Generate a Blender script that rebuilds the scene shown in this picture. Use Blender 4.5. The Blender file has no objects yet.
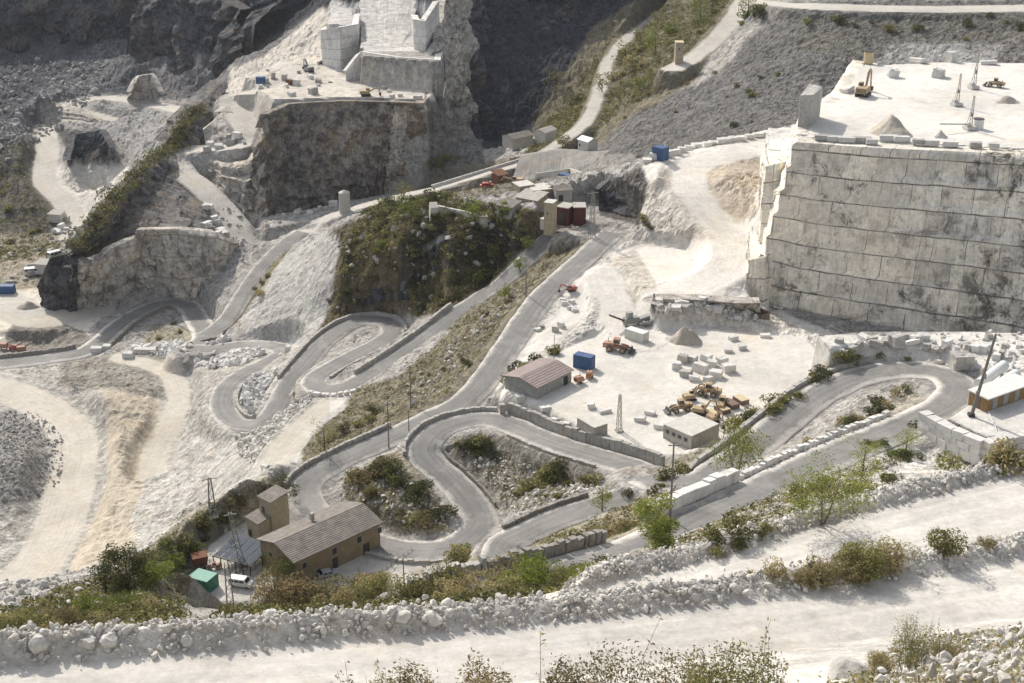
import bpy, bmesh, math, random
import numpy as np
from mathutils import Vector, Matrix
random.seed(7)
C = bpy.context.scene.collection
R = math.radians
# ------------------------------------------------------------------ camera, sky, sun, exposure
FOC = 1400.0; PITCH = R(22.9); CW, CH = 1024, 683
cam = bpy.data.cameras.new('camera'); camo = bpy.data.objects.new('camera', cam); C.objects.link(camo)
cam.sensor_width = 36.0; cam.lens = 36.0 * FOC / CW; cam.clip_start = 0.5; cam.clip_end = 6000
camo.location = (0, 0, 0); camo.rotation_euler = (R(90) - PITCH, 0, 0)
bpy.context.scene.camera = camo
SUN_EL = R(37.0); SUN_AZ = R(-31.0)          # azimuth measured from +Y towards +X
sdir = Vector((math.sin(SUN_AZ) * math.cos(SUN_EL), math.cos(SUN_AZ) * math.cos(SUN_EL), math.sin(SUN_EL)))
world = bpy.data.worlds.new("World"); bpy.context.scene.world = world; world.use_nodes = True
wn = world.node_tree.nodes; wl = world.node_tree.links
bg = wn['Background']; sky = wn.new('ShaderNodeTexSky'); sky.sky_type = 'NISHITA'; sky.sun_disc = False
sky.sun_elevation = SUN_EL; sky.sun_rotation = SUN_AZ; sky.dust_density = 4.0; sky.air_density = 0.9; sky.altitude = 600
hs = wn.new('ShaderNodeHueSaturation'); hs.inputs['Saturation'].default_value = 0.4; wl.new(sky.outputs[0], hs.inputs['Color']); wl.new(hs.outputs[0], bg.inputs[0]); bg.inputs[1].default_value = 0.135
sun = bpy.data.lights.new('sun', 'SUN'); suno = bpy.data.objects.new('sun', sun); C.objects.link(suno)
sun.energy = 3.0; sun.angle = R(0.55); sun.color = (1.0, 0.925, 0.815)
suno.rotation_euler = (-sdir).to_track_quat('-Z', 'Y').to_euler()
suno.location = (0, 0, 50)
vs = bpy.context.scene.view_settings
vs.view_transform = 'Standard'; vs.look = 'None'; vs.exposure = 0.56; vs.gamma = 1.0; vs.use_curve_mapping = False
try:
    bpy.context.scene.cycles.max_bounces = 7; bpy.context.scene.cycles.diffuse_bounces = 6
    bpy.context.scene.cycles.volume_bounces = 1
    bpy.context.scene.cycles.transparent_max_bounces = 8
except Exception: pass
# ------------------------------------------------------------------ pixel rays -> places in the world
SP, CP = math.sin(PITCH), math.cos(PITCH)
def ray(px, py):
    u = (px - 512.0) / FOC; v = (341.5 - py) / FOC
    d = CP + v * SP
    return u / d, (SP - v * CP) / d            # x per metre forward, drop per metre forward
def at(px, py, Y=None, z=None):
    x, t = ray(px, py)
    if Y is None: Y = -z / t
    return np.array((x * Y, Y, -t * Y))
def proj(x, y, z):
    dep = y * CP - z * SP
    return 512 + FOC * x / dep, 341.5 - FOC * (y * SP + z * CP) / dep
# ------------------------------------------------------------------ noise
def _hash(i, j, k, s):
    h = (i * 374761393 + j * 668265263 + k * 2147483647 + s * 974634777) & 0xffffffff
    h = ((h ^ (h >> 13)) * 1274126177) & 0xffffffff
    h = (h ^ (h >> 16))
    return (h & 0xffff).astype(np.float32) / 32767.5 - 1.0
def vnoise(x, y, z, s=0):
    xi = np.floor(x).astype(np.int64); yi = np.floor(y).astype(np.int64); zi = np.floor(z).astype(np.int64)
    fx = (x - xi).astype(np.float32); fy = (y - yi).astype(np.float32); fz = (z - zi).astype(np.float32)
    fx = fx * fx * (3 - 2 * fx); fy = fy * fy * (3 - 2 * fy); fz = fz * fz * (3 - 2 * fz)
    r = 0
    for a in (0, 1):
        wa = fx if a else 1 - fx
        for b in (0, 1):
            wb = fy if b else 1 - fy
            for c in (0, 1):
                r = r + wa * wb * (fz if c else 1 - fz) * _hash(xi + a, yi + b, zi + c, s)
    return r
def fbm(x, y, z, scale, octs=4, s=0, ridged=False, gain=0.5):
    r = 0; a = 1.0; f = 1.0 / scale; tot = 0
    for o in range(octs):
        n = vnoise(x * f + 13.7 * o, y * f + 5.1 * o, z * f + 9.2 * o, s + o)
        if ridged: n = 1 - 2 * np.abs(n)
        r = r + a * n; tot += a; a *= gain; f *= 2.03
    return r / tot
def sstep(x): x = np.clip(x, 0, 1); return x * x * (3 - 2 * x)
# ------------------------------------------------------------------ tagging and mesh helpers
def tag(o, label=None, cat=None, group=None, kind=None):
    if label: o['label'] = label
    if cat: o['category'] = cat
    if group: o['group'] = group
    if kind: o['kind'] = kind
    return o
def empty(name, loc, rz=0.0, label=None, cat=None, group=None):
    o = bpy.data.objects.new(name, None); C.objects.link(o)
    o.location = loc; o.rotation_euler = (0, 0, rz); o.empty_display_size = 0.5
    return tag(o, label, cat, group)
def grid_mesh(name, V, rows, cols, mat, kind='structure', attrs=None, uv=None, smooth=True):
    V = np.ascontiguousarray(V.reshape(-1, 3), dtype=np.float32); nf = (rows - 1) * (cols - 1)
    me = bpy.data.meshes.new(name)
    me.vertices.add(len(V)); me.vertices.foreach_set('co', V.ravel())
    i = np.arange(rows * cols, dtype=np.int32).reshape(rows, cols)
    q = np.stack([i[:-1, :-1], i[:-1, 1:], i[1:, 1:], i[1:, :-1]], -1).reshape(-1, 4)
    me.loops.add(nf * 4); me.loops.foreach_set('vertex_index', q.ravel())
    me.polygons.add(nf); me.polygons.foreach_set('loop_start', np.arange(0, nf * 4, 4, dtype=np.int32))
    me.polygons.foreach_set('loop_total', np.full(nf, 4, dtype=np.int32))
    me.polygons.foreach_set('use_smooth', np.full(nf, smooth, dtype=bool))
    if uv is not None:
        l = me.uv_layers.new(name='UVMap'); l.data.foreach_set('uv', np.ascontiguousarray(uv.reshape(-1, 2)[q.ravel()], dtype=np.float32).ravel())
    for k, a in (attrs or {}).items():
        if a.ndim == 1:
            at_ = me.attributes.new(k, 'FLOAT', 'POINT'); at_.data.foreach_set('value', a.astype(np.float32))
        else:
            at_ = me.attributes.new(k, 'FLOAT_COLOR', 'POINT')
            at_.data.foreach_set('color', np.concatenate([a, np.ones((len(a), 1))], 1).astype(np.float32).ravel())
    me.update(calc_edges=True); me.validate()
    me.materials.append(mat)
    o = bpy.data.objects.new(name, me); C.objects.link(o)
    if kind: o['kind'] = kind
    return o
# ------------------------------------------------------------------ materials
class NT:
    def __init__(s, name, rough=0.9, spec=0.2):
        s.m = bpy.data.materials.new(name); s.m.use_nodes = True; s.t = s.m.node_tree
        s.b = s.t.nodes['Principled BSDF']; s.b.inputs['Roughness'].default_value = rough
        s.b.inputs['Specular IOR Level'].default_value = spec
    def n(s, typ, **kw):
        x = s.t.nodes.new(typ)
        for k, v in kw.items(): setattr(x, k, v)
        return x
    def l(s, a, b): s.t.links.new(a, b)
    def obj(s, scale=(1, 1, 1), which='Object', rot=(0, 0, 0)):
        tc = s.n('ShaderNodeTexCoord'); mp = s.n('ShaderNodeMapping'); mp.inputs['Scale'].default_value = scale
        mp.inputs['Rotation'].default_value = rot
        s.l(tc.outputs[which], mp.inputs[0]); return mp.outputs[0]
    def noise(s, vec, scale, detail=5, rough=0.6, dist=0.0):
        x = s.n('ShaderNodeTexNoise'); x.inputs['Scale'].default_value = scale; x.inputs['Detail'].default_value = detail
        x.inputs['Roughness'].default_value = rough; x.inputs['Distortion'].default_value = dist
        s.l(vec, x.inputs['Vector']); return x.outputs[0]
    def vor(s, vec, scale, feature='F1', out=0, rnd=1.0):
        x = s.n('ShaderNodeTexVoronoi', feature=feature); x.inputs['Scale'].default_value = scale
        x.inputs['Randomness'].default_value = rnd
        s.l(vec, x.inputs['Vector']); return x.outputs[out]
    def ramp(s, fac, stops):
        x = s.n('ShaderNodeValToRGB'); e = x.color_ramp.elements
        while len(e) < len(stops): e.new(0.5)
        for el, (p, c) in zip(e, stops):
            el.position = p; el.color = (c, c, c, 1) if not hasattr(c, '__len__') else (*c, 1)
        s.l(fac, x.inputs[0]); return x.outputs[0]
    def mix(s, fac, a, b, mode='MIX'):
        x = s.n('ShaderNodeMix', data_type='RGBA', blend_type=mode)
        for i, v in ((0, fac), (6, a), (7, b)):
            if hasattr(v, 'default_value') or hasattr(v, 'links'): s.l(v, x.inputs[i])
            elif i == 0: x.inputs[0].default_value = v
            else: x.inputs[i].default_value = (*v, 1) if hasattr(v, '__len__') else (v, v, v, 1)
        return x.outputs[2]
    def math(s, op, a, b=0.0, clamp=False):
        x = s.n('ShaderNodeMath', operation=op, use_clamp=clamp)
        for i, v in ((0, a), (1, b)):
            if hasattr(v, 'links'): s.l(v, x.inputs[i])
            else: x.inputs[i].default_value = v
        return x.outputs[0]
    def madd(s, a, b, c):
        x = s.math('MULTIPLY_ADD', a, b); x.node.inputs[2].default_value = c; return x
    def attr(s, name, out='Fac'):
        x = s.n('ShaderNodeAttribute', attribute_name=name); return x.outputs[out]
    def bump(s, h, strength=0.5, dist=0.3, prev=None):
        x = s.n('ShaderNodeBump'); x.inputs['Distance'].default_value = dist
        if hasattr(strength, 'links'): s.l(strength, x.inputs['Strength'])
        else: x.inputs['Strength'].default_value = strength
        s.l(h, x.inputs['Height'])
        if prev is not None: s.l(prev, x.inputs['Normal'])
        return x.outputs[0]
    def done(s, col=None, nrm=None):
        if col is not None:
            if hasattr(col, 'links'): s.l(col, s.b.inputs['Base Color'])
            else: s.b.inputs['Base Color'].default_value = (*col, 1)
        if nrm is not None: s.l(nrm, s.b.inputs['Normal'])
        return s.m
def simple(name, col, rough=0.6, var=0.25, scale=1.5, spec=0.3, metal=0.0, dust=0.0):
    t = NT(name, rough, spec); v = t.obj()
    n = t.noise(v, scale, 5, 0.65)
    c = t.mix(t.ramp(n, [(0.3, 1 - var), (0.7, 1 + var * 0.4)]), (0, 0, 0), col, 'MIX')
    f = t.ramp(n, [(0.3, 1 - var), (0.75, 1.0)])
    c = t.mix(1.0, col, f, 'MULTIPLY')
    if dust: c = t.mix(t.math('MULTIPLY', t.ramp(t.noise(v, scale * 2.3, 4), [(0.42, 0.0), (0.62, 1.0)]), dust), c, (0.6, 0.56, 0.5))
    t.b.inputs['Metallic'].default_value = metal
    return t.done(c)

# terrain: colour zones carried on the mesh, rock relief and scrub from procedural noise
def terrain_material():
    t = NT('terrain', 0.95, 0.1); v = t.obj()
    col = t.attr('zone', 'Color'); rk = t.attr('rocky'); vg = t.attr('veg')
    n1 = t.noise(v, 0.035, 6, 0.62, 0.4)
    n2 = t.noise(v, 0.35, 7, 0.7, 0.3)
    n3 = t.noise(v, 2.2, 6, 0.72)
    vo = t.vor(v, 0.9, 'F1', 1)
    vo2 = t.vor(v, 0.28, 'F1', 1)
    st = t.noise(v, 0.6, 5, 0.65, 1.5)
    m1 = t.mix(0.5, 1.0, t.ramp(n1, [(0.32, 0.62), (0.52, 1.0), (0.7, 1.14)]), 'MULTIPLY')
    m2 = t.mix(t.madd(rk, 0.85, 0.12), 1.0, t.ramp(n2, [(0.33, 0.42), (0.5, 0.95), (0.68, 1.32)]), 'MULTIPLY')
    m3 = t.mix(t.madd(rk, 0.8, 0.15), 1.0, t.ramp(n3, [(0.35, 0.55), (0.55, 1.05), (0.7, 1.35)]), 'MULTIPLY')
    bw = t.n('ShaderNodeRGBToBW'); t.l(vo, bw.inputs[0])
    bw2 = t.n('ShaderNodeRGBToBW'); t.l(vo2, bw2.inputs[0])
    m4 = t.mix(t.math('MULTIPLY', rk, 0.8), 1.0, t.ramp(bw.outputs[0], [(0.1, 0.68), (0.6, 1.05), (0.95, 1.35)]), 'MULTIPLY')
    m5 = t.mix(t.math('MULTIPLY', rk, 0.5), 1.0, t.ramp(bw2.outputs[0], [(0.1, 0.75), (0.9, 1.2)]), 'MULTIPLY')
    m6 = t.mix(0.25, 1.0, t.ramp(st, [(0.35, 0.78), (0.6, 1.06)]), 'MULTIPLY')
    c = t.mix(1.0, col, m1, 'MULTIPLY')
    for m in (m2, m3, m4, m5, m6): c = t.mix(1.0, c, m, 'MULTIPLY')
    # wheel tracks along the dirt roads
    cx = t.n('ShaderNodeCombineXYZ'); t.l(t.math('MULTIPLY', t.attr('road_d'), 1.7), cx.inputs[0]); t.l(t.math('MULTIPLY', t.attr('road_s'), 0.05), cx.inputs[1])
    tk = t.noise(cx.outputs[0], 1.0, 5, 0.7, 0.3)
    c = t.mix(t.math('MULTIPLY', t.attr('road_m'), 0.5), c, t.mix(1.0, c, t.ramp(tk, [(0.35, 0.84), (0.6, 1.06)]), 'MULTIPLY'))
    # warm ochre staining in patches
    oc = t.math('MULTIPLY', t.ramp(t.noise(v, 0.09, 5, 0.7), [(0.52, 0.0), (0.66, 1.0)]), 0.28)
    c = t.mix(oc, c, t.mix(1.0, c, (1.06, 0.9, 0.72), 'MULTIPLY'))
    # scrub and grass cover
    vn = t.noise(v, 0.42, 7, 0.72)
    th = t.math('SUBTRACT', 1.0, vg)
    thn = t.n('ShaderNodeMath', operation='MULTIPLY_ADD'); t.l(th, thn.inputs[0]); thn.inputs[1].default_value = 0.62; thn.inputs[2].default_value = 0.22
    sub = t.math('SUBTRACT', vn, thn.outputs[0])
    cover = t.math('MULTIPLY', sub, 9.0, True)
    vc = t.mix(t.ramp(t.noise(v, 0.23, 5), [(0.35, 0.0), (0.65, 1.0)]), (0.085, 0.085, 0.035), (0.20, 0.165, 0.085))
    vc = t.mix(1.0, vc, t.ramp(n3, [(0.35, 0.5), (0.65, 1.4)]), 'MULTIPLY')
    c = t.mix(cover, c, vc)
    h = t.math('ADD', t.math('MULTIPLY', n2, 1.2), t.math('MULTIPLY', n3, 0.35))
    h = t.math('ADD', h, t.math('MULTIPLY', t.vor(v, 0.9), 0.35))
    st_ = t.n('ShaderNodeMath', operation='MULTIPLY_ADD'); t.l(rk, st_.inputs[0]); st_.inputs[1].default_value = 0.85; st_.inputs[2].default_value = 0.10
    return t.done(c, t.bump(h, st_.outputs[0], 0.9))
M_TERRAIN = terrain_material()

def cliff_material(name, base, light, dark, seam_w=9.0, seam_h=6.5, seam=0.8, streak=0.6, stain=0.3, crack=0.3, rough_h=1.0, ochre=0.2, dark_u=None):
    """UV: metres along the face, metres up from the foot."""
    t = NT(name, 0.9, 0.15); v = t.obj()
    uvn = t.n('ShaderNodeUVMap'); uv = uvn.outputs[0]
    wob = t.n('ShaderNodeVectorMath', operation='SCALE'); nz = t.n('ShaderNodeTexNoise'); nz.inputs['Scale'].default_value = 0.15
    nz.inputs['Detail'].default_value = 3
    t.l(v, nz.inputs['Vector']); t.l(nz.outputs[1], wob.inputs[0]); wob.inputs['Scale'].default_value = 0.6
    ad = t.n('ShaderNodeVectorMath', operation='ADD'); t.l(uv, ad.inputs[0]); t.l(wob.outputs[0], ad.inputs[1])
    n1 = t.noise(v, 0.05, 6, 0.65, 0.5); n2 = t.noise(v, 0.3, 7, 0.72, 0.6); n3 = t.noise(v, 1.6, 6, 0.7)
    c = t.mix(t.ramp(n1, [(0.36, 0.0), (0.64, 1.0)]), base, light)
    c = t.mix(t.math('MULTIPLY', t.ramp(n2, [(0.42, 1.0), (0.58, 0.0)]), 0.55 * rough_h), c, dark)
    c = t.mix(1.0, c, t.ramp(n3, [(0.3, 0.84), (0.7, 1.1)]), 'MULTIPLY')
    # ochre
    c = t.mix(t.math('MULTIPLY', t.ramp(t.noise(v, 0.07, 5, 0.7, 1.0), [(0.5, 0.0), (0.68, 1.0)]), ochre), c, (0.42, 0.30, 0.18))
    # vertical water streaks
    ms = t.n('ShaderNodeMapping'); ms.inputs['Scale'].default_value = (0.55, 0.035, 1); t.l(uv, ms.inputs[0])
    sn = t.noise(ms.outputs[0], 1.0, 7, 0.75, 0.3)
    gate = t.ramp(t.noise(v, 0.06, 4, 0.6), [(0.42, 0.15), (0.6, 1.0)])
    c = t.mix(t.math('MULTIPLY', t.math('MULTIPLY', t.ramp(sn, [(0.52, 0.0), (0.66, 1.0)]), streak), gate), c, dark)
    ms2 = t.n('ShaderNodeMapping'); ms2.inputs['Scale'].default_value = (1.6, 0.06, 1); t.l(uv, ms2.inputs[0])
    c = t.mix(0.8, c, t.mix(1.0, c, t.ramp(t.noise(ms2.outputs[0], 1.0, 6, 0.7, 0.2), [(0.34, 0.78), (0.5, 1.0), (0.68, 1.08)]), 'MULTIPLY'))
    ms3 = t.n('ShaderNodeMapping'); ms3.inputs['Scale'].default_value = (1.1, 0.12, 1); ms3.inputs['Location'].default_value = (7, 3, 0); t.l(uv, ms3.inputs[0])
    dr = t.ramp(t.noise(ms3.outputs[0], 1.0, 8, 0.8, 0.5), [(0.585, 0.0), (0.645, 1.0)])
    c = t.mix(t.math('MULTIPLY', dr, min(1.0, streak * 1.5)), c, (0.07, 0.066, 0.06))
    # dark blotchy stains
    sb = t.noise(t.obj((1, 1, 0.8)), 0.22, 9, 0.78, 0.6)
    gate2 = t.ramp(t.noise(v, 0.032, 4, 0.6), [(0.48, 0.0), (0.62, 1.0)])
    if dark_u:
        su_ = t.n('ShaderNodeSeparateXYZ'); t.l(uv, su_.inputs[0])
        mr = t.n('ShaderNodeMapRange'); t.l(su_.outputs[0], mr.inputs[0]); mr.inputs[1].default_value = dark_u[0]; mr.inputs[2].default_value = dark_u[1]; mr.inputs[3].default_value = 0; mr.inputs[4].default_value = 1
        wid = t.math('MULTIPLY', mr.outputs[0], t.ramp(t.noise(t.obj((.6, .6, 1.2), rot=(0, R(25), 0)), 0.07, 4, 0.6), [(0.47, 0.0), (0.57, 1.0)]))
        c = t.mix(t.math('MULTIPLY', wid, t.ramp(sb, [(0.44, 0.0), (0.56, 0.85)])), c, (0.085, 0.08, 0.072))
        gate2 = t.math('MAXIMUM', gate2, t.math('MULTIPLY', mr.outputs[0], t.ramp(t.noise(v, 0.06, 3, 0.5), [(0.46, 0.0), (0.56, 1.0)])))
    c = t.mix(t.math('MULTIPLY', t.math('MULTIPLY', t.ramp(sb, [(0.53, 0.0), (0.6, 1.0)]), stain), gate2), c, (0.05, 0.048, 0.045))
    if seam > 0:
        br = t.n('ShaderNodeTexBrick'); br.offset = 0.37; br.squash = 1.0
        br.inputs['Color1'].default_value = (0.84, 0.84, 0.85, 1); br.inputs['Color2'].default_value = (1.12, 1.1, 1.05, 1)
        br.inputs['Mortar'].default_value = (0.9, 0.9, 0.9, 1)
        br.inputs['Scale'].default_value = 1.0; br.inputs['Mortar Size'].default_value = 0.05
        br.inputs['Brick Width'].default_value = seam_w; br.inputs['Row Height'].default_value = seam_h
        t.l(ad.outputs[0], br.inputs['Vector'])
        c = t.mix(0.9, c, t.mix(1.0, c, br.outputs[0], 'MULTIPLY'))
        br2 = t.n('ShaderNodeTexBrick'); br2.offset = 0.37
        br2.inputs['Scale'].default_value = 1.0; br2.inputs['Mortar Size'].default_value = 0.12; br2.inputs['Mortar Smooth'].default_value = 0.3
        br2.inputs['Brick Width'].default_value = seam_w; br2.inputs['Row Height'].default_value = seam_h
        t.l(ad.outputs[0], br2.inputs['Vector'])
        gs = t.ramp(t.noise(v, 0.2, 5, 0.7), [(0.42, 0.05), (0.58, 1.0)])
        c = t.mix(t.math('MULTIPLY', t.math('MULTIPLY', br2.outputs[1], seam), gs), c, (0.10, 0.095, 0.09))
        sy = t.n('ShaderNodeSeparateXYZ'); t.l(ad.outputs[0], sy.inputs[0])
        fr = t.math('FRACT', t.math('DIVIDE', sy.outputs[1], seam_h)); fr = t.math('ABSOLUTE', t.math('SUBTRACT', fr, 0.5))
        fr = t.math('ADD', fr, t.math('MULTIPLY', t.math('SUBTRACT', n2, 0.5), 0.12))
        ln = t.math('MULTIPLY', t.ramp(fr, [(0.462, 0.0), (0.485, 1.0)]), t.ramp(n1, [(0.3, 0.35), (0.6, 1.0)]))
        c = t.mix(t.math('MULTIPLY', ln, seam * 0.8), c, (0.075, 0.07, 0.065))
    if crack > 0:
        cr = t.vor(t.obj((1, 1, 0.5)), 0.11, 'DISTANCE_TO_EDGE', 0)
        nn = t.math('ADD', cr, t.math('MULTIPLY', t.math('SUBTRACT', n2, 0.5), 0.25))
        c = t.mix(t.math('MULTIPLY', t.ramp(nn, [(0.0, 1.0), (0.035, 0.0)]), crack), c, (0.06, 0.055, 0.05))
    h = t.math('ADD', t.math('MULTIPLY', n2, 1.4), t.math('MULTIPLY', n3, 0.4))
    return t.done(c, t.bump(h, 0.35 * rough_h, 0.8))
MC_MARBLE = cliff_material('cut_marble_wall', (0.84, 0.785, 0.68), (0.90, 0.865, 0.785), (0.34, 0.31, 0.27), seam=0.95, streak=0.6, stain=0.85, crack=0.12, rough_h=0.6, ochre=0.16, seam_w=8.5, seam_h=6.3, dark_u=(130, 175))
MC_MID = cliff_material('weathered_marble_wall', (0.50, 0.47, 0.42), (0.72, 0.68, 0.61), (0.13, 0.12, 0.12), seam=0.5, streak=0.7, stain=0.9, crack=0.45, rough_h=1.0, ochre=0.35, seam_w=15, seam_h=8)
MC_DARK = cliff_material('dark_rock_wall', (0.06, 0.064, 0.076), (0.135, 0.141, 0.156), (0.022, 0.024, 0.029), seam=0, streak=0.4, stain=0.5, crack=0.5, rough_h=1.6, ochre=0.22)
MC_BROWN = cliff_material('brown_rock_wall', (0.19, 0.175, 0.165), (0.42, 0.38, 0.33), (0.045, 0.042, 0.04), seam=0, streak=0.7, stain=0.8, crack=0.4, rough_h=1.4, ochre=0.6)
MC_GREYD = cliff_material('dark_grey_rock_wall', (0.15, 0.148, 0.148), (0.30, 0.29, 0.28), (0.05, 0.048, 0.046), seam=0, streak=0.6, stain=0.6, crack=0.3, rough_h=1.4, ochre=0.35)
MC_CHUTE = cliff_material('white_rubble_chute', (0.5, 0.49, 0.46), (0.7, 0.69, 0.66), (0.25, 0.24, 0.23), seam=0, streak=0.4, stain=0.3, crack=0, rough_h=1.2, ochre=0.1)
MC_WHITE = cliff_material('fresh_cut_marble', (0.74, 0.73, 0.70), (0.86, 0.85, 0.82), (0.36, 0.35, 0.33), seam=0.5, streak=0.3, stain=0.3, crack=0.2, rough_h=0.5, ochre=0.08, seam_w=10, seam_h=5)
# ------------------------------------------------------------------ terrain control points: (px, py, forward distance Y) or (px, py, None, z)
CTRL = []
def cp(px, py, Y=None, z=None): CTRL.append(at(px, py, Y, z))
# own hillside, under the camera
for x in (-60, -20, 20, 60): CTRL.append(np.array((x * .35, -5, -1.0))); CTRL.append(np.array((x * .3, 14, -11.6)))
CTRL += [np.array((-16., 35, -27.6)), np.array((0., 35, -27.2)), np.array((10., 35, -26.3)), np.array((17., 38, -27.0)), np.array((24., 40, -27.0))]
cp(1000, 655, 40); cp(1030, 640, 46); cp(930, 670, 38); cp(880, 690, 36)
# haul road in front, its rock berm and what lies below
cp(-40, 718, z=-38); cp(0, 712, z=-38); cp(250, 690, z=-38.5); cp(512, 668, z=-40); cp(760, 640, z=-42); cp(1024, 598, z=-44); cp(1080, 590, z=-44.5)
cp(0, 672, 58); cp(250, 646, 61); cp(512, 628, 64); cp(760, 602, 69); cp(1024, 562, 77)
# second haul road on the right
cp(1060, 497, z=-53.5); cp(1024, 503, z=-53.5); cp(940, 525, z=-53.2); cp(860, 548, z=-53); cp(790, 570, z=-52.8); cp(720, 592, z=-52.5); cp(660, 606, z=-52.8)
cp(1060, 468, 98); cp(1024, 476, 97.5); cp(900, 512, 93); cp(830, 530, 91); cp(700, 566, 88); cp(640, 584, 86)
cp(560, 600, 84)
# slope below the berm
cp(-60, 640, 100); cp(0, 632, 100); cp(60, 612, 125); cp(130, 592, 155); cp(120, 615, 110); cp(345, 606, 160); cp(400, 604, 155); cp(480, 590, 160); cp(300, 622, 105); cp(200, 624, 105); cp(450, 614, 105)
cp(560, 590, 110); cp(640, 590, 118); cp(700, 560, 130); cp(800, 520, 140); cp(900, 495, 145); cp(1024, 476, 150)
# ridge line above the left valley
cp(-60, 650, 108); cp(0, 626, 118); cp(50, 608, 140); cp(100, 588, 165); cp(146, 562, 190); cp(180, 538, 214); cp(230, 505, 240); cp(255, 485, 256); cp(285, 468, 272)
# works yard
for px_ in (178, 205, 235, 265, 300):
    for Y_c, k_ in ((135, .672), (160, .676), (185, .682), (208, .688)):
        CTRL.append(np.array((ray(px_, 600)[0] * Y_c, Y_c, -k_ * Y_c)))
for a in ((200, 590), (240, 600), (270, 575), (300, 560), (350, 575), (400, 570), (330, 545), (260, 540)): cp(*a, z=-150)
# left valley
cp(-60, 600, z=-187); cp(0, 600, z=-186); cp(40, 560, z=-187); cp(60, 520, z=-187); cp(75, 440, z=-188); cp(40, 405, z=-188); cp(0, 388, z=-188); cp(-60, 385, z=-188)
cp(20, 455, z=-182); cp(0, 470, z=-181); cp(100, 398, z=-182); cp(115, 440, z=-183); cp(110, 500, z=-184); cp(100, 540, z=-186); cp(150, 460, z=-187); cp(170, 410, z=-187); cp(165, 370, z=-188)
cp(200, 470, z=-178); cp(200, 520, z=-176); cp(240, 470, z=-164); cp(230, 430, z=-176); cp(270, 445, z=-160); cp(170, 540, z=-170); cp(140, 560, z=-175); cp(60, 590, z=-180)
cp(190, 420, z=-181)
cp(0, 365, z=-191); cp(60, 360, z=-191); cp(90, 345, z=-190); cp(130, 315, z=-190); cp(180, 305, z=-190); cp(190, 322, z=-189.5); cp(200, 340, z=-184); cp(130, 355, z=-188); cp(200, 370, z=-183); cp(150, 335, z=-190)
cp(0, 320, z=-192); cp(30, 300, z=-192); cp(0, 290, z=-192); cp(60, 285, z=-193); cp(-60, 310, z=-192); cp(-60, 260, 550)
cp(40, 345, z=-196); cp(70, 330, z=-193)
# hill between the switchbacks
cp(240, 300, z=-177); cp(290, 240, z=-172); cp(260, 268, z=-174); cp(280, 300, z=-170); cp(320, 245, z=-156); cp(330, 232, z=-151); cp(260, 345, z=-178); cp(290, 345, z=-174); cp(310, 330, z=-168); cp(270, 320, z=-174)
cp(330, 310, z=-165); cp(380, 305, z=-160); cp(430, 300, z=-156); cp(500, 268, z=-144); cp(345, 260, z=-152); cp(400, 248, z=-143)
cp(345, 222, z=-150); cp(380, 222, z=-143); cp(440, 218, z=-134); cp(500, 212, z=-130); cp(520, 226, z=-131); cp(450, 245, z=-138)
cp(540, 240, z=-134); cp(500, 283, z=-145); cp(460, 311, z=-151); cp(410, 345, z=-155); cp(367, 375, z=-158); cp(337, 388, z=-160); cp(307, 378, z=-162); cp(345, 362, z=-163); cp(384, 341, z=-164); cp(367, 319, z=-165); cp(333, 334, z=-165); cp(293, 378, z=-166)
cp(256, 425, z=-171); cp(229, 423, z=-172); cp(215, 405, z=-173); cp(222, 381, z=-174); cp(250, 395, z=-172)
cp(300, 410, z=-162); cp(340, 400, z=-158); cp(280, 440, z=-158); cp(320, 430, z=-154); cp(370, 405, z=-153); cp(440, 350, z=-147); cp(400, 385, z=-149); cp(300, 455, z=-155)
# road past the quarry floor and the big loop
for a in ((590, 250, -131), (540, 300, -135), (490, 370, -139), (475, 395, -140), (400, 430, -144), (330, 465, -147), (305, 490, -149), (330, 520, -150), (380, 545, -150), (430, 552, -149), (475, 520, -147), (450, 480, -145), (425, 450, -143), (440, 425, -141), (490, 418, -139.2), (560, 445, -137.6), (625, 464, -135.5), (645, 476, -134.6), (620, 498, -135.5), (570, 517, -137.5), (510, 540, -141)):
    cp(a[0], a[1], z=a[2])
cp(380, 480, z=-145); cp(400, 510, z=-147); cp(360, 500, z=-147)
cp(480, 462, z=-143.5); cp(520, 460, z=-142.5); cp(560, 472, z=-142); cp(590, 470, z=-140); cp(540, 495, z=-142); cp(500, 490, z=-145)
# quarry floor
for a in ((520, 400), (560, 400), (600, 430), (655, 445), (720, 440), (560, 370), (640, 400), (700, 380), (760, 400), (800, 380), (820, 360), (700, 340), (640, 335), (780, 350), (600, 360)): cp(*a, z=-135.5)
cp(535, 380, z=-136); cp(500, 392, z=-138)
cp(600, 300, z=-133); cp(615, 320, z=-134.5); cp(570, 330, z=-135); cp(560, 300, z=-133)
# behind the floor
cp(620, 235, z=-130); cp(600, 215, z=-128.5); cp(650, 240, z=-129); cp(640, 280, z=-131); cp(700, 290, z=-131); cp(735, 290, z=-130); cp(720, 240, z=-127); cp(700, 200, z=-121); cp(680, 170, z=-118); cp(650, 160, z=-118); cp(740, 145, z=-116); cp(760, 170, z=-117); cp(650, 195, z=-122)
cp(750, 220, z=-121)
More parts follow.
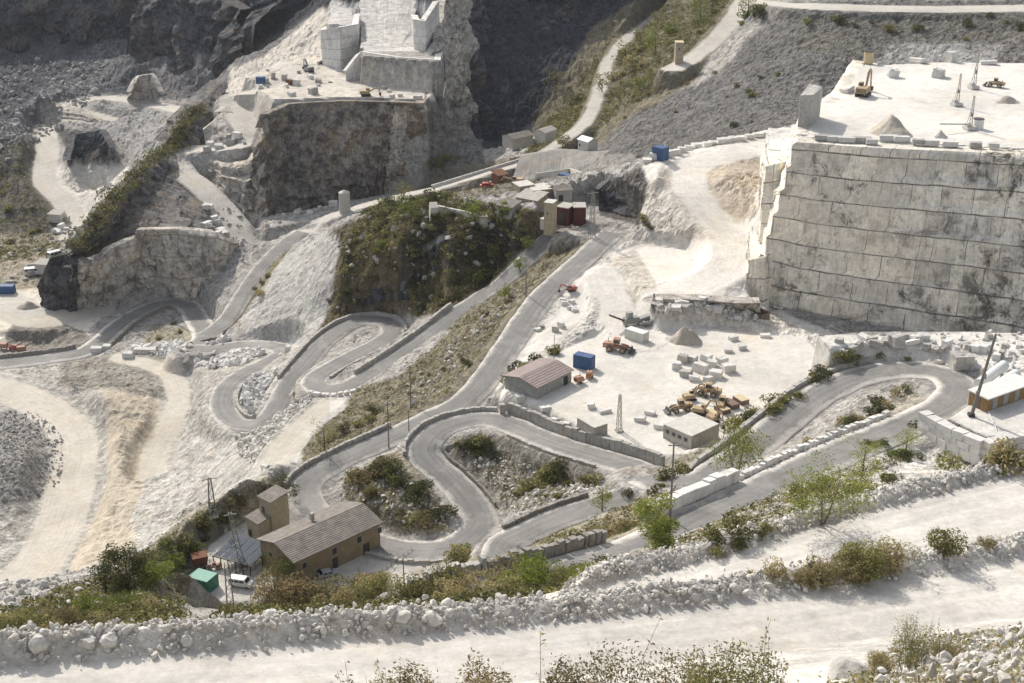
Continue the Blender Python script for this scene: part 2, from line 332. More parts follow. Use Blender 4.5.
# right: hairpin
for a in ((700, 480, -131), (740, 457, -129), (800, 405, -125), (860, 374, -122), (910, 368, -120.5), (960, 385, -119.5), (930, 412, -118), (880, 432, -116), (835, 451, -113.5), (770, 487, -110.5), (700, 517, -108), (630, 550, -105.5), (560, 574, -104)): cp(a[0], a[1], z=a[2])
cp(880, 400, z=-120.5); cp(840, 420, z=-121); cp(780, 450, z=-124)
cp(740, 435, z=-134); cp(790, 395, z=-133); cp(830, 372, z=-125)
cp(860, 348, z=-118); cp(960, 352, z=-118); cp(1040, 355, z=-118); cp(1000, 395, z=-113); cp(1060, 400, z=-113); cp(1024, 452, z=-119.5); cp(1080, 450, z=-119.5); cp(980, 460, z=-119); cp(940, 462, z=-118); cp(910, 455, z=-117)
cp(950, 476, 190); cp(1010, 482, 180); cp(900, 476, 188); cp(870, 480, 190); cp(760, 510, 170)
# under the big quarry block
CTRL += [np.array((90., 360, -130)), np.array((130., 350, -130)), np.array((120., 400, -112)), np.array((160., 400, -110)), np.array((100., 430, -110))]
# trench at the foot of the block
for a in ((760, 308), (790, 316), (820, 322), (850, 327), (890, 334), (930, 341), (1000, 352), (1090, 368)): cp(*a, z=-137)
CTRL += [np.array((x_, 295., -136.)) for x_ in (82., 95., 110., 125., 140., 155.)]
# slopes behind
cp(590, 185, 480); cp(620, 150, 510); cp(560, 165, 545); cp(540, 190, 500); cp(700, 130, 505); cp(700, 100, 545); cp(760, 110, 500); cp(800, 60, 540); cp(900, 40, 560); cp(1000, 60, 520); cp(1060, 60, 520); cp(860, 100, 500); cp(1000, 100, 490)
cp(800, 6, 600); cp(1024, 10, 600); cp(1100, 10, 600); cp(900, 9, 600); cp(740, 10, 640); cp(690, 60, 600); cp(690, 72, 590); cp(620, 70, 640); cp(640, 20, 700); cp(590, 110, 600); cp(560, 130, 590); cp(640, 110, 560)
cp(800, -25, 700); cp(1024, -25, 700); cp(900, -60, 800); cp(1100, -60, 800); cp(700, -40, 800)
cp(500, 165, 560); cp(470, 190, 540); cp(430, 200, 550); cp(400, 205, 560); cp(350, 215, 560); cp(300, 225, 560); cp(330, 222, 545)
# middle and left background
for px_ in (255, 285, 315, 345, 375, 405, 428):
    CTRL.append(np.array((ray(px_, 200)[0] * 590, 590, -185.))); CTRL.append(np.array((ray(px_, 210)[0] * 572, 572, -184.)))
cp(260, 228, 545); cp(235, 240, 530); cp(250, 246, 528); cp(215, 205, 560); cp(190, 175, 575); cp(175, 155, 590); cp(200, 148, 600); cp(240, 140, 610); cp(235, 110, 640); cp(225, 98, 660)
cp(170, 220, 545); cp(120, 225, 535); cp(140, 190, 575); cp(165, 165, 600); cp(100, 228, 560); cp(210, 228, 520)
cp(75, 250, 600); cp(95, 215, 640); cp(60, 200, 680); cp(100, 190, 710); cp(150, 130, 760); cp(100, 165, 720); cp(140, 160, 690); cp(40, 180, 690); cp(50, 135, 770); cp(75, 105, 830); cp(130, 98, 850); cp(190, 110, 800); cp(110, 120, 790); cp(30, 245, 620); cp(0, 230, 640); cp(0, 190, 690); cp(-60, 200, 690); cp(20, 210, 660); cp(70, 230, 640)
cp(0, 130, 760); cp(-60, 130, 760); cp(20, 150, 730); cp(0, 90, 830); cp(60, 80, 890); cp(120, 60, 920); cp(170, 100, 850); cp(200, 95, 860); cp(250, 90, 840)
for px, py, z in ((240, 85, -139), (280, 80, -139), (330, 75, -139), (380, 85, -139), (420, 97, -139), (300, 98, -139), (350, 97, -139), (300, 65, -139)): cp(px, py, z=z)
cp(270, 60, 730); cp(300, 30, 770); cp(230, 70, 790); cp(350, 30, 740); cp(400, 20, 740); cp(420, 50, 700)
cp(140, 25, 990); cp(0, 30, 1000); cp(-80, 30, 1000); cp(60, 40, 960); cp(220, 30, 900)
for px in (-120, 0, 120, 240, 340):
    x, t = ray(px, -5); CTRL.append(np.array((x * 1060, 1060, -t * 1060))); CTRL.append(np.array((x * 1160, 1160, -60.))); CTRL.append(np.array((x * 1400, 1400, 130.)))
for px in (430, 520, 600):
    x, t = ray(px, -5); CTRL.append(np.array((x * 730, 730, -t * 730 + 6))); CTRL.append(np.array((x * 800, 800, -50.))); CTRL.append(np.array((x * 1400, 1400, 180.)))
for px in (700, 850, 1000, 1150):
    x, t = ray(px, -5); CTRL.append(np.array((x * 1000, 1000, -70.))); CTRL.append(np.array((x * 1400, 1400, 120.)))
cp(430, 160, 640); cp(480, 150, 650); cp(530, 130, 650); cp(590, 80, 660); cp(600, 30, 700); cp(450, 120, 665); cp(520, 70, 680)
CTRL = np.array(CTRL)

# ------------------------------------------------------------------ roads: px, py, z ; half width ; shoulder
def cr(P, step=1.0):
    P = np.array(P, float); out = []
    P = np.vstack([2 * P[0] - P[1], P, 2 * P[-1] - P[-2]])
    for i in range(1, len(P) - 2):
        n = max(2, int(np.linalg.norm(P[i + 1] - P[i]) / step))
        for k in range(n):
            t = k / n; a, b, c, d = P[i - 1], P[i], P[i + 1], P[i + 2]
            out.append(0.5 * (2 * b + (c - a) * t + (2 * a - 5 * b + 4 * c - d) * t * t + (-a + 3 * b - 3 * c + d) * t ** 3))
    out.append(P[-2]); return np.array(out)
def path(pts, step=1.0):
    P = cr([at(p[0], p[1], z=p[2]) for p in pts], step)
    k = 9; pad = np.vstack([np.repeat(P[:1], k, 0), P, np.repeat(P[-1:], k, 0)])
    zz = np.convolve(pad[:, 2], np.ones(2 * k + 1) / (2 * k + 1), 'valid'); P[:, 2] = zz
    return P
ROADS = {}
def road(key, pts, hw, sh, kind): ROADS[key] = (path(pts), hw, sh, kind)
road('loop', [(612, 232, -130), (590, 252, -131), (565, 275, -133), (540, 300, -135), (512, 340, -137.3), (490, 372, -139), (465, 400, -141), (430, 418, -143), (385, 440, -145), (335, 463, -147), (308, 482, -148.5), (307, 503, -149.5), (330, 524, -150), (375, 543, -150), (415, 551, -149.4), (455, 545, -148.3), (480, 524, -147.3), (470, 500, -146), (448, 478, -145), (430, 462, -143.6), (424, 446, -142.2), (438, 430, -141), (458, 422, -140.2), (485, 418, -139.4), (510, 424, -138.8), (535, 435, -138.2), (560, 445, -137.6), (600, 457, -136.4), (632, 466, -135.3), (650, 475, -134.8), (652, 484, -134.6), (638, 490, -134.6), (606, 502, -135.4), (560, 517, -137), (525, 532, -138.5), (506, 545, -140), (500, 562, -141)], 3.9, 3.5, 'asphalt')
road('hairpin', [(646, 480, -134.8), (664, 484, -133.2), (700, 478, -130.6), (740, 456, -128.6), (780, 424, -126.2), (820, 394, -124), (860, 376, -122), (900, 369, -120.6), (938, 372, -119.6), (958, 386, -119), (948, 404, -118.4), (920, 419, -117.4), (880, 436, -115.6), (840, 452, -113.4), (795, 473, -111.4), (750, 496, -109.8), (700, 519, -108), (650, 545, -106), (600, 563, -104.8), (540, 579, -103.6), (470, 597, -103), (430, 612, -103)], 4.4, 3.2, 'asphalt')
road('middle', [(560, 228, -131.5), (545, 240, -134), (520, 266, -140), (500, 283, -144), (480, 298, -148), (458, 313, -151), (430, 334, -153.5), (400, 355, -156), (370, 374, -158), (345, 387, -159.6), (322, 389, -160.6), (314, 380, -161.4), (330, 368, -162.2), (352, 356, -163), (378, 343, -164), (392, 332, -164.5), (386, 322, -165), (365, 320, -165.4), (345, 327, -165.8), (325, 341, -166), (306, 362, -166.4), (290, 382, -167), (276, 408, -168.6), (262, 422, -170), (244, 425, -171), (228, 417, -171.8), (222, 402, -172.6), (228, 386, -173.6), (246, 372, -175), (268, 362, -176.4), (284, 352, -177.2), (270, 345, -178), (240, 345, -179.6), (215, 348, -181), (190, 350, -182.5)], 3.7, 3.5, 'asphalt')
road('upper', [(205, 337, -183), (228, 318, -180.5), (245, 292, -178), (262, 268, -175.5), (285, 244, -173), (302, 231, -171)], 3.6, 4, 'asphalt')
road('climb', [(302, 231, -171), (320, 221, -169), (345, 212, -167), (390, 198, -162), (440, 187, -157.5), (490, 172, -152), (530, 160, -148), (560, 142, -144), (585, 122, -141), (598, 95, -138), (607, 65, -135), (620, 45, -131), (640, 28, -127), (668, 8, -122)], 2.7, 4, 'dirt')
road('west', [(185, 352, -183), (205, 337, -185), (196, 318, -189.6), (186, 305, -190), (165, 303, -190), (140, 312, -190), (118, 326, -190), (100, 342, -190), (82, 352, -190), (50, 358, -190.5), (0, 364, -191), (-50, 368, -191)], 4.6, 3, 'asphalt')
road('front', [(-80, 727, -38), (0, 713, -38), (250, 692, -38.6), (512, 668, -40), (760, 640, -42), (1024, 597, -44), (1100, 584, -45)], 3.4, 1.6, 'dirt')
road('second', [(1090, 490, -53.5), (1024, 505, -53.5), (940, 527, -53.2), (860, 550, -53), (790, 572, -52.8), (720, 592, -52.6), (650, 610, -52.8)], 4.2, 1.6, 'dirt')
road('ramp', [(600, 268, -131), (612, 295, -133), (622, 318, -134.8), (640, 340, -135.4)], 4.5, 3, 'dirt')
road('side', [(585, 285, -134), (572, 312, -135.5), (545, 338, -136.6), (515, 358, -137.8), (492, 380, -139)], 3.4, 2.5, 'dirt')
road('quarry', [(650, 300, -131), (700, 285, -130), (732, 262, -127.5), (728, 235, -125.5), (705, 208, -122.4), (690, 185, -119.5), (700, 165, -117.6), (740, 150, -116)], 5.0, 5, 'dirt')
road('valley', [(-40, 378, -188), (10, 392, -188), (50, 412, -188), (75, 440, -188), (72, 480, -188), (62, 520, -187.5), (40, 560, -187), (10, 590, -186.5), (-40, 620, -186)], 6.5, 6, 'dirt')
road('spur', [(120, 358, -188), (160, 368, -187.5), (178, 390, -187.5), (172, 420, -188), (158, 450, -188), (150, 480, -188)], 3.6, 4, 'dirt')
road('spoil', [(340, 396, -160.5), (318, 412, -159), (295, 435, -157.5), (278, 455, -156), (268, 475, -155)], 3.5, 3, 'dirt')
road('ridge', [(300, 68, -139), (262, 88, -141), (232, 98, -146), (240, 118, -150), (252, 136, -153), (235, 147, -156), (200, 148, -158), (176, 156, -160.5), (178, 170, -163), (200, 186, -166), (222, 210, -172), (240, 236, -178), (256, 250, -182)], 5.5, 5, 'dirt')
road('bowl', [(190, 112, -190), (150, 104, -194), (110, 98, -196.5), (70, 103, -197), (80, 112, -198), (115, 122, -200), (80, 124, -200), (46, 125, -201), (48, 150, -203), (44, 180, -206), (62, 200, -209), (74, 222, -212), (70, 245, -212)], 6, 6, 'dirt')
road('far', [(760, 3, -104), (800, 5, -99.3), (860, 8, -99.4), (940, 9, -99.8), (1024, 8, -100), (1080, 6, -100)], 8, 5, 'dirt')
road('spurfar', [(752, -15, -112), (738, 12, -110), (715, 40, -116), (692, 58, -120), (672, 70, -122.5)], 4.5, 4, 'dirt')
road('quay', [(0, 300, -192), (40, 318, -192), (90, 310, -191.5)], 9, 6, 'dirt')

# ------------------------------------------------------------------ levelled benches: polygons of px, py at height z (soft edge in metres)
TERR = []
def terr(pts, z, sh): TERR.append((np.array([at(a, b, z=z)[:2] for a, b in pts]), z, sh))
terr([(506, 396), (512, 374), (560, 352), (620, 325), (690, 322), (800, 338), (830, 362), (790, 390), (752, 425), (735, 447), (650, 457), (610, 445), (577, 435), (540, 422), (512, 410)], -135.5, 1.6)
terr([(612, 255), (640, 245), (742, 255), (745, 300), (660, 312), (625, 300)], -131, 3)
terr([(648, 158), (742, 143), (780, 133), (770, 165), (700, 180), (660, 175)], -117, 4)
BLOCK_TOP = [(1110, 152), (1024, 149), (900, 142), (808, 137), (818, 114), (843, 98), (860, 66), (940, 62), (1110, 64)]
terr(BLOCK_TOP, -91, 1.2)
terr([(818, 336), (870, 331), (960, 331), (1100, 336), (1100, 375), (985, 366), (900, 356), (848, 362)], -118, 1.5)
terr([(933, 412), (985, 437), (1120, 425), (1120, 372), (990, 374), (975, 385)], -113, 1.2)
terr([(166, 592), (205, 540), (262, 515), (300, 500), (380, 548), (430, 565), (405, 592), (320, 625), (230, 642), (176, 642)], -150, 2.5)
terr([(236, 82), (268, 100), (345, 97), (425, 100), (432, 92), (400, 66), (330, 58), (280, 62)], -139, 3)
terr([(362, 56), (440, 62), (444, 47), (364, 46)], -126.8, 1.5)
terr([(326, 24), (356, 26), (352, 8), (334, 6)], -121, 1.5)
terr([(-60, 290), (40, 288), (110, 308), (60, 330), (-60, 330)], -192, 3)
terr([(536, 232), (545, 205), (600, 200), (640, 220), (610, 240), (570, 235)], -129.5, 2)
terr([(300, 222), (268, 228), (262, 218), (425, 186), (430, 195), (350, 214)], -176, 4)

# ------------------------------------------------------------------ evaluate the height field on a fan shaped grid
NU, NR = 1050, 1450
GU = np.linspace(-0.54, 0.54, NU)
lr = np.interp(np.linspace(0, 1, NR), [0, 0.14, 0.22, 0.80, 0.95, 1.0], np.log([9, 48, 75, 520, 1000, 1700]))
GY = np.exp(lr)
def feat(x, y):
    y = np.maximum(y, 4.0); return np.stack([x / y * 1.0, np.log(y)], -1) * 100
def fit_rbf():
    F = feat(CTRL[:, 0], CTRL[:, 1]); n = len(F); c2 = 0.5
    D = np.sqrt(((F[:, None] - F[None]) ** 2).sum(-1) + c2)
    A = np.zeros((n + 3, n + 3)); A[:n, :n] = D + np.eye(n) * -0.02
    A[:n, n] = 1; A[:n, n + 1:] = F; A[n, :n] = 1; A[n + 1:, :n] = F.T
    b = np.zeros(n + 3); b[:n] = CTRL[:, 2]
    return F, np.linalg.solve(A, b), c2
FR, WR, C2 = fit_rbf()
def base_height(X, Y):
    F = feat(X.ravel(), Y.ravel()).astype(np.float32); out = np.empty(len(F), np.float32)
    W = WR[:-3].astype(np.float32); G = FR.astype(np.float32)
    for s in range(0, len(F), 20000):
        f = F[s:s + 20000]
        d = (f ** 2).sum(1)[:, None] + (G ** 2).sum(1)[None] - 2 * f @ G.T
        out[s:s + 20000] = np.sqrt(np.maximum(d, 0) + C2) @ W + WR[-3] + f @ WR[-2:].astype(np.float32)
    return out.reshape(X.shape)
def poly_dist(px, py, P):
    """signed distance, negative inside"""
    inside = np.zeros(px.shape, bool); d = np.full(px.shape, 1e9)
    n = len(P)
    for i in range(n):
        a, b = P[i], P[(i + 1) % n]
        ab = b - a; L = (ab ** 2).sum() + 1e-9
        t = np.clip(((px - a[0]) * ab[0] + (py - a[1]) * ab[1]) / L, 0, 1)
        d = np.minimum(d, (px - a[0] - t * ab[0]) ** 2 + (py - a[1] - t * ab[1]) ** 2)
        if a[1] != b[1]:
            c = ((a[1] > py) != (b[1] > py)) & (px < (b[0] - a[0]) * (py - a[1]) / (b[1] - a[1]) + a[0])
            inside ^= c
    d = np.sqrt(d); return np.where(inside, -d, d)
UU, YY = np.meshgrid(GU, GY)
XX = UU * YY
# coarse evaluation of the smooth base, then bilinear refinement (the base is smooth)
ZZ = base_height(XX[::2, ::2], YY[::2, ::2])
def up2(a, n, axis):
    a = np.moveaxis(a, axis, 0); out = np.empty((n,) + a.shape[1:], a.dtype)
    k = (n + 1) // 2; out[0::2] = a[:k]; m = n // 2
    nxt = np.vstack([a[1:k], a[k - 1:k]])[:m]; out[1::2] = 0.5 * (a[:m] + nxt); return np.moveaxis(out, 0, axis)
ZZ = up2(up2(ZZ, NR, 0), NU, 1).astype(np.float32)
FLAT = np.zeros_like(ZZ); ROADM = np.zeros_like(ZZ)
for P, z, sh in TERR:
    lo, hi = P.min(0) - sh - 2, P.max(0) + sh + 2
    m = (XX > lo[0]) & (XX < hi[0]) & (YY > lo[1]) & (YY < hi[1])
    d = poly_dist(XX[m], YY[m], P)
    w = 1 - sstep(d / sh + 0.0)
    ZZ[m] = ZZ[m] * (1 - w) + z * w; FLAT[m] = np.maximum(FLAT[m], w)
def near_path(m, P):
    """distance to a path, height of the nearest point, signed side, arc position"""
    x = XX[m]; y = YY[m]; Q = P[::2] if len(P) > 4 else P
    if len(P) % 2 == 0: Q = np.vstack([Q, P[-1:]])
    best = np.full(x.shape, 1e9); bz = np.zeros(x.shape); bs = np.zeros(x.shape); bt = np.zeros(x.shape)
    lim = 20.0
    for i in range(len(Q) - 1):
        a, b = Q[i], Q[i + 1]; ab = b[:2] - a[:2]; L = (ab ** 2).sum() + 1e-9
        k = np.nonzero((np.abs(x - a[0]) < lim) & (np.abs(y - a[1]) < lim))[0]
        if not len(k): continue
        t = np.clip(((x[k] - a[0]) * ab[0] + (y[k] - a[1]) * ab[1]) / L, 0, 1)
        dx = x[k] - a[0] - t * ab[0]; dy = y[k] - a[1] - t * ab[1]
        d = np.hypot(dx, dy); u = d < best[k]; kk = k[u]
        best[kk] = d[u]; bz[kk] = a[2] + t[u] * (b[2] - a[2]); bs[kk] = np.sign(ab[0] * dy - ab[1] * dx)[u]; bt[kk] = i + t[u]
    return best, bz, bs, bt
ROADD = np.zeros_like(ZZ); ROADS_ = np.zeros_like(ZZ)
for key in ('climb', 'bowl', 'ridge', 'valley', 'spur', 'spoil', 'quay', 'far', 'spurfar', 'upper', 'west', 'quarry', 'middle', 'side', 'ramp', 'loop', 'hairpin', 'second', 'front'):
    P, hw, sh, kind = ROADS[key]
    lo, hi = P[:, :2].min(0) - 20, P[:, :2].max(0) + 20
    m = (XX > lo[0]) & (XX < hi[0]) & (YY > lo[1]) & (YY < hi[1])
    d, bz, bs, bt = near_path(m, P)
    w = 1 - sstep((d - hw - 0.6) / sh)
    drop = 0.24 if kind == 'asphalt' else 0.0
    ZZ[m] = ZZ[m] * (1 - w) + (bz - drop) * w
    FLAT[m] = np.maximum(FLAT[m] * (1 - w), w); 
    if kind == 'dirt':
        cl = d < hw + 1; mm = m.copy(); mm[m] = cl; ROADD[mm] = (d * bs)[cl]; ROADS_[mm] = (bt * 2)[cl]
        rag = fbm(XX[m], YY[m], 0 * XX[m], 6.0, 3, 55) * 0.9
        ROADM[m] = np.maximum(ROADM[m], 1 - sstep((d + rag - hw + 0.7) / 1.6))
        if key in ('front', 'second'):   # wheel ruts
            rut = np.exp(-((d - 1.1) / 0.35) ** 2) + np.exp(-((d - 2.9) / 0.3) ** 2)
            ZZ[m] -= 0.028 * rut * w
# rock berms along the two front haul roads (far side)
def berm(key, side, off, width, height, seed):
    P, hw, sh, kind = ROADS[key]
    lo, hi = P[:, :2].min(0) - 20, P[:, :2].max(0) + 20
    m = (XX > lo[0]) & (XX < hi[0]) & (YY > lo[1]) & (YY < hi[1])
    d, bz, bs, bt = near_path(m, P)
    q = np.where(bs == side, d, -d) - off
    a = 1 + 0.35 * fbm(XX[m], YY[m], 0 * XX[m], 5.0, 3, seed)
    prof = np.exp(-(q / width) ** 2) * height * a * (1 + 0.35 * fbm(XX[m], YY[m], 0 * XX[m], 1.1, 3, seed + 3))
    w = np.exp(-(q / (width * 1.15)) ** 4)
    if key == 'front': prof = prof * (1 + 0.95 * np.clip((4 - XX[m]) / 14, 0, 1))
    top = bz + prof
    ZZ[m] = np.where(w > 0.02, np.maximum(ZZ[m], ZZ[m] * (1 - w) + top * w), ZZ[m])
    FLAT[m] *= 1 - 0.7 * w; ROADM[m] *= 1 - w
    BERM[m] = np.maximum(BERM[m], w)
BERM = np.zeros_like(ZZ)
berm('front', 1, 4.7, 0.8, 0.42, 71)
berm('second', -1, 5.2, 0.8, 0.45, 81)
# relief
rough = np.clip(1 - FLAT, 0, 1)
dist = np.hypot(XX, YY)
z0 = ZZ.copy()
gy = np.gradient(ZZ, axis=0) / np.gradient(YY, axis=0)
steep = np.clip((np.abs(gy) - 0.25) / 0.8, 0, 1)
ZZ += (rough * (0.35 + 0.9 * steep) * np.clip(dist / 300, 0.35, 3.0) * (2.0 * fbm(XX, YY, z0 * 0.7, 26.0, 5, 3, True) - 0.6)).astype(np.float32) * np.where(dist > 700, 2.4, 1.0)
calm = np.where((XX < -50) & (YY > 262) & (YY < 480) & (XX / YY < -0.14), 0.65, 1.0) * np.where((YY > 440) & (XX / YY > 0.05), 0.75, 1.0)
ZZ += (calm * rough * 0.75 * np.clip(dist / 250, 0.25, 1.8) * fbm(XX, YY, z0, 3.6, 4, 11, True, 0.6)).astype(np.float32)
ZZ += (0.10 * fbm(XX, YY, z0 * 0, 9.0, 3, 21) * np.clip(dist / 200, 0.3, 1) * (1 - rough)).astype(np.float32)
del z0, gy, steep

# ------------------------------------------------------------------ what covers the ground, as zones painted on the mesh
PX, PY = proj(XX, YY, ZZ)
ZC = np.zeros((NR, NU, 3), np.float32); ZC[:] = (0.40, 0.385, 0.36)
ROCKY = np.full((NR, NU), 0.75, np.float32); VEG = np.zeros((NR, NU), np.float32)
nzx = fbm(XX, YY, 0 * XX, 14.0, 3, 91) * 7; nzy = fbm(XX, YY, 0 * XX, 14.0, 3, 95) * 5
def zone(pts, col, rocky, veg, soft=4, Y0=0, Y1=9999, amt=1.0):
    P = np.array(pts, float); lo = P.min(0) - 14; hi = P.max(0) + 14
    m = (PX > lo[0]) & (PX < hi[0]) & (PY > lo[1]) & (PY < hi[1]) & (YY > Y0) & (YY < Y1)
    if not m.any(): return
    k = min(1.0, soft / 4)
    d = poly_dist(PX[m] + nzx[m] * k, PY[m] + nzy[m] * k, P)
    w = (1 - sstep(d / soft + 0.5)) * amt; w3 = w[:, None]
    ZC[m] = ZC[m] * (1 - w3) + np.array(col, np.float32) * w3
    if rocky is not None: ROCKY[m] = ROCKY[m] * (1 - w) + rocky * w
    VEG[m] = VEG[m] * (1 - w) + veg * w
GREY = (0.30, 0.295, 0.29); LGREY = (0.44, 0.43, 0.405); WHITE = (0.66, 0.635, 0.585); CREAM = (0.66, 0.61, 0.53); TAN = (0.50, 0.445, 0.36)
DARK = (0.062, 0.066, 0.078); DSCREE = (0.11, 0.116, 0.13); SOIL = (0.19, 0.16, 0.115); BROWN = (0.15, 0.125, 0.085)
# far background
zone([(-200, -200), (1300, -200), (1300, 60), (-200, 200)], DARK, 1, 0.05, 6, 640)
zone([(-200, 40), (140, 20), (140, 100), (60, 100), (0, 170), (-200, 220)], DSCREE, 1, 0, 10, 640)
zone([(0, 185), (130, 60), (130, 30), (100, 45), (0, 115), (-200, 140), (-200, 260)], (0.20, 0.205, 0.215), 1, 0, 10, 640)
zone([(40, 110), (90, 92), (200, 100), (210, 140), (170, 165), (130, 200), (80, 250), (45, 240), (40, 170)], (0.36, 0.35, 0.335), 0.7, 0.05, 5, 600)
zone([(55, 130), (95, 130), (112, 150), (105, 168), (85, 168), (70, 150)], (0.13, 0.125, 0.12), 1, 0.2, 5, 600)
zone([(50, 165), (120, 165), (140, 180), (100, 220), (80, 240), (60, 215)], (0.62, 0.59, 0.54), 0.35, 0, 6, 600)
zone([(-100, 150), (38, 140), (42, 190), (60, 215), (60, 250), (-100, 260)], (0.15, 0.14, 0.12), 0.8, 0.45, 6, 560)
zone([(130, 40), (235, 60), (260, 40), (330, 10), (320, 60), (230, 85), (170, 100)], (0.22, 0.215, 0.215), 0.9, 0.05, 8, 700)
zone([(232, 68), (260, 60), (320, 10), (345, 5), (340, 60), (425, 66), (440, 100), (345, 100), (290, 104), (240, 140), (225, 100)], (0.60, 0.56, 0.50), 0.4, 0, 4, 560)
zone([(330, 0), (440, 0), (440, 70), (330, 70)], (0.6, 0.59, 0.57), 0.6, 0.08, 4, 640)
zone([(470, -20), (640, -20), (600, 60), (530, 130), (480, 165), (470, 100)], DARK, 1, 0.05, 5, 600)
zone([(425, 100), (475, 100), (485, 165), (430, 185)], (0.22, 0.215, 0.20), 1, 0.2, 5, 540)
zone([(95, 225), (175, 150), (182, 175), (215, 225), (160, 232)], (0.14, 0.13, 0.11), 0.9, 0.42, 5, 480)
zone([(185, 150), (240, 140), (262, 200), (245, 235), (200, 185)], (0.50, 0.48, 0.45), 0.7, 0.1, 4, 480)
# slopes behind the quarry
zone([(540, 190), (600, 90), (700, 90), (790, 0), (1200, 0), (1200, 180), (800, 170), (640, 175)], (0.185, 0.18, 0.172), 0.95, 0.2, 6, 440)
zone([(790, 14), (1200, 14), (1200, 50), (940, 45), (860, 60), (800, 50)], (0.17, 0.165, 0.15), 0.9, 0.45, 6, 440)
zone([(890, 44), (1010, 42), (990, 70), (870, 66)], (0.33, 0.325, 0.31), 0.6, 0.05, 6, 440)
zone([(1000, 40), (1040, 20), (1200, 20), (1200, 80), (990, 78)], (0.22, 0.21, 0.19), 1, 0.3, 4, 440)
zone([(520, 160), (545, 100), (590, 30), (640, 0), (770, -20), (690, 85), (640, 110), (560, 175), (520, 175)], (0.21, 0.19, 0.14), 0.7, 0.52, 6, 470)
zone([(512, 190), (560, 150), (640, 155), (600, 195)], (0.27, 0.26, 0.24), 0.35, 0.0, 3, 430)
zone([(400, 215), (430, 170), (530, 155), (560, 170), (500, 205)], (0.24, 0.22, 0.18), 0.6, 0.5, 6, 420)
# scrub hill
zone([(325, 320), (330, 232), (360, 215), (440, 200), (540, 212), (548, 232), (500, 280), (455, 312), (400, 318), (350, 325), (300, 350)], BROWN, 0.9, 0.55, 5, 350, 480)
zone([(400, 230), (450, 218), (530, 228), (520, 262), (450, 268), (395, 300), (400, 260)], (0.07, 0.062, 0.052), 1, 0.4, 5, 350, 480)
zone([(240, 320), (290, 238), (325, 228), (340, 235), (330, 310), (300, 350), (262, 345)], LGREY, 0.55, 0.12, 5, 370, 520)
zone([(205, 335), (262, 262), (292, 240), (270, 280), (235, 325)], (0.25, 0.225, 0.16), 0.6, 0.55, 3, 400, 520)
zone([(150, 330), (210, 325), (205, 345), (140, 345)], (0.35, 0.32, 0.25), 0.6, 0.45, 3, 400, 520)
# between the roads
zone([(455, 325), (540, 250), (590, 240), (540, 290), (490, 365), (475, 392), (400, 425), (330, 460), (280, 480), (262, 470), (330, 400), (400, 375)], (0.25, 0.225, 0.17), 0.85, 0.55, 4, 255, 420)
zone([(300, 478), (250, 478), (290, 432), (335, 396), (350, 398), (300, 450)], (0.47, 0.46, 0.43), 0.35, 0.03, 4, 255, 420)
zone([(200, 430), (216, 355), (255, 345), (300, 345), (300, 430), (262, 480), (250, 460)], (0.47, 0.45, 0.41), 0.8, 0.3, 5, 255, 450)
zone([(225, 405), (240, 385), (275, 375), (265, 405), (240, 415)], (0.55, 0.54, 0.51), 1, 0, 3, 255, 450)
# left valley
zone([(-300, 360), (210, 360), (220, 430), (290, 470), (200, 540), (100, 600), (-300, 700)], (0.47, 0.45, 0.41), 0.75, 0, 5, 262, 470)
zone([(100, 385), (160, 400), (150, 470), (130, 560), (60, 600), (80, 540), (110, 470)], TAN, 0.35, 0, 6, 262, 470)
zone([(-100, 415), (30, 412), (62, 440), (60, 480), (40, 500), (-100, 520)], (0.34, 0.33, 0.31), 1, 0, 3, 262, 470)
zone([(60, 360), (160, 350), (170, 400), (100, 388), (60, 385)], (0.34, 0.32, 0.28), 0.9, 0.1, 5, 262, 470)
zone([(165, 440), (220, 430), (290, 440), (250, 480), (190, 530), (140, 560), (130, 520)], (0.51, 0.49, 0.45), 0.65, 0, 5, 240, 470)
zone([(-100, 275), (60, 290), (110, 305), (80, 340), (-100, 345)], CREAM, 0.3, 0, 4, 440, 560)
zone([(-100, 235), (60, 235), (70, 262), (50, 290), (-100, 285)], (0.38, 0.34, 0.27), 0.8, 0.35, 5, 500, 640)
zone([(10, 325), (60, 322), (100, 345), (60, 356), (10, 356)], (0.27, 0.25, 0.22), 0.8, 0.15, 4, 420, 500)
# quarry floor and ramps
zone([(495, 400), (520, 355), (560, 300), (600, 262), (640, 232), (745, 220), (760, 300), (840, 335), (850, 362), (760, 425), (740, 450), (650, 455), (560, 415)], WHITE, 0.12, 0, 3, 255, 400)
zone([(640, 165), (745, 130), (790, 128), (770, 200), (745, 260), (700, 240), (660, 190)], WHITE, 0.25, 0, 4, 340, 460)
zone([(700, 170), (765, 160), (752, 215), (735, 225), (705, 195)], (0.50, 0.44, 0.36), 0.45, 0, 4, 340, 460)
zone([(640, 205), (665, 165), (700, 200), (720, 240), (640, 245)], (0.60, 0.56, 0.50), 0.5, 0.03, 4, 340, 440)
zone([(500, 385), (510, 350), (560, 300), (580, 290), (605, 300), (590, 330), (545, 360)], (0.52, 0.50, 0.46), 0.5, 0.08, 4, 285, 400)
zone([(600, 265), (640, 245), (660, 300), (640, 320), (615, 315)], (0.56, 0.52, 0.46), 0.5, 0, 4, 300, 400)
zone([(595, 190), (640, 165), (650, 180), (640, 225), (600, 215)], (0.14, 0.13, 0.12), 1, 0.3, 4, 380, 460)
zone([(655, 300), (760, 298), (800, 325), (760, 335), (660, 322)], (0.62, 0.58, 0.52), 0.6, 0, 4, 300, 380)
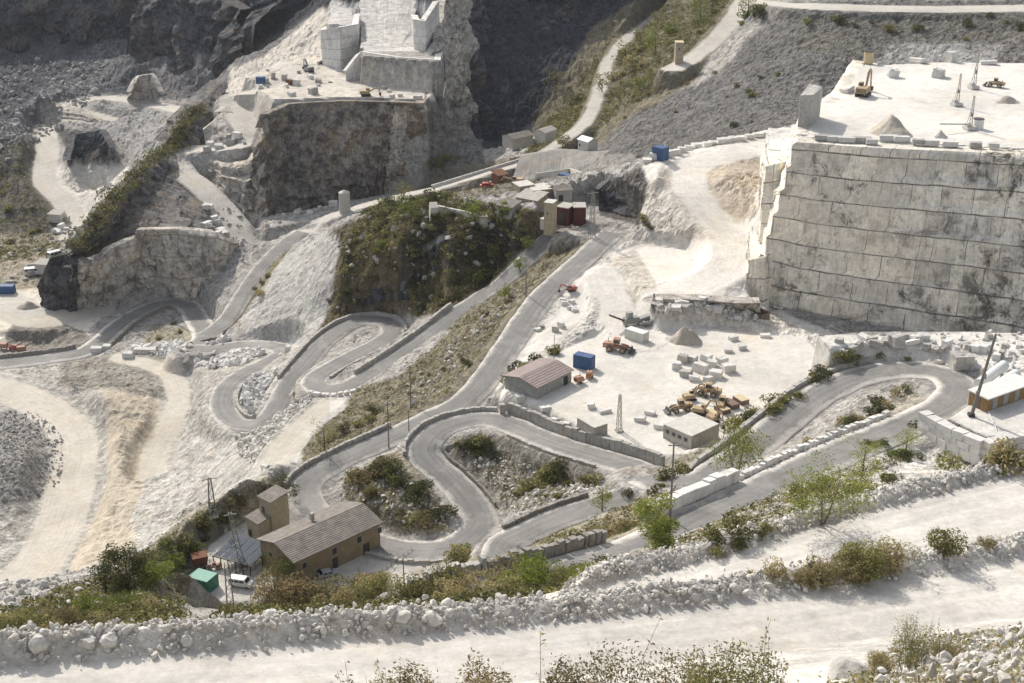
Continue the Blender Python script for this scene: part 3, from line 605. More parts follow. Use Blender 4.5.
# block top, platforms
zone([(780, 160), (800, 100), (850, 55), (1200, 50), (1200, 170)], (0.68, 0.66, 0.615), 0.12, 0, 2, 325, 460)
zone([(815, 335), (1200, 325), (1200, 372), (980, 366), (900, 360), (840, 366)], (0.68, 0.66, 0.62), 0.3, 0, 3, 255, 320)
zone([(925, 408), (990, 440), (1200, 440), (1200, 370), (990, 372), (970, 385)], (0.60, 0.585, 0.55), 0.2, 0, 2, 205, 262)
# right slopes
zone([(645, 470), (740, 430), (830, 360), (850, 350), (875, 358), (800, 395), (740, 445), (690, 478)], (0.36, 0.33, 0.27), 0.7, 0.45, 4, 235, 300)
zone([(700, 510), (800, 460), (850, 420), (910, 388), (925, 400), (870, 432), (800, 462), (720, 500)], (0.42, 0.39, 0.33), 0.7, 0.4, 4, 190, 262)
zone([(640, 560), (800, 480), (870, 455), (935, 430), (1000, 465), (1200, 440), (1200, 480), (900, 520), (690, 580)], (0.48, 0.46, 0.42), 0.7, 0.42, 4, 92, 232)
zone([(870, 478), (950, 440), (990, 470), (900, 500)], (0.6, 0.58, 0.54), 0.5, 0.05, 4, 150, 232)
# big loop island and banks
zone([(445, 440), (540, 432), (600, 460), (600, 485), (540, 510), (490, 515), (460, 470)], (0.33, 0.31, 0.265), 1, 0.55, 4, 235, 290)
zone([(340, 475), (400, 450), (430, 480), (455, 530), (400, 535), (345, 505)], (0.31, 0.285, 0.225), 0.9, 0.6, 4, 245, 290)
zone([(480, 555), (510, 550), (640, 500), (700, 480), (690, 510), (560, 555), (480, 600), (420, 580)], (0.37, 0.335, 0.26), 0.7, 0.6, 4, 150, 245)
zone([(640, 505), (700, 490), (690, 545), (620, 550)], (0.40, 0.36, 0.28), 0.7, 0.5, 4, 180, 245)
# bank above the works yard and around
zone([(-100, 640), (0, 610), (110, 570), (185, 515), (260, 478), (300, 470), (320, 500), (200, 560), (180, 620), (-100, 700)], (0.33, 0.305, 0.24), 0.95, 0.52, 4, 80, 275)
zone([(180, 600), (210, 545), (262, 515), (300, 500), (390, 545), (440, 560), (400, 590), (300, 600)], (0.56, 0.54, 0.50), 0.2, 0.02, 3, 215, 275)
zone([(180, 640), (260, 590), (420, 585), (520, 560), (620, 560), (640, 600), (400, 640)], (0.35, 0.32, 0.25), 0.8, 0.62, 5, 75, 215)
# own side of the valley
zone([(-300, 640), (0, 640), (400, 605), (600, 585), (760, 565), (1300, 500), (1300, 640), (900, 700), (-300, 760)], (0.60, 0.58, 0.54), 0.35, 0.0, 3, 0, 96)
zone([(740, 590), (800, 560), (900, 545), (1040, 525), (1040, 545), (900, 572), (760, 600)], (0.50, 0.47, 0.41), 0.6, 0.38, 4, 66, 92)
zone([(800, 800), (850, 675), (900, 640), (960, 635), (1300, 600), (1300, 800)], (0.58, 0.55, 0.50), 0.9, 0.25, 4, 0, 58)
m = (YY < 34); ZC[m] = (0.42, 0.38, 0.31); VEG[m] = 0.3; ROCKY[m] = 0.8
# roads cleared to dust, berms of rubble
w = ROADM[..., None]; rc = np.where((YY > 480)[..., None], np.array((0.52, 0.495, 0.45)), np.array((0.64, 0.615, 0.57))).astype(np.float32)
mv = (YY > 262) & (YY < 480) & (PX < 330); rc[mv] = (0.54, 0.505, 0.445)
ZC = ZC * (1 - w) + rc * w; ROCKY = ROCKY * (1 - ROADM) + 0.12 * ROADM; VEG = VEG * (1 - ROADM)
w = BERM[..., None]; ZC = ZC * (1 - w) + np.array((0.66, 0.64, 0.60), np.float32) * w; ROCKY = np.maximum(ROCKY, 0.7 * BERM); VEG = VEG * (1 - BERM)
m = (FLAT > 0.5) & (ROADM < 0.3); VEG[m] *= 0.35
terrain = grid_mesh('terrain', np.stack([XX, YY, ZZ], -1), NR, NU, M_TERRAIN, 'structure',
                    {'zone': ZC.reshape(-1, 3), 'rocky': ROCKY.ravel(), 'veg': VEG.ravel(), 'road_d': ROADD.ravel(), 'road_s': ROADS_.ravel(), 'road_m': ROADM.ravel()}, smooth=False)
# ------------------------------------------------------------------ finding the ground
def ground_z(x, y):
    u = x / y; fi = np.interp(u, GU, np.arange(NU)); fj = np.interp(y, GY, np.arange(NR))
    i = int(min(fi, NU - 2)); j = int(min(fj, NR - 2)); a = fi - i; b = fj - j
    return float((ZZ[j, i] * (1 - a) + ZZ[j, i + 1] * a) * (1 - b) + (ZZ[j + 1, i] * (1 - a) + ZZ[j + 1, i + 1] * a) * b)
def hit(px, py, Y0=20.0):
    """where the line of sight through a pixel of the photograph meets the ground"""
    x, t = ray(px, py); fi = float(np.interp(x, GU, np.arange(NU))); i = int(min(fi, NU - 2)); a = fi - i
    col = ZZ[:, i] * (1 - a) + ZZ[:, i + 1] * a
    dd = col + t * GY; k = np.nonzero((dd >= 0) & (GY > Y0))[0]
    if not len(k): return Vector((x * 500, 500, -t * 500))
    j = k[0]
    if j == 0 or GY[j - 1] <= Y0: Y = GY[j]
    else:
        s = -dd[j - 1] / (dd[j] - dd[j - 1] + 1e-9); Y = GY[j - 1] + s * (GY[j] - GY[j - 1])
    return Vector((x * Y, Y, -t * Y))
# ------------------------------------------------------------------ asphalt roads
def asphalt_material():
    t = NT('dusty_asphalt', 0.85, 0.25); v = t.obj(); uv = t.n('ShaderNodeUVMap').outputs[0]
    n = t.noise(v, 0.12, 6, 0.65, 0.5); n2 = t.noise(v, 1.5, 6, 0.7)
    mp = t.n('ShaderNodeMapping'); mp.inputs['Scale'].default_value = (1.3, 0.03, 1); t.l(uv, mp.inputs[0])
    tr = t.noise(mp.outputs[0], 1.0, 4, 0.6)
    c = t.mix(t.ramp(n, [(0.3, 0.0), (0.7, 1.0)]), (0.17, 0.167, 0.162), (0.245, 0.24, 0.23))
    c = t.mix(1.0, c, t.ramp(tr, [(0.3, 0.8), (0.65, 1.12)]), 'MULTIPLY')
    c = t.mix(1.0, c, t.ramp(n2, [(0.3, 0.86), (0.7, 1.08)]), 'MULTIPLY')
    sx = t.n('ShaderNodeSeparateXYZ'); t.l(uv, sx.inputs[0])
    e = t.math('ABSOLUTE', sx.outputs[0])
    e = t.math('ADD', e, t.math('MULTIPLY', t.math('SUBTRACT', n2, 0.5), 1.6))
    e = t.math('ADD', e, t.math('MULTIPLY', t.math('SUBTRACT', t.noise(v, 0.35, 4, 0.6), 0.5), 2.6))
    c = t.mix(t.ramp(t.math('MULTIPLY', e, 0.2), [(0.50, 0.0), (0.76, 0.9)]), c, (0.56, 0.535, 0.49))
    c = t.mix(t.ramp(t.noise(v, 0.06, 6, 0.7, 0.8), [(0.5, 0.0), (0.7, 0.3)]), c, (0.48, 0.46, 0.425))
    c = t.mix(t.ramp(t.vor(t.obj((1, 1, .3)), 0.16, 'DISTANCE_TO_EDGE'), [(0.0, 0.35), (0.012, 0.0)]), c, (0.10, 0.10, 0.10))
    pt = t.vor(v, 0.16, 'F1', 1); bw = t.n('ShaderNodeRGBToBW'); t.l(pt, bw.inputs[0])
    c = t.mix(0.35, c, t.mix(1.0, c, t.ramp(bw.outputs[0], [(0.2, 0.85), (0.3, 1.0)]), 'MULTIPLY'))
    return t.done(c, t.bump(n2, 0.15, 0.1))
M_ASPHALT = asphalt_material()
def frame(P):
    T = np.gradient(P[:, :2], axis=0); T /= np.linalg.norm(T, axis=1)[:, None] + 1e-9
    return T, np.stack([-T[:, 1], T[:, 0]], 1)          # tangent, left normal
def strip(name, key, lift=0.0, mat=None):
    P, hw, sh, kind = ROADS[key]; T, N = frame(P); n = len(P)
    us = np.array([-1, -0.93, -0.5, 0, 0.5, 0.93, 1]); cols = len(us)
    ln = np.concatenate([[0], np.cumsum(np.linalg.norm(np.diff(P[:, :2], axis=0), axis=1))])
    V = np.zeros((n, cols, 3)); UV = np.zeros((n, cols, 2))
    jit = fbm(P[:, 0], P[:, 1], P[:, 2], 4.0, 2, 31) * 0.35
    for k, u in enumerate(us):
        w = u * (hw + jit * (1 if u > 0 else -1) * 1.0)
        V[:, k, :2] = P[:, :2] + N * w[:, None]; V[:, k, 2] = P[:, 2] + lift + 0.06 * (1 - abs(u)) - (0.25 if abs(u) == 1 else 0)
        UV[:, k, 0] = w; UV[:, k, 1] = ln
    return grid_mesh(name, V, n, cols, mat or M_ASPHALT, 'structure', None, UV)
strip('road', 'loop', 0.02); strip('road', 'hairpin', 0.06); strip('road', 'middle', 0.02); strip('road', 'west', 0.06); strip('road', 'upper', 0.10)
# ------------------------------------------------------------------ rock faces as lofted walls of real relief
def resample(P, n):
    P = np.array(P, float); s = np.concatenate([[0], np.cumsum(np.linalg.norm(np.diff(P, axis=0), axis=1) + 1e-6)])
    t = np.linspace(0, s[-1], n); return np.stack([np.interp(t, s, P[:, k]) for k in range(3)], 1), t
def pt(a):
    if isinstance(a, np.ndarray): return a
    return at(a[0], a[1], z=a[2]) if len(a) == 3 else at(a[0], a[1], Y=a[3])
def cliff(name, top, bot, mat, cell=0.6, rough=1.0, scale=9.0, benches=0, setback=0.5, seed=1, lip=4.0, prof=1.0, block=0.0, foot=2.0, label=None):
    T0 = [pt(a) for a in top]; B0 = [pt(a) for a in bot]
    L = max(sum(np.linalg.norm(T0[i + 1] - T0[i]) for i in range(len(T0) - 1)), sum(np.linalg.norm(B0[i + 1] - B0[i]) for i in range(len(B0) - 1)))
    nu = max(12, int(L / cell))
    # same vertex count top and bottom so that corners stay matched when the lists are of equal length
    if len(T0) == len(B0):
        A = np.concatenate([[0], np.cumsum([np.linalg.norm(T0[i + 1] - T0[i]) + np.linalg.norm(B0[i + 1] - B0[i]) for i in range(len(T0) - 1)])]); A /= A[-1]
        q = np.linspace(0, 1, nu); T = np.stack([np.interp(q, A, np.array(T0)[:, k]) for k in range(3)], 1); B = np.stack([np.interp(q, A, np.array(B0)[:, k]) for k in range(3)], 1)
        su = q * L
    else:
        T, su = resample(T0, nu); B, _ = resample(B0, nu)
    H = np.abs(T[:, 2] - B[:, 2]).max(); nv = max(8, int(H / cell)); v = np.linspace(0, 1, nv)
    vv = v ** prof
    if benches:
        k = np.floor(v * benches); f = v * benches - k; h = 1 - 0.10
        hor = (k + np.where(f > 0.90, (f - 0.90) / 0.10, 0.0)) / benches      # wall, then a short ledge
        vv = hor * setback + v * (1 - setback)
    V = B[None] * (1 - vv)[:, None, None] + T[None] * vv[:, None, None]
    V[..., 2] = B[None, :, 2] * (1 - v)[:, None] + T[None, :, 2] * v[:, None]
    D = np.gradient(V.mean(0)[:, :2], axis=0); D /= np.linalg.norm(D, axis=1)[:, None] + 1e-9
    ker = np.ones(5) / 5; D = np.stack([np.convolve(np.pad(D[:, k], 2, 'edge'), ker, 'valid') for k in (0, 1)], 1)
    N = np.stack([D[:, 1], -D[:, 0]], 1)            # outward when the wall runs left to right as seen from the front
    x, y, z = V[..., 0], V[..., 1], V[..., 2]
    # (ridged relief keeps edges sharp)
    d = rough * (1.6 * fbm(x, y, z * 0.6, scale, 4, seed, True) - 0.5 + 0.7 * fbm(x, y, z, scale / 4, 3, seed + 9))
    if block:
        bu = np.floor(su[None] / 5.3 + 0.5 * vnoise(z * 0 + 1, z * 0.16, z * 0, seed)) ; bz = np.floor(z / 4.1)
        d = d + block * _hash(bu.astype(np.int64), bz.astype(np.int64), (bz * 0).astype(np.int64), seed)
    if rough > 0.35:
        jx = x + .6 * vnoise(x * .5, y * .5, z * .5, seed + 2); jz = z + .5 * vnoise(x * .6, y * .6, z * .6, seed + 4); k_ = max(1.0, cell / .55)
        h1 = _hash(np.floor((jx + jz * .25) / (2.3 * k_)).astype(np.int64), np.floor((jz - jx * .15) / (1.9 * k_)).astype(np.int64), np.floor(y / (3 * k_)).astype(np.int64), seed)
        h2 = _hash(np.floor((jx - jz * .3) / (5.1 * k_)).astype(np.int64), np.floor((jz + jx * .2) / (4.3 * k_)).astype(np.int64), np.floor(y / (6 * k_)).astype(np.int64), seed + 1)
        d = d + (0.28 * h1 + 0.5 * h2) * min(rough, 2.2) * k_ * .8
    fade = np.clip((1 - v) * nv / 3, 0.15, 1)[:, None]
    d = d * fade
    V[..., 0] += d * N[None, :, 0]; V[..., 1] += d * N[None, :, 1]
    # foot below ground and a lip that turns back into the hill
    Fo = V[:1].copy(); Fo[..., 2] -= foot; Fo[..., :2] += N[None] * foot * 0.3
    Lp = V[-1:].copy(); Lp[..., :2] -= N[None] * lip; Lp[..., 2] -= 0.35
    Lm = V[-1:].copy(); Lm[..., :2] -= N[None] * 0.5; Lm[..., 2] += 0.05
    V = np.concatenate([Fo, V, Lm, Lp], 0); vz = np.concatenate([[-foot], v * H, [H + .5], [H + lip]])
    UV = np.stack(np.broadcast_arrays(su[None], vz[:, None]), -1)
    return grid_mesh(name, V, len(V), nu, mat, 'structure', None, UV, smooth=False)
BT = -91
# the great cut block on the right: side face, then front
cliff('quarry_wall', [(853, 60, BT), (834, 95, BT), (806, 112, BT), (797, 130, BT), (797, 142, BT), (850, 146, BT), (900, 149, BT), (960, 151.5, BT), (1024, 155, BT), (1090, 158, BT)],
      [(838, 120, -111), (800, 140, -114), (772, 175, -118), (762, 220, -124), (752, 300, -134.5), (790, 312, -137), (850, 322, -137), (930, 336, -137), (1000, 347, -137), (1090, 364, -137)],
      MC_MARBLE, cell=0.42, rough=0.3, scale=12, benches=7, setback=0.75, seed=5, lip=8.0, block=0.22)
# the ledges stepping out at its left corner
cliff('quarry_wall', [(756, 178, -118), (757, 190, -119), (764, 192, -119.5), (772, 178, -119)], [(748, 250, -129), (746, 282, -133), (757, 288, -133), (768, 262, -131)], MC_WHITE, cell=0.5, rough=0.3, benches=3, setback=0.8, block=0.4)
cliff('quarry_wall', [(768, 128, -108), (771, 140, -109), (786, 140, -109), (790, 128, -108)], [(757, 190, -121), (758, 225, -125), (776, 228, -125), (784, 190, -121)], MC_WHITE, cell=0.5, rough=0.3, benches=3, setback=0.8, block=0.4)
# buttress of upright slabs at the left end of the wall
def slab_wall(ground, z0, h, mat, seed, **kw):
    G_ = [at(a, b, z=z0) for a, b in ground]; T_ = [g + np.array((0, 0, hh)) for g, hh in zip(G_, h)]
    cliff('quarry_wall', T_, G_, mat, cell=0.42, rough=0.2, benches=0, seed=seed, block=0.35, lip=6, foot=5, **kw)
slab_wall([(757, 214), (757, 240), (758, 262), (772, 266), (796, 262)], -129.5, [20, 24, 27, 29, 30], MC_MARBLE, 91)
slab_wall([(746, 262), (745, 296), (762, 300), (772, 296)], -133.5, [9, 10, 12, 12], MC_MARBLE, 92)
# rubble edge between the two floors
cliff('quarry_wall', [(655, 305, -129.5), (662, 299, -129.5), (700, 300, -129.5), (735, 303, -129.5), (760, 303, -129.5)], [(655, 318, -135.6), (664, 318, -135.6), (700, 316, -135.6), (735, 316, -135.6), (760, 318, -135.6)], MC_MID, cell=0.4, rough=1.2, scale=4, seed=12, lip=5)
# middle spur: brown weathered face with white corner
cliff('cliff', [(262, 128, -146), (268, 114, -140), (290, 104, -139), (345, 101, -139), (424, 103, -139), (428, 92, -139)], [(245, 236, -181), (262, 232, -184), (285, 226, -186), (345, 210, -183), (424, 190, -182), (430, 184, -180)], MC_BROWN, cell=0.8, rough=2.2, scale=16, seed=21, block=0.5)
cliff('cliff', [(392, 101.5, -139.3), (406, 102, -139.3), (424, 103.5, -139.3), (430, 92, -139)], [(384, 203, -183), (402, 198, -183), (423, 191, -183), (434, 178, -180)], MC_MID, cell=0.8, rough=1.0, scale=10, seed=25, block=0.9)
cliff('cliff', [(208, 158, -160), (222, 164, -160), (247, 160, -158), (258, 150, -154), (266, 128, -147)], [(212, 180, -167), (230, 204, -173), (250, 230, -180), (258, 236, -183), (266, 232, -184)], MC_MID, cell=0.7, rough=0.8, scale=8, seed=28, benches=4, setback=0.6, block=1.0)
cliff('cliff', [(203, 130, -153), (213, 122, -151), (222, 112, -148.5), (228, 106, -147.5)], [(205, 141, -157.5), (222, 142, -157), (238, 142, -155.5), (236, 120, -150.5)], MC_MID, cell=0.7, rough=1.2, scale=6, seed=29, block=0.6)
# left cliff above the works
cliff('cliff', [(40, 280, -182), (50, 258, -172), (66, 254, -169), (78, 262, -171)], [(44, 306, -192.5), (54, 313, -192.5), (68, 313, -192.5), (78, 306, -190)], MC_DARK, cell=0.55, rough=1.6, scale=7, seed=32)
cliff('cliff', [(70, 268, -173), (74, 258, -171), (84, 262, -170), (98, 262, -171), (108, 250, -168), (134, 238, -167), (136, 230, -164), (180, 229, -164), (215, 232, -166), (248, 246, -176)], [(70, 310, -192), (74, 311, -192), (85, 310, -192), (110, 307, -192), (132, 300, -191), (138, 296, -190), (160, 296, -190), (195, 298, -189), (220, 290, -186), (250, 262, -180)], MC_MID, cell=0.55, rough=1.2, scale=9, seed=33, benches=3, setback=0.5, block=0.7)
cliff('cliff', [(72, 250, -166), (95, 220, -160), (120, 190, -157), (148, 162, -156), (167, 152, -159), (172, 182, -164.5), (198, 206, -169.5), (216, 230, -176)], [(46, 268, -180), (66, 262, -180), (92, 252, -178), (120, 232, -170), (150, 230, -168), (186, 230, -169), (214, 238, -177)], MC_GREYD, cell=0.8, rough=2.5, scale=14, seed=35, prof=0.8)
cliff('cliff', [(166, 142, -157), (182, 122, -151), (198, 106, -148), (212, 92, -145), (226, 80, -142)], [(172, 151, -160), (196, 143, -158.5), (206, 130, -155.5), (218, 112, -151), (227, 98, -147.5)], MC_GREYD, cell=0.8, rough=1.8, scale=9, seed=36, prof=.9, lip=8)
cliff('cliff', [(262, 122, -144), (286, 96, -137), (306, 84, -136), (320, 82, -136.5)], [(236, 112, -148), (262, 92, -142), (292, 82, -139.5), (318, 76, -139.5)][::1], MC_MID, cell=0.7, rough=1.0, scale=7, seed=37) if False else None
# rock lump in the bowl and its white block
cliff('cliff', [(70, 160, -196), (76, 134, -190), (100, 130, -189), (110, 148, -191), (112, 160, -196)], [(66, 168, -205), (72, 168, -205), (92, 170, -205), (108, 166, -205), (116, 162, -205)], MC_DARK, cell=0.9, rough=2, scale=9, seed=40)
cliff('cliff', [(131, 92, -186), (139, 76, -179), (150, 74, -178), (158, 92, -186)], [(128, 99, -193), (134, 99, -193), (150, 99, -193), (160, 98, -192)], MC_MID, cell=0.9, rough=0.8, scale=9, seed=41)
cliff('cliff', [(46, 112, -197), (60, 104, -195), (80, 110, -196), (100, 122, -199)], [(44, 125, -201.6), (60, 124, -201), (84, 124, -201), (104, 124, -200.5)], MC_MID, cell=0.8, rough=0.7, benches=4, setback=0.9, seed=42)
cliff('cliff', [(136, 108, -195), (160, 112, -195), (185, 116, -194), (196, 116, -194)], [(130, 125, -203), (148, 140, -206), (160, 150, -208), (172, 146, -205)], MC_MID, cell=0.8, rough=0.7, benches=5, setback=0.95, seed=43)
# central dark wall
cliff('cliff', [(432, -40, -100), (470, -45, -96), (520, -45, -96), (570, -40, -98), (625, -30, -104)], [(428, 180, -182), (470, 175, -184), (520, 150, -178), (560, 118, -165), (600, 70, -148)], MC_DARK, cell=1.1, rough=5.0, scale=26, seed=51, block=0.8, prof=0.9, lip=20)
cliff('cliff', [(424, 66, -130), (440, 40, -122), (446, 0, -110), (470, -30, -100)], [(426, 186, -184), (438, 184, -184), (455, 178, -184), (475, 170, -184)], MC_MID, cell=1.0, rough=2.6, scale=14, seed=53, block=0.9)
# white terraces at the top of the middle quarry: upright sawn faces
def vwall(ground, z0, h, mat, seed, **kw):
    G_ = [at(a, b, z=z0) for a, b in ground]; T_ = [g + np.array((0, 0, hh)) for g, hh in zip(G_, h if hasattr(h, '__len__') else [h] * len(G_))]
    cliff('cliff', T_, G_, mat, cell=0.7, rough=0.12, benches=0, seed=seed, block=0.15, lip=3, foot=4, **kw)
vwall([(330, 52), (322, 66), (341, 70), (360, 66), (362, 54)], -139.5, [14, 17, 20, 20, 20], MC_WHITE, 61)
vwall([(346, 82), (362, 80), (400, 86), (441, 89), (444, 74)], -139.5, [5, 13, 13, 13, 13], MC_WHITE, 62)
vwall([(412, 40), (414, 50), (426, 52), (440, 44)], -127, [12, 14, 14, 20], MC_WHITE, 63)
cliff('cliff', [(360, -4, -118), (380, 0, -119), (400, -2, -118), (415, 0, -119)], [(360, 48, -127), (380, 50, -127), (400, 50, -127), (414, 46, -127)], MC_CHUTE, cell=0.9, rough=2, scale=9, seed=64, prof=0.8)
# high walls at the top left
def far_wall(pts_top, pts_bot, seed, mat=MC_DARK): cliff('cliff', pts_top, pts_bot, mat, cell=1.8, rough=9.0, scale=45, seed=seed, lip=40, prof=1.1, foot=60)
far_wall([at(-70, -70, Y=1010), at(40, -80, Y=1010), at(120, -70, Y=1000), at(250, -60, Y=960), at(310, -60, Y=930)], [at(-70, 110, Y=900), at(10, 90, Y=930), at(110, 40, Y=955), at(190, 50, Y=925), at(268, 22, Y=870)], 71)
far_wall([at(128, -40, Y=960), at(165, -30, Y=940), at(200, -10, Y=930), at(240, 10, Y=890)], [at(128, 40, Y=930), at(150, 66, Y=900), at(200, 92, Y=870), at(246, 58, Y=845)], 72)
# dark outcrop above the village and in the scrub hill
cliff('cliff', [(598, 190, -124), (612, 178, -122), (640, 172, -121), (648, 182, -122)], [(598, 208, -129), (612, 212, -129), (636, 216, -129), (645, 206, -128)], MC_DARK, cell=0.6, rough=1.5, scale=6, seed=81)
cliff('cliff', [(400, 288, -154.6), (424, 246, -141.5), (455, 226, -133.5), (500, 222, -132), (530, 228, -132)], [(398, 296, -156), (430, 284, -153), (460, 268, -147), (500, 252, -141), (528, 244, -137)], MC_DARK, cell=0.6, rough=2.2, scale=8, seed=82, prof=0.85)
cliff('cliff', [(330, 262, -156), (345, 248, -150), (362, 242, -147), (388, 262, -150)], [(328, 310, -165), (345, 305, -163), (372, 298, -160), (392, 292, -157)], MC_DARK, cell=0.7, rough=2, scale=8, seed=83, prof=0.9)
cliff('cliff', [(520, 156, -146), (560, 150, -144), (600, 152, -140), (640, 150, -137)], [(510, 186, -152), (560, 186, -150), (600, 184, -146), (640, 176, -142)], cliff_material('grey_rubble_wall', (0.24, 0.235, 0.22), (0.33, 0.32, 0.30), (0.13, 0.125, 0.12), seam=0, streak=0.5, stain=0.2, crack=0, rough_h=0.6, ochre=0.25), cell=0.7, rough=0.8, scale=7, seed=84)
# ------------------------------------------------------------------ merged copies of one small shape (numpy) and single objects
def raw_mesh(name, V, F, mat, smooth=False, mats=None, mi=None, link=True, parent=None):
    me = bpy.data.meshes.new(name); V = np.asarray(V, np.float32); F = np.asarray(F, np.int32); k = F.shape[1]
    me.vertices.add(len(V)); me.vertices.foreach_set('co', V.ravel())
    me.loops.add(F.size); me.loops.foreach_set('vertex_index', F.ravel())
    me.polygons.add(len(F)); me.polygons.foreach_set('loop_start', np.arange(0, F.size, k, dtype=np.int32))
    me.polygons.foreach_set('loop_total', np.full(len(F), k, np.int32))
    me.polygons.foreach_set('use_smooth', np.full(len(F), smooth, bool))
    me.update(calc_edges=True); me.materials.append(mat)
    o = bpy.data.objects.new(name, me); C.objects.link(o)
    if parent is not None: o.parent = parent
    return o
RNG = np.random.default_rng(5)
def rand_rot(n, tilt=1.0):
    a = RNG.uniform(0, 2 * np.pi, n); b = RNG.normal(0, tilt, n); c = RNG.normal(0, tilt, n)
    ca, sa, cb, sb, cc, sc = np.cos(a), np.sin(a), np.cos(b), np.sin(b), np.cos(c), np.sin(c)
    Rz = np.zeros((n, 3, 3)); Rz[:, 0, 0] = ca; Rz[:, 0, 1] = -sa; Rz[:, 1, 0] = sa; Rz[:, 1, 1] = ca; Rz[:, 2, 2] = 1
    Rx = np.zeros((n, 3, 3)); Rx[:, 0, 0] = 1; Rx[:, 1, 1] = cb; Rx[:, 1, 2] = -sb; Rx[:, 2, 1] = sb; Rx[:, 2, 2] = cb
    Ry = np.zeros((n, 3, 3)); Ry[:, 1, 1] = 1; Ry[:, 0, 0] = cc; Ry[:, 0, 2] = sc; Ry[:, 2, 0] = -sc; Ry[:, 2, 2] = cc
    return np.einsum('nij,njk,nkl->nil', Rz, Rx, Ry)
def scatter(V, F, pos, size, tilt=0.6, squash=None):
    n = len(pos); Rm = rand_rot(n, tilt); S = np.asarray(size)[:, None, None] * V[None]
    if squash is not None: S = S * squash[:, None, :]
    W = np.einsum('nij,nkj->nki', Rm, S) + pos[:, None, :]
    return W.reshape(-1, 3), (F[None] + (np.arange(n) * len(V))[:, None, None]).reshape(-1, F.shape[1])
def rock_proto(sub, seed, sharp=0.35):
    bm = bmesh.new(); bmesh.ops.create_icosphere(bm, subdivisions=sub, radius=1.0)
    V = np.array([v.co[:] for v in bm.verts]); F = np.array([[v.index for v in f.verts] for f in bm.faces]); bm.free()
    rs = np.random.default_rng(seed)
    for k in range(7 + 14 * (sub > 2)):                    # cut flat facets
        n = rs.normal(size=3); n /= np.linalg.norm(n); d = rs.uniform(0.45, 0.8) if sub < 3 else rs.uniform(0.62, 0.92); q = V @ n
        V -= np.maximum(q - d, 0)[:, None] * n[None]
    V *= rs.uniform(0.7, 1.15, 3)[None]
    V += (sharp * 0.16) * fbm(V[:, 0] + seed, V[:, 1], V[:, 2], 0.7, 3, seed)[:, None]
    return V, F
def stone_material(name, col, var=0.3, sc=1.2):
    t = NT(name, 0.9, 0.15); v = t.obj(); oi = t.n('ShaderNodeObjectInfo')
    n = t.noise(v, sc, 6, 0.7); n2 = t.noise(v, sc * 0.2, 4, 0.6)
    c = t.mix(1.0, col, t.ramp(n, [(0.3, 1 - var), (0.7, 1.08)]), 'MULTIPLY')
    c = t.mix(1.0, c, t.ramp(n2, [(0.3, 0.78), (0.7, 1.08)]), 'MULTIPLY')
    c = t.mix(1.0, c, t.ramp(oi.outputs['Random'], [(0, 0.86), (1, 1.06)]), 'MULTIPLY')
    c = t.mix(t.math('MULTIPLY', t.ramp(t.noise(v, sc * 0.6, 5, 0.7), [(0.52, 0), (0.66, 1)]), 0.4), c, (0.42, 0.34, 0.24))
    return t.done(c, t.bump(n, 0.4, 0.25))
M_RUBBLE = stone_material('marble_rubble', (0.69, 0.67, 0.625))
M_RUBBLED = stone_material('grey_rubble', (0.47, 0.46, 0.435))
M_BLOCK = stone_material('marble_block', (0.74, 0.73, 0.70), 0.2, 0.8)
M_BLOCKG = stone_material('grey_marble_block', (0.50, 0.485, 0.455), 0.35, 0.9)
def pick(mask, n, w=None):
    j, i = np.nonzero(mask); k = RNG.choice(len(j), min(n, len(j)), replace=False) if w is None else RNG.choice(len(j), n, p=w[j, i] / w[j, i].sum())
    j = j[k]; i = i[k]; return np.stack([XX[j, i], YY[j, i], ZZ[j, i]], 1)
INV = (PX > -60) & (PX < 1084) & (PY > -30) & (PY < 760)
def inpoly(pts): return (poly_dist(PX, PY, np.array(pts, float)) < 0) & INV
def stones(name, mask, n, smin, smax, mat, seed, w=None, sub=1, power=2.5, rel=True):
    P = pick(mask, n, w); V, F = rock_proto(sub, seed)
    s = smin + (smax - smin) * RNG.uniform(0, 1, len(P)) ** power
    P = P + RNG.normal(0, 0.25, P.shape) * np.array([1, 1, 0]); P[:, 2] += 0.15 * s
    sq = RNG.uniform(0.42, 1.3, (len(P), 3)); W, G = scatter(V, F, P, s, 0.7, sq)
    o = raw_mesh(name, W, G, mat); o['kind'] = 'stuff'; return o
bf = (BERM > 0.25) & INV
stones('rubble', bf & (YY < 110), 9000, 0.04, 0.22, M_RUBBLE, 3)
stones('rubble', bf & (YY < 110), 1700, 0.12, 0.36, M_RUBBLE, 4, sub=2, power=2)
stones('rubble', inpoly([(-60, 560), (120, 560), (260, 480), (300, 470), (300, 500), (200, 560), (180, 630), (-60, 650)]) & (YY < 275) & (YY > 120), 1500, 0.2, 1.0, M_RUBBLE, 5, sub=2)
stones('rubble', inpoly([(-60, 412), (40, 412), (64, 440), (60, 485), (-60, 525)]) & (YY > 262), 2200, 0.2, 0.9, M_RUBBLED, 6)
stones('rubble', inpoly([(130, 345), (250, 338), (290, 350), (270, 362), (215, 368), (150, 362)]) & (YY > 262) & (FLAT < .5), 450, 0.5, 2.0, M_BLOCK, 7, power=1.5)
stones('rubble', inpoly([(225, 378), (285, 372), (290, 400), (262, 416), (232, 412)]) & (FLAT < .5), 300, 0.4, 1.5, M_BLOCK, 8, power=1.5)
stones('rubble', inpoly([(235, 425), (300, 385), (335, 392), (300, 430), (265, 470), (240, 455)]) & (FLAT < .5) & (YY > 255), 700, 0.3, 1.4, M_RUBBLE, 9)
stones('rubble', inpoly([(440, 440), (600, 450), (600, 500), (500, 520), (460, 490)]) & (FLAT < .4), 600, 0.2, 0.8, M_RUBBLE, 10)
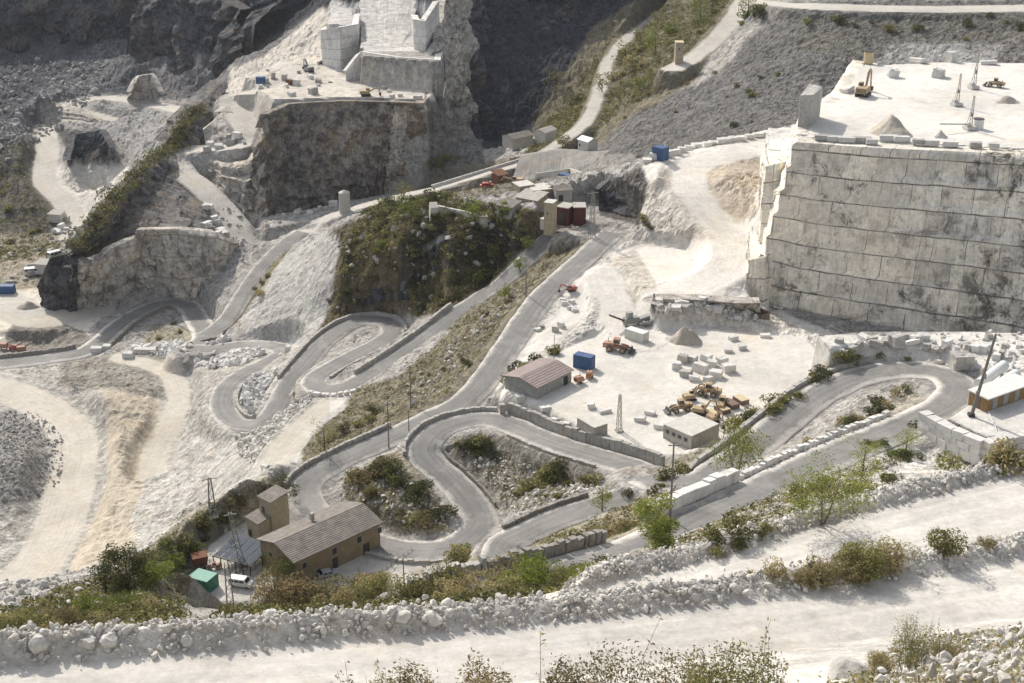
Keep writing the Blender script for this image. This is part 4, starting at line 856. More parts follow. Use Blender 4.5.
stones('rubble', inpoly([(335, 470), (430, 465), (460, 530), (345, 520)]) & (FLAT < .4), 260, 0.2, 0.8, M_RUBBLE, 11)
stones('rubble', inpoly([(400, 390), (500, 290), (590, 255), (600, 300), (500, 385), (430, 420)]) & (FLAT < .4), 420, 0.2, 0.9, M_RUBBLE, 12)
stones('rubble', inpoly([(870, 700), (900, 640), (1060, 625), (1060, 700)]) & (YY < 58), 1700, 0.04, 0.30, M_RUBBLE, 13)
stones('rubble', inpoly([(652, 298), (765, 298), (765, 322), (652, 322)]) & (FLAT < .9), 500, 0.3, 1.5, M_RUBBLE, 14)
stones('rubble', inpoly([(-60, 60), (130, 60), (60, 130), (-60, 200)]) & (YY > 700), 1500, 0.8, 3.2, M_RUBBLED, 15)
stones('rubble', inpoly([(850, 336), (1060, 330), (1060, 372), (980, 366), (870, 360)]) & (YY < 330), 500, 0.2, 1.2, M_BLOCK, 16)
stones('rubble', inpoly([(45, 225), (250, 240), (250, 262), (60, 262)]) & (YY > 480), 260, 0.6, 2.0, M_BLOCKG, 17)
stones('rubble', inpoly([(100, 205), (300, 205), (265, 240), (245, 240), (130, 235)]) & (YY > 500), 200, 0.6, 2.2, M_BLOCKG, 18)
# ------------------------------------------------------------------ boulders and sawn blocks, each a thing
ROCKS = [rock_proto(4, s, 0.9) for s in (31, 32, 33, 34, 35)]
ROCKME = []
for V, F in ROCKS:
    o = raw_mesh('boulder', V, F, M_RUBBLE); ROCKME.append(o.data); bpy.data.objects.remove(o)
def boulder(px, py, wpx, label, group, hpx=None, mat=None, Y0=20, name='boulder', rot=None, sink=0.25, cat='boulder'):
    p = hit(px, py, Y0); dep = p.y * CP - p.z * SP; s = wpx / FOC * dep / 2 * 0.85
    me = ROCKME[random.randrange(5)]
    if mat: 
        key = me.name + mat.name
        if key not in MATME: m2 = me.copy(); m2.materials.clear(); m2.materials.append(mat); MATME[key] = m2
        me = MATME[key]
    o = bpy.data.objects.new(name, me); C.objects.link(o)
    hz = s * (0.75 if hpx is None else hpx / wpx)
    o.location = (p.x, p.y, p.z + hz * (1 - 2 * sink) * 0.6); o.scale = (s, s * random.uniform(.8, 1.1), hz)
    o.rotation_euler = (random.uniform(-.4, .4), random.uniform(-.4, .4), random.uniform(0, 6.28) if rot is None else rot)
    return tag(o, label, cat, group)
MATME = {}
def block_mesh(sx, sy, sz, seed, mat, bev=0.06):
    rs = random.Random(seed); bm = bmesh.new(); bmesh.ops.create_cube(bm, size=1.0)
    for v in bm.verts:
        v.co.x *= sx; v.co.y *= sy; v.co.z *= sz
        v.co += Vector((rs.uniform(-1, 1) * sx * .06, rs.uniform(-1, 1) * sy * .06, rs.uniform(-1, 1) * sz * .06))
    bmesh.ops.subdivide_edges(bm, edges=bm.edges[:], cuts=3, use_grid_fill=True)
    for v in bm.verts:
        n = vnoise(np.array([v.co.x * 1.3 + seed]), np.array([v.co.y * 1.3]), np.array([v.co.z * 1.3]), seed)[0]
        v.co += v.co.normalized() * float(n) * 0.07 * min(sx, sz)
    bmesh.ops.bevel(bm, geom=[e for e in bm.edges if e.calc_face_angle(0) > 1.0], offset=bev, segments=1, affect='EDGES')
    me = bpy.data.meshes.new('marble_block'); bm.to_mesh(me); bm.free(); me.materials.append(mat); return me
def block(px, py, w, d, h, rz, label, group, mat=None, Y0=20, tilt=0.0, name='marble_block', zoff=0.0, cat='marble block'):
    p = hit(px, py, Y0); o = bpy.data.objects.new(name, block_mesh(w, d, h, random.randrange(9999), mat or M_BLOCK)); C.objects.link(o)
    o.location = (p.x, p.y, p.z + h / 2 - 0.08 + zoff); o.rotation_euler = (random.uniform(-tilt, tilt), random.uniform(-tilt, tilt), rz)
    return tag(o, label, cat, group)
# ------------------------------------------------------------------ walls beside the roads
def nearest(key, px, py):
    P = ROADS[key][0]; a, b = proj(P[:, 0], P[:, 1], P[:, 2]); return int(np.argmin((a - px) ** 2 + (b - py) ** 2))
def wall(key, p0, p1, side, off, h, th, bl, mat, label, name='stone_wall', rag=0.12, base=0.0, gap=0.06, follow=True, cat='wall', group=None, rough=0.06):
    """masonry wall of separate stones beside a road; side +1 = left of travel"""
    P, hw, sh, kind = ROADS[key]; i0, i1 = nearest(key, *p0), nearest(key, *p1)
    if i0 > i1: i0, i1 = i1, i0
    T, N = frame(P); Q = P.copy(); Q[:, :2] += N * side * (hw + off); Q = Q[i0:i1 + 1]
    return wall_on(Q, h, th, bl, mat, label, name, rag, base, gap, cat, group, rough)
def wall_px(pts, h, th, bl, mat, label, Y0=20, **kw):
    Q = np.array([tuple(hit(a, b, Y0)) for a, b in pts]); Q = cr(Q, 0.8); return wall_on(Q, h, th, bl, mat, label, **kw)
def wall_on(Q, h, th, bl, mat, label, name='stone_wall', rag=0.12, base=0.0, gap=0.06, cat='wall', group=None, rough=0.06, courses=1):
    bm = bmesh.new(); s = np.concatenate([[0], np.cumsum(np.linalg.norm(np.diff(Q[:, :2], axis=0), axis=1))]); L = s[-1]
    def P_at(u): return np.array([np.interp(u, s, Q[:, k]) for k in range(3)])
    for c in range(courses):
        u = -random.uniform(0, bl * 0.5) * (c > 0); hh = h / courses
        while u < L - 0.2:
            l = min(bl * random.uniform(0.7, 1.35), L - u + 0.3); a, b = P_at(max(u, 0) + gap / 2), P_at(min(u + l - gap / 2, L)); m = (a + b) / 2
            d = b - a; ang = math.atan2(d[1], d[0]); pitch = math.atan2(d[2], math.hypot(d[0], d[1]) + 1e-6)
            le = np.linalg.norm(d); hz = hh * (1 + random.uniform(-rag, rag)) if c == courses - 1 else hh - 0.03
            geo = bmesh.ops.create_cube(bm, size=1.0)['verts']
            M = Matrix.Translation((m[0], m[1], m[2] + base + c * hh + hz / 2 - (0.3 if c == 0 else 0))) @ Matrix.Rotation(ang + random.uniform(-.03, .03), 4, 'Z') @ Matrix.Rotation(-pitch, 4, 'Y')
            ext = 0.6 if c == 0 else 0
            for v in geo:
                v.co = Vector((v.co.x * le + random.uniform(-1, 1) * rough, v.co.y * th * random.uniform(.9, 1.1) + random.uniform(-1, 1) * rough, v.co.z * (hz + ext) + random.uniform(-1, 1) * rough * (v.co.z > 0)))
            bmesh.ops.transform(bm, matrix=M, verts=geo); u += l
    bmesh.ops.bevel(bm, geom=bm.edges[:], offset=0.05, segments=1, affect='EDGES')
    me = bpy.data.meshes.new(name); bm.to_mesh(me); bm.free(); me.materials.append(mat)
    o = bpy.data.objects.new(name, me); C.objects.link(o); return tag(o, label, cat, group)
M_WALL = stone_material('wall_stone', (0.50, 0.485, 0.45), 0.4, 1.6)
M_WALLD = stone_material('dark_wall_stone', (0.36, 0.345, 0.315), 0.45, 1.6)
wall('loop', (400, 432), (297, 484), 1 * -1, 0.5, 1.0, 0.8, 1.6, M_WALL, 'pale stone parapet along the valley side of the road above the works')
wall('loop', (414, 455), (489, 412), 1, 0.5, 0.9, 0.8, 1.4, M_WALL, 'curved stone parapet round the top bend of the big road loop')
wall('loop', (499, 412), (646, 468), 1, 0.9, 2.3, 1.0, 1.9, M_WALL, 'stone retaining wall between the quarry floor and the big loop', rag=0.1)
wall('loop', (520, 432), (606, 462), -1, 0.4, 0.35, 0.5, 1.2, M_BLOCKG, 'low pale kerb of stones above the bushes in the loop', rag=0.3)
wall('loop', (595, 506), (512, 540), -1, 0.5, 0.8, 0.8, 1.5, M_WALLD, 'stone parapet between the loop island and its nearest lane')
wall('loop', (478, 522), (342, 530), -1, 0.5, 0.5, 0.7, 1.5, M_BLOCKG, 'low broken kerb on the works side of the lower bend', rag=0.4)
wall('loop', (420, 452), (474, 512), -1, 0.5, 0.6, 0.6, 1.5, M_WALLD, 'dark low wall along the rocky bank inside the bend')
wall('middle', (462, 309), (364, 376), -1, 0.5, 1.1, 0.9, 1.8, M_WALL, 'stone parapet along the straight road below the scrub hill')
wall('middle', (455, 316), (322, 390), 1, 0.8, 0.8, 1.2, 2.0, M_BLOCK, 'line of rough white blocks on the near side of the straight road', rag=0.35, gap=0.5, rough=0.15)
wall('middle', (402, 336), (294, 380), -1, 0.5, 1.0, 0.9, 1.6, M_WALL, 'curved stone parapet round the upper switchback')
wall('middle', (318, 378), (372, 347), -1, 0.3, 0.6, 0.7, 1.4, M_BLOCKG, 'low stone kerb on the narrow switchback island')
wall('middle', (262, 420), (226, 384), -1, 0.5, 0.9, 0.8, 1.5, M_WALL, 'stone parapet round the lower left switchback')
wall('west', (196, 312), (92, 347), 1, 0.5, 1.2, 0.9, 1.8, M_WALLD, 'dark stone wall round the switchback under the left cliff')
wall('west', (84, 352), (-20, 366), -1, 0.5, 1.3, 0.9, 1.8, M_WALLD, 'dark stone wall beside the road at the left edge')
wall('hairpin', (672, 530), (762, 490), -1, 0.9, 2.1, 1.6, 2.6, M_BLOCK, 'parapet of big squared white blocks above the tree', rag=0.12, rough=0.1)
wall('hairpin', (766, 486), (912, 422), -1, 0.7, 0.7, 1.0, 1.8, M_BLOCK, 'broken line of white stones between the two lanes', rag=0.4, gap=0.5, rough=0.15)
wall('hairpin', (690, 480), (882, 371), 1, 0.9, 0.8, 1.0, 1.7, M_BLOCKG, 'low stone wall on the quarry side of the right hand road', rag=0.2)
wall('hairpin', (632, 552), (505, 588), -1, 0.9, 1.7, 1.1, 1.0, M_WALLD, 'rough dark rubble wall below the bushes in the middle', rag=0.2, rough=0.12)
wall('hairpin', (505, 588), (430, 610), -1, 0.9, 2.0, 1.1, 0.9, M_RUBBLED, 'rubble wall running down to the works yard', rag=0.25, rough=0.14)
# big block wall of the hut platform
Q = np.array([tuple(at(923, 411, z=-113)), tuple(at(950, 426, z=-113)), tuple(at(985, 441, z=-113))]); Q = cr(Q, 0.8); Q[:, 2] = -117.2
wall_on(Q, 4.3, 2.0, 3.0, M_BLOCK, 'wall of big sawn white blocks carrying the hut platform', rag=0.03, courses=3, rough=0.07)
Q = np.array([tuple(at(986, 442, z=-113)), tuple(at(1010, 436, z=-113)), tuple(at(1070, 426, z=-113))]); Q = cr(Q, 0.8); Q[:, 2] = -117.2
wall_on(Q, 4.3, 2.0, 3.0, M_BLOCK, 'wall of big sawn white blocks on the near side of the hut platform', rag=0.03, courses=3, rough=0.07)
# ------------------------------------------------------------------ shrubs, trees, dry stems
def leaf_material(name, c1, c2, trans=0.35):
    t = NT(name, 0.7, 0.15); v = t.obj(); oi = t.n('ShaderNodeObjectInfo')
    geo = t.n('ShaderNodeNewGeometry')
    n = t.noise(v, 1.1, 4, 0.6)
    c = t.mix(t.ramp(n, [(0.35, 0), (0.65, 1)]), c1, c2)
    rnd = t.ramp(geo.outputs['Random Per Island'], [(0, 0.55), (1, 1.5)])
    c = t.mix(1.0, c, rnd, 'MULTIPLY')
    c = t.mix(1.0, c, t.ramp(oi.outputs['Random'], [(0, 0.75), (1, 1.2)]), 'MULTIPLY')
    t.l(c, t.b.inputs['Base Color'])
    tr = t.n('ShaderNodeBsdfTranslucent'); t.l(c, tr.inputs[0]); mx = t.n('ShaderNodeMixShader'); mx.inputs[0].default_value = trans
    t.l(t.b.outputs[0], mx.inputs[1]); t.l(tr.outputs[0], mx.inputs[2]); t.l(mx.outputs[0], t.t.nodes['Material Output'].inputs[0])
    return t.m
ML = {'olive': leaf_material('olive_leaf', (0.18, 0.185, 0.07), (0.27, 0.25, 0.105), 0.42),
      'dark': leaf_material('dark_leaf', (0.075, 0.088, 0.038), (0.13, 0.125, 0.055), 0.4),
      'dry': leaf_material('dry_leaf', (0.29, 0.25, 0.125), (0.41, 0.35, 0.19), 0.42),
      'green': leaf_material('green_leaf', (0.13, 0.17, 0.035), (0.21, 0.23, 0.055), 0.42),
      'brown': leaf_material('brown_leaf', (0.20, 0.16, 0.085), (0.27, 0.215, 0.115), 0.4),
      'lime': leaf_material('lime_leaf', (0.20, 0.25, 0.06), (0.30, 0.31, 0.09), 0.45)}
M_BARK = simple('bark', (0.16, 0.13, 0.10), 0.9, 0.4, 4)
LEAF_V = np.array([(-0.5, 0, 0), (0, -0.22, 0.06), (0.5, 0, 0), (0, 0.22, 0.06)]); LEAF_F = np.array([[0, 1, 2, 3]])
def crown_points(n, rx, rz, seed, lobes=7, zc=0.6, fill=0.75):
    rs = np.random.default_rng(seed); C0 = []
    for k in range(lobes):
        a = rs.uniform(0, 6.28); r = rs.uniform(0.15, 0.62) * rx; z = rz * (zc + rs.uniform(-0.45, 0.5) * 0.8)
        C0.append((math.cos(a) * r, math.sin(a) * r, z, rs.uniform(0.28, 0.52)))
    out = []
    for k in range(n):
        c = C0[rs.integers(lobes)]; d = rs.normal(size=3); d /= np.linalg.norm(d); q = rs.uniform(0.3, 1) ** (1 - fill) * (1 + rs.normal() * 0.10)
        out.append((c[0] + d[0] * c[3] * rx * q, c[1] + d[1] * c[3] * rx * q, max(0.02 * rz, c[2] + d[2] * c[3] * rz * q * 0.9)))
    return np.array(out)
def tube(bm, pts, rads, seg=5):
    prev = None
    for (p, r) in zip(pts, rads):
        p = Vector(p); ring = [bm.verts.new(p + Vector((math.cos(a) * r, math.sin(a) * r, 0))) for a in [2 * math.pi * k / seg for k in range(seg)]]
        if prev:
            for k in range(seg): bm.faces.new((prev[k], prev[(k + 1) % seg], ring[(k + 1) % seg], ring[k]))
        prev = ring
def bush_mesh(seed, n, leaf, mat, h=0.75, lobes=6):
    P = crown_points(n, 1.0, h, seed, lobes, 0.5); s = leaf * np.random.default_rng(seed).uniform(0.6, 1.4, n)
    V, F = scatter(LEAF_V, LEAF_F, P, s, 1.2); o = raw_mesh('scrub_bush', V, F, mat)
    me = o.data; bpy.data.objects.remove(o)
    bm = bmesh.new(); bm.from_mesh(me); rs = random.Random(seed)
    for k in range(7):
        a = rs.uniform(0, 6.28); r = rs.uniform(.3, .8)
        tube(bm, [(0, 0, -.1), (math.cos(a) * r * .5, math.sin(a) * r * .5, h * .5), (math.cos(a) * r, math.sin(a) * r, h * rs.uniform(.7, 1.0))], (.03, .02, .008), 4)
    nf = len(bm.faces); bm.to_mesh(me); bm.free(); me.materials.append(M_BARK)
    for p in me.polygons[n:]: p.material_index = 1
    return me
BUSH = {}
for k in ('olive', 'dark', 'dry', 'green', 'brown'):
    BUSH[k] = [bush_mesh(100 + i + len(k), 420, 0.17, ML[k]) for i in range(2)]
    BUSH[k + '_near'] = [bush_mesh(200 + i + len(k), 2200, 0.085, ML[k], 0.7, 9) for i in range(2)]
NB = [0]
def bush(px, py, wpx, kind, label, group, Y0=20, hf=1.0, near=False):
    p = hit(px, py, Y0); dep = p.y * CP - p.z * SP; s = wpx / FOC * dep / 2
    o = bpy.data.objects.new('scrub_bush', random.choice(BUSH[kind + ('_near' if near else '')])); C.objects.link(o)
    o.location = (p.x, p.y, p.z - 0.12 * s); o.scale = (s, s * random.uniform(.8, 1.1), s * hf * random.uniform(.85, 1.2)); o.rotation_euler = (0, 0, random.uniform(0, 6.28))
    NB[0] += 1; return tag(o, label, 'bush', group)
def bushes(poly, n, kinds, w, label, group, Y0=20, hf=1.0, near=False, avoid=True):
    P = np.array(poly, float); lo, hi = P.min(0), P.max(0); k = 0; tries = 0
    while k < n and tries < n * 40:
        tries += 1; px, py = random.uniform(lo[0], hi[0]), random.uniform(lo[1], hi[1])
        if poly_dist(np.array([px]), np.array([py]), P)[0] > 0: continue
        p = hit(px, py, Y0); fi = int(np.interp(p.x / p.y, GU, np.arange(NU))); fj = int(np.interp(p.y, GY, np.arange(NR)))
        if avoid and FLAT[fj, fi] > 0.45: continue
        bush(px, py, random.uniform(*w), random.choice(kinds), label, group, Y0, hf, near); k += 1
O, D, Y_, G, B = 'olive', 'dark', 'dry', 'green', 'brown'
bushes([(450, 445), (480, 440), (500, 455), (490, 470), (455, 465)], 9, [D, D, O], (15, 32), 'dark bush in the upper left corner inside the big road loop', 'bushes inside the big loop')
bushes([(500, 475), (590, 460), (600, 490), (560, 505), (520, 500)], 18, [D, O, O], (15, 35), 'bush on the rocky bank inside the big road loop', 'bushes inside the big loop')
bushes([(350, 480), (400, 460), (425, 490), (450, 530), (390, 525), (350, 500)], 22, [D, O, B], (17, 40), 'bush on the stony bank inside the lower left bend', 'bushes inside the lower bend')
bushes([(450, 545), (500, 520), (505, 545), (480, 562), (445, 560)], 8, [O, G, Y_], (20, 40), 'olive bush in the clump beside the end of the dark stone parapet', 'bushes beside the parapet')
bushes([(480, 572), (560, 552), (640, 520), (690, 500), (690, 520), (600, 550), (530, 568)], 10, [O, D, B, Y_], (20, 43), 'bush in the strip between the two lanes near the light green tree', 'bushes between the lanes')
bushes([(590, 500), (650, 482), (680, 470), (690, 480), (640, 500)], 7, [O, D], (15, 32), 'bush between the loop and the parapet of big white blocks', 'bushes above the block parapet', avoid=False)
bushes([(500, 590), (640, 580), (660, 592), (560, 604)], 9, [O, Y_, G], (35, 81), 'broad bush behind the front rock bank near the light green tree', 'bushes behind the front bank', Y0=85, near=True, avoid=False)
bushes([(395, 590), (520, 575), (540, 598), (420, 608)], 10, [Y_, O, Y_], (32, 70), 'straw coloured bush behind the front rock bank below the rubble wall', 'straw bushes behind the bank', Y0=85, near=True, avoid=False)
bushes([(265, 600), (380, 590), (395, 606), (270, 614)], 10, [Y_, B, O], (37, 75), 'brownish bush between the works building and the front rock bank', 'brown bushes below the building', Y0=85, near=True, avoid=False)
bushes([(70, 616), (140, 604), (155, 618), (90, 634)], 8, [O, G, Y_], (26, 50), 'green and straw bush in front of the dark green trees', 'bushes in front of the green trees', Y0=75, near=True, avoid=False)
bushes([(0, 625), (70, 615), (80, 640), (0, 650)], 6, [B, O, Y_], (27, 59), 'scrub bush at the lower left corner above the rock bank', 'bushes at the lower left', Y0=75, near=True, avoid=False)
bushes([(140, 560), (200, 520), (215, 530), (195, 560), (150, 590)], 14, [O, D, G], (17, 45), 'bush on the ridge left of the works yard', 'bushes on the ridge', avoid=False)
bushes([(205, 515), (250, 490), (262, 498), (225, 525)], 8, [O, Y_], (12, 29), 'small bush along the ridge beside the pylon', 'small bushes by the pylon', avoid=False)
bushes([(338, 582), (380, 575), (385, 588), (345, 592)], 5, [O, Y_], (20, 37), 'bush in front of the car by the works building', 'bushes by the car', avoid=False)
bushes([(690, 550), (765, 515), (775, 530), (720, 555)], 9, [O, D, O], (22, 51), 'bush on the near side of the road by the light green tree', 'bushes on the near side of the road', Y0=85, avoid=False)
bushes([(775, 500), (860, 480), (930, 470), (930, 485), (850, 500)], 9, [O, Y_, D], (20, 45), 'bush above the far bank of the second haul road', 'bushes above the far bank', Y0=100, avoid=False)
bushes([(855, 440), (925, 428), (925, 460), (870, 465)], 8, [D, O, G], (17, 37), 'bush at the foot of the sawn block wall', 'bushes below the block wall', avoid=False)
bushes([(790, 470), (880, 415), (912, 392), (905, 386), (840, 425), (780, 460)], 16, [O, Y_, D], (12, 29), 'bush on the strip between the two lanes of the right hand road', 'bushes on the strip between lanes')
bushes([(735, 440), (790, 408), (840, 370), (850, 358), (830, 356), (780, 395), (735, 425)], 16, [D, O, O], (15, 37), 'bush on the bank between the quarry floor and the right hand road', 'bushes on the bank above the right road', avoid=False)
bushes([(850, 356), (925, 358), (920, 364), (850, 362)], 3, [O, D], (10, 20), 'little bush along the far side of the right hand hairpin', 'little bushes behind the hairpin', avoid=False)
bushes([(950, 470), (1040, 455), (1040, 470), (960, 482)], 9, [O, Y_], (27, 59), 'olive grass bush below the hut platform at the right edge', 'grassy bushes below the platform', Y0=100, avoid=False)
bushes([(760, 585), (860, 562), (905, 552), (905, 566), (790, 590)], 13, [O, Y_, Y_], (30, 62), 'straw coloured bush between the two haul roads', 'straw bushes between the haul roads', Y0=66, near=True, avoid=False)
bush(942, 554, 56, O, 'round olive bush between the two haul roads at the right', None, 66, 1.3, True)
bush(985, 545, 26, Y_, 'small dry bush right of the round bush between the haul roads', None, 66, 1.0, True)
bush(764, 585, 52, Y_, 'round straw coloured bush at the left end of the strip between the haul roads', None, 66, 1.2, True)
bushes([(400, 380), (455, 345), (500, 300), (540, 262), (560, 262), (520, 310), (480, 370), (400, 405)], 9, [O, B, D, Y_], (8, 21), 'small bush on the slope between the two long straight roads', 'bushes between the straight roads')
bushes([(300, 450), (380, 400), (400, 410), (330, 450)], 6, [O, D, Y_], (10, 27), 'small bush on the slope above the road past the works', 'bushes above the works road')
bushes([(490, 392), (510, 365), (560, 350), (520, 380), (500, 402)], 8, [O, D], (12, 29), 'bush beside the shed with the mauve roof', 'bushes beside the mauve roofed shed', avoid=False)
bushes([(340, 250), (440, 225), (530, 235), (520, 265), (440, 300), (345, 310)], 17, [D, B, O, O], (8, 24), 'bush on the dark scrub hill in the middle', 'bushes on the scrub hill')
bushes([(370, 190), (440, 190), (480, 190), (470, 222), (380, 222)], 8, [O, D, G], (12, 27), 'bush on the terrace above the scrub hill', 'bushes on the terrace above the hill', avoid=False)
bushes([(530, 165), (560, 110), (600, 60), (640, 30), (690, 20), (620, 90), (570, 150)], 17, [O, G, D, Y_], (8, 27), 'bush on the slope beside the road climbing to the upper works', 'bushes beside the climbing road')
bushes([(690, 30), (740, -5), (800, -5), (745, 25), (700, 50)], 10, [G, O, D], (12, 32), 'bush by the white track at the top edge', 'bushes by the track at the top')
bushes([(800, 20), (1024, 14), (1024, 40), (900, 44), (820, 50)], 13, [D, D, O], (7, 24), 'dark bush on the slope below the road at the top right', 'dark bushes on the top right slope')
bushes([(100, 230), (150, 180), (180, 150), (200, 150), (160, 210)], 6, [D, O, B], (8, 21), 'bush on the dark spur above the left cliff', 'bushes on the left spur')
bushes([(0, 190), (40, 150), (45, 220), (60, 260), (0, 260)], 9, [D, O, B], (8, 24), 'bush on the slope at the left edge', 'bushes at the left edge')
bushes([(210, 335), (262, 270), (285, 250), (272, 285), (240, 325)], 4, [O, D, Y_], (8, 20), 'bush on the bank beside the road climbing past the left cliff', 'bushes beside the left climbing road')
bushes([(150, 335), (185, 310), (188, 330), (160, 345)], 3, [O, Y_], (7, 16), 'bush inside the switchback under the left cliff', 'bushes inside the far left switchback', avoid=False)
bushes([(660, 110), (760, 60), (800, 90), (740, 130), (680, 150)], 3, [D, B, O], (6, 17), 'sparse bush on the grey slope behind the quarry', 'bushes on the grey slope')
bushes([(640, 215), (665, 195), (668, 215), (648, 235)], 3, [O, D], (10, 18), 'bush on the rocky bank beside the white haul ramp', 'bushes beside the haul ramp')
# low scrub that nobody could count: tufts where the ground is overgrown
def tufts(name, mask, n, s0, s1, mat, seed, nl=16, w=None):
    V = []; F = []; rs = np.random.default_rng(seed)
    P = np.stack([rs.normal(0, .35, nl), rs.normal(0, .35, nl), rs.uniform(0.05, .6, nl)], 1)
    TV, TF = scatter(LEAF_V, LEAF_F, P, rs.uniform(.25, .5, nl), 1.0)
    Q = pick(mask, n, w); W, G2 = scatter(TV, TF, Q, RNG.uniform(s0, s1, len(Q)), 0.2); o = raw_mesh(name, W, G2, mat); o['kind'] = 'stuff'; return o
vw = VEG ** 2 * (FLAT < 0.5)
tufts('undergrowth', INV & (YY > 90) & (YY < 480) & (VEG > .3), 9000, 0.4, 1.1, ML['olive'], 1, w=vw)
tufts('undergrowth', INV & (YY > 90) & (YY < 480) & (VEG > .3), 6500, 0.3, 1.0, ML['brown'], 2, w=vw)
tufts('undergrowth', INV & (YY > 90) & (YY < 700) & (VEG > .3), 9000, 0.5, 1.4, ML['dark'], 3, w=vw)
tufts('undergrowth', INV & (YY > 66) & (YY < 300) & (VEG > .3), 6000, 0.3, 0.8, ML['dry'], 4, w=vw)
tufts('undergrowth', INV & (YY > 66) & (YY < 230) & (VEG > .3), 2500, 0.3, 0.8, ML['green'], 5, w=vw)
hill = inpoly([(338, 312), (342, 250), (370, 205), (440, 196), (540, 212), (560, 225), (500, 280), (455, 308), (400, 318), (350, 325)]) & (YY > 350) & (YY < 480) & (FLAT < .5)
stones('rubble', hill, 260, 0.4, 1.6, M_RUBBLED, 61); tufts('undergrowth', hill, 1500, 0.5, 1.5, ML['dark'], 8); tufts('undergrowth', hill, 230, 1.6, 3.0, ML['dark'], 18, nl=50); tufts('undergrowth', hill, 160, 1.6, 3.0, ML['olive'], 19, nl=50); tufts('undergrowth', hill, 1800, 0.4, 1.2, ML['olive'], 9); tufts('undergrowth', hill, 1600, 0.4, 1.1, ML['brown'], 10)
up = inpoly([(520, 165), (560, 100), (600, 50), (640, 10), (760, -5), (690, 80), (620, 110), (565, 160)]) & (YY > 500) & (FLAT < .5)
tufts('undergrowth', up, 1500, 0.8, 2.6, ML['olive'], 12); tufts('undergrowth', up, 900, 0.8, 2.4, ML['dark'], 13)
lft = inpoly([(-20, 150), (38, 140), (60, 215), (60, 262), (-20, 262)]) | inpoly([(66, 262), (100, 215), (180, 120), (200, 115), (180, 155), (110, 222)])
tufts('undergrowth', lft & (YY > 500) & (FLAT < .5), 1500, 0.7, 2.2, ML['dark'], 14); tufts('undergrowth', lft & (YY > 500) & (FLAT < .5), 900, 0.7, 2.0, ML['olive'], 15)
def tufts_along(name, pts, n, s0, s1, mat, seed, spread=2.5):
    rs = np.random.default_rng(seed); A = np.array(pts); q = rs.uniform(0, len(A) - 1, n); P = np.stack([np.interp(q, np.arange(len(A)), A[:, k]) for k in range(3)], 1)
    P[:, :2] += rs.normal(0, spread, (n, 2)); P[:, 2] += rs.uniform(-1.2, .4, n); nl = 20
    Q = np.stack([rs.normal(0, .4, nl), rs.normal(0, .4, nl), rs.uniform(0.05, .8, nl)], 1); TV, TF = scatter(LEAF_V, LEAF_F, Q, rs.uniform(.3, .6, nl), 1.0)
    W, G2 = scatter(TV, TF, P, rs.uniform(s0, s1, n), .2); o = raw_mesh(name, W, G2, mat); o['kind'] = 'stuff'
crest = [pt(a) for a in [(72, 250, -166), (95, 220, -160), (120, 190, -157), (148, 162, -156), (174, 148, -158.5), (184, 124, -151), (200, 106, -148)]]
tufts_along('undergrowth', crest, 260, 1.2, 3.0, ML['dark'], 21); tufts_along('undergrowth', crest, 160, 1.0, 2.6, ML['olive'], 22); tufts_along('undergrowth', crest, 120, 1.0, 2.4, ML['brown'], 23)
tufts('dry_grass', INV & (YY > 60) & (YY < 110) & (VEG > .2), 1400, 0.2, 0.45, ML['dry'], 6)
tufts('dry_grass', INV & (YY > 24) & (YY < 58) & (VEG > .2), 2200, 0.12, 0.42, ML['dry'], 7); tufts('dry_grass', INV & (YY > 24) & (YY < 58) & (VEG > .2), 500, 0.15, 0.5, ML['olive'], 17)
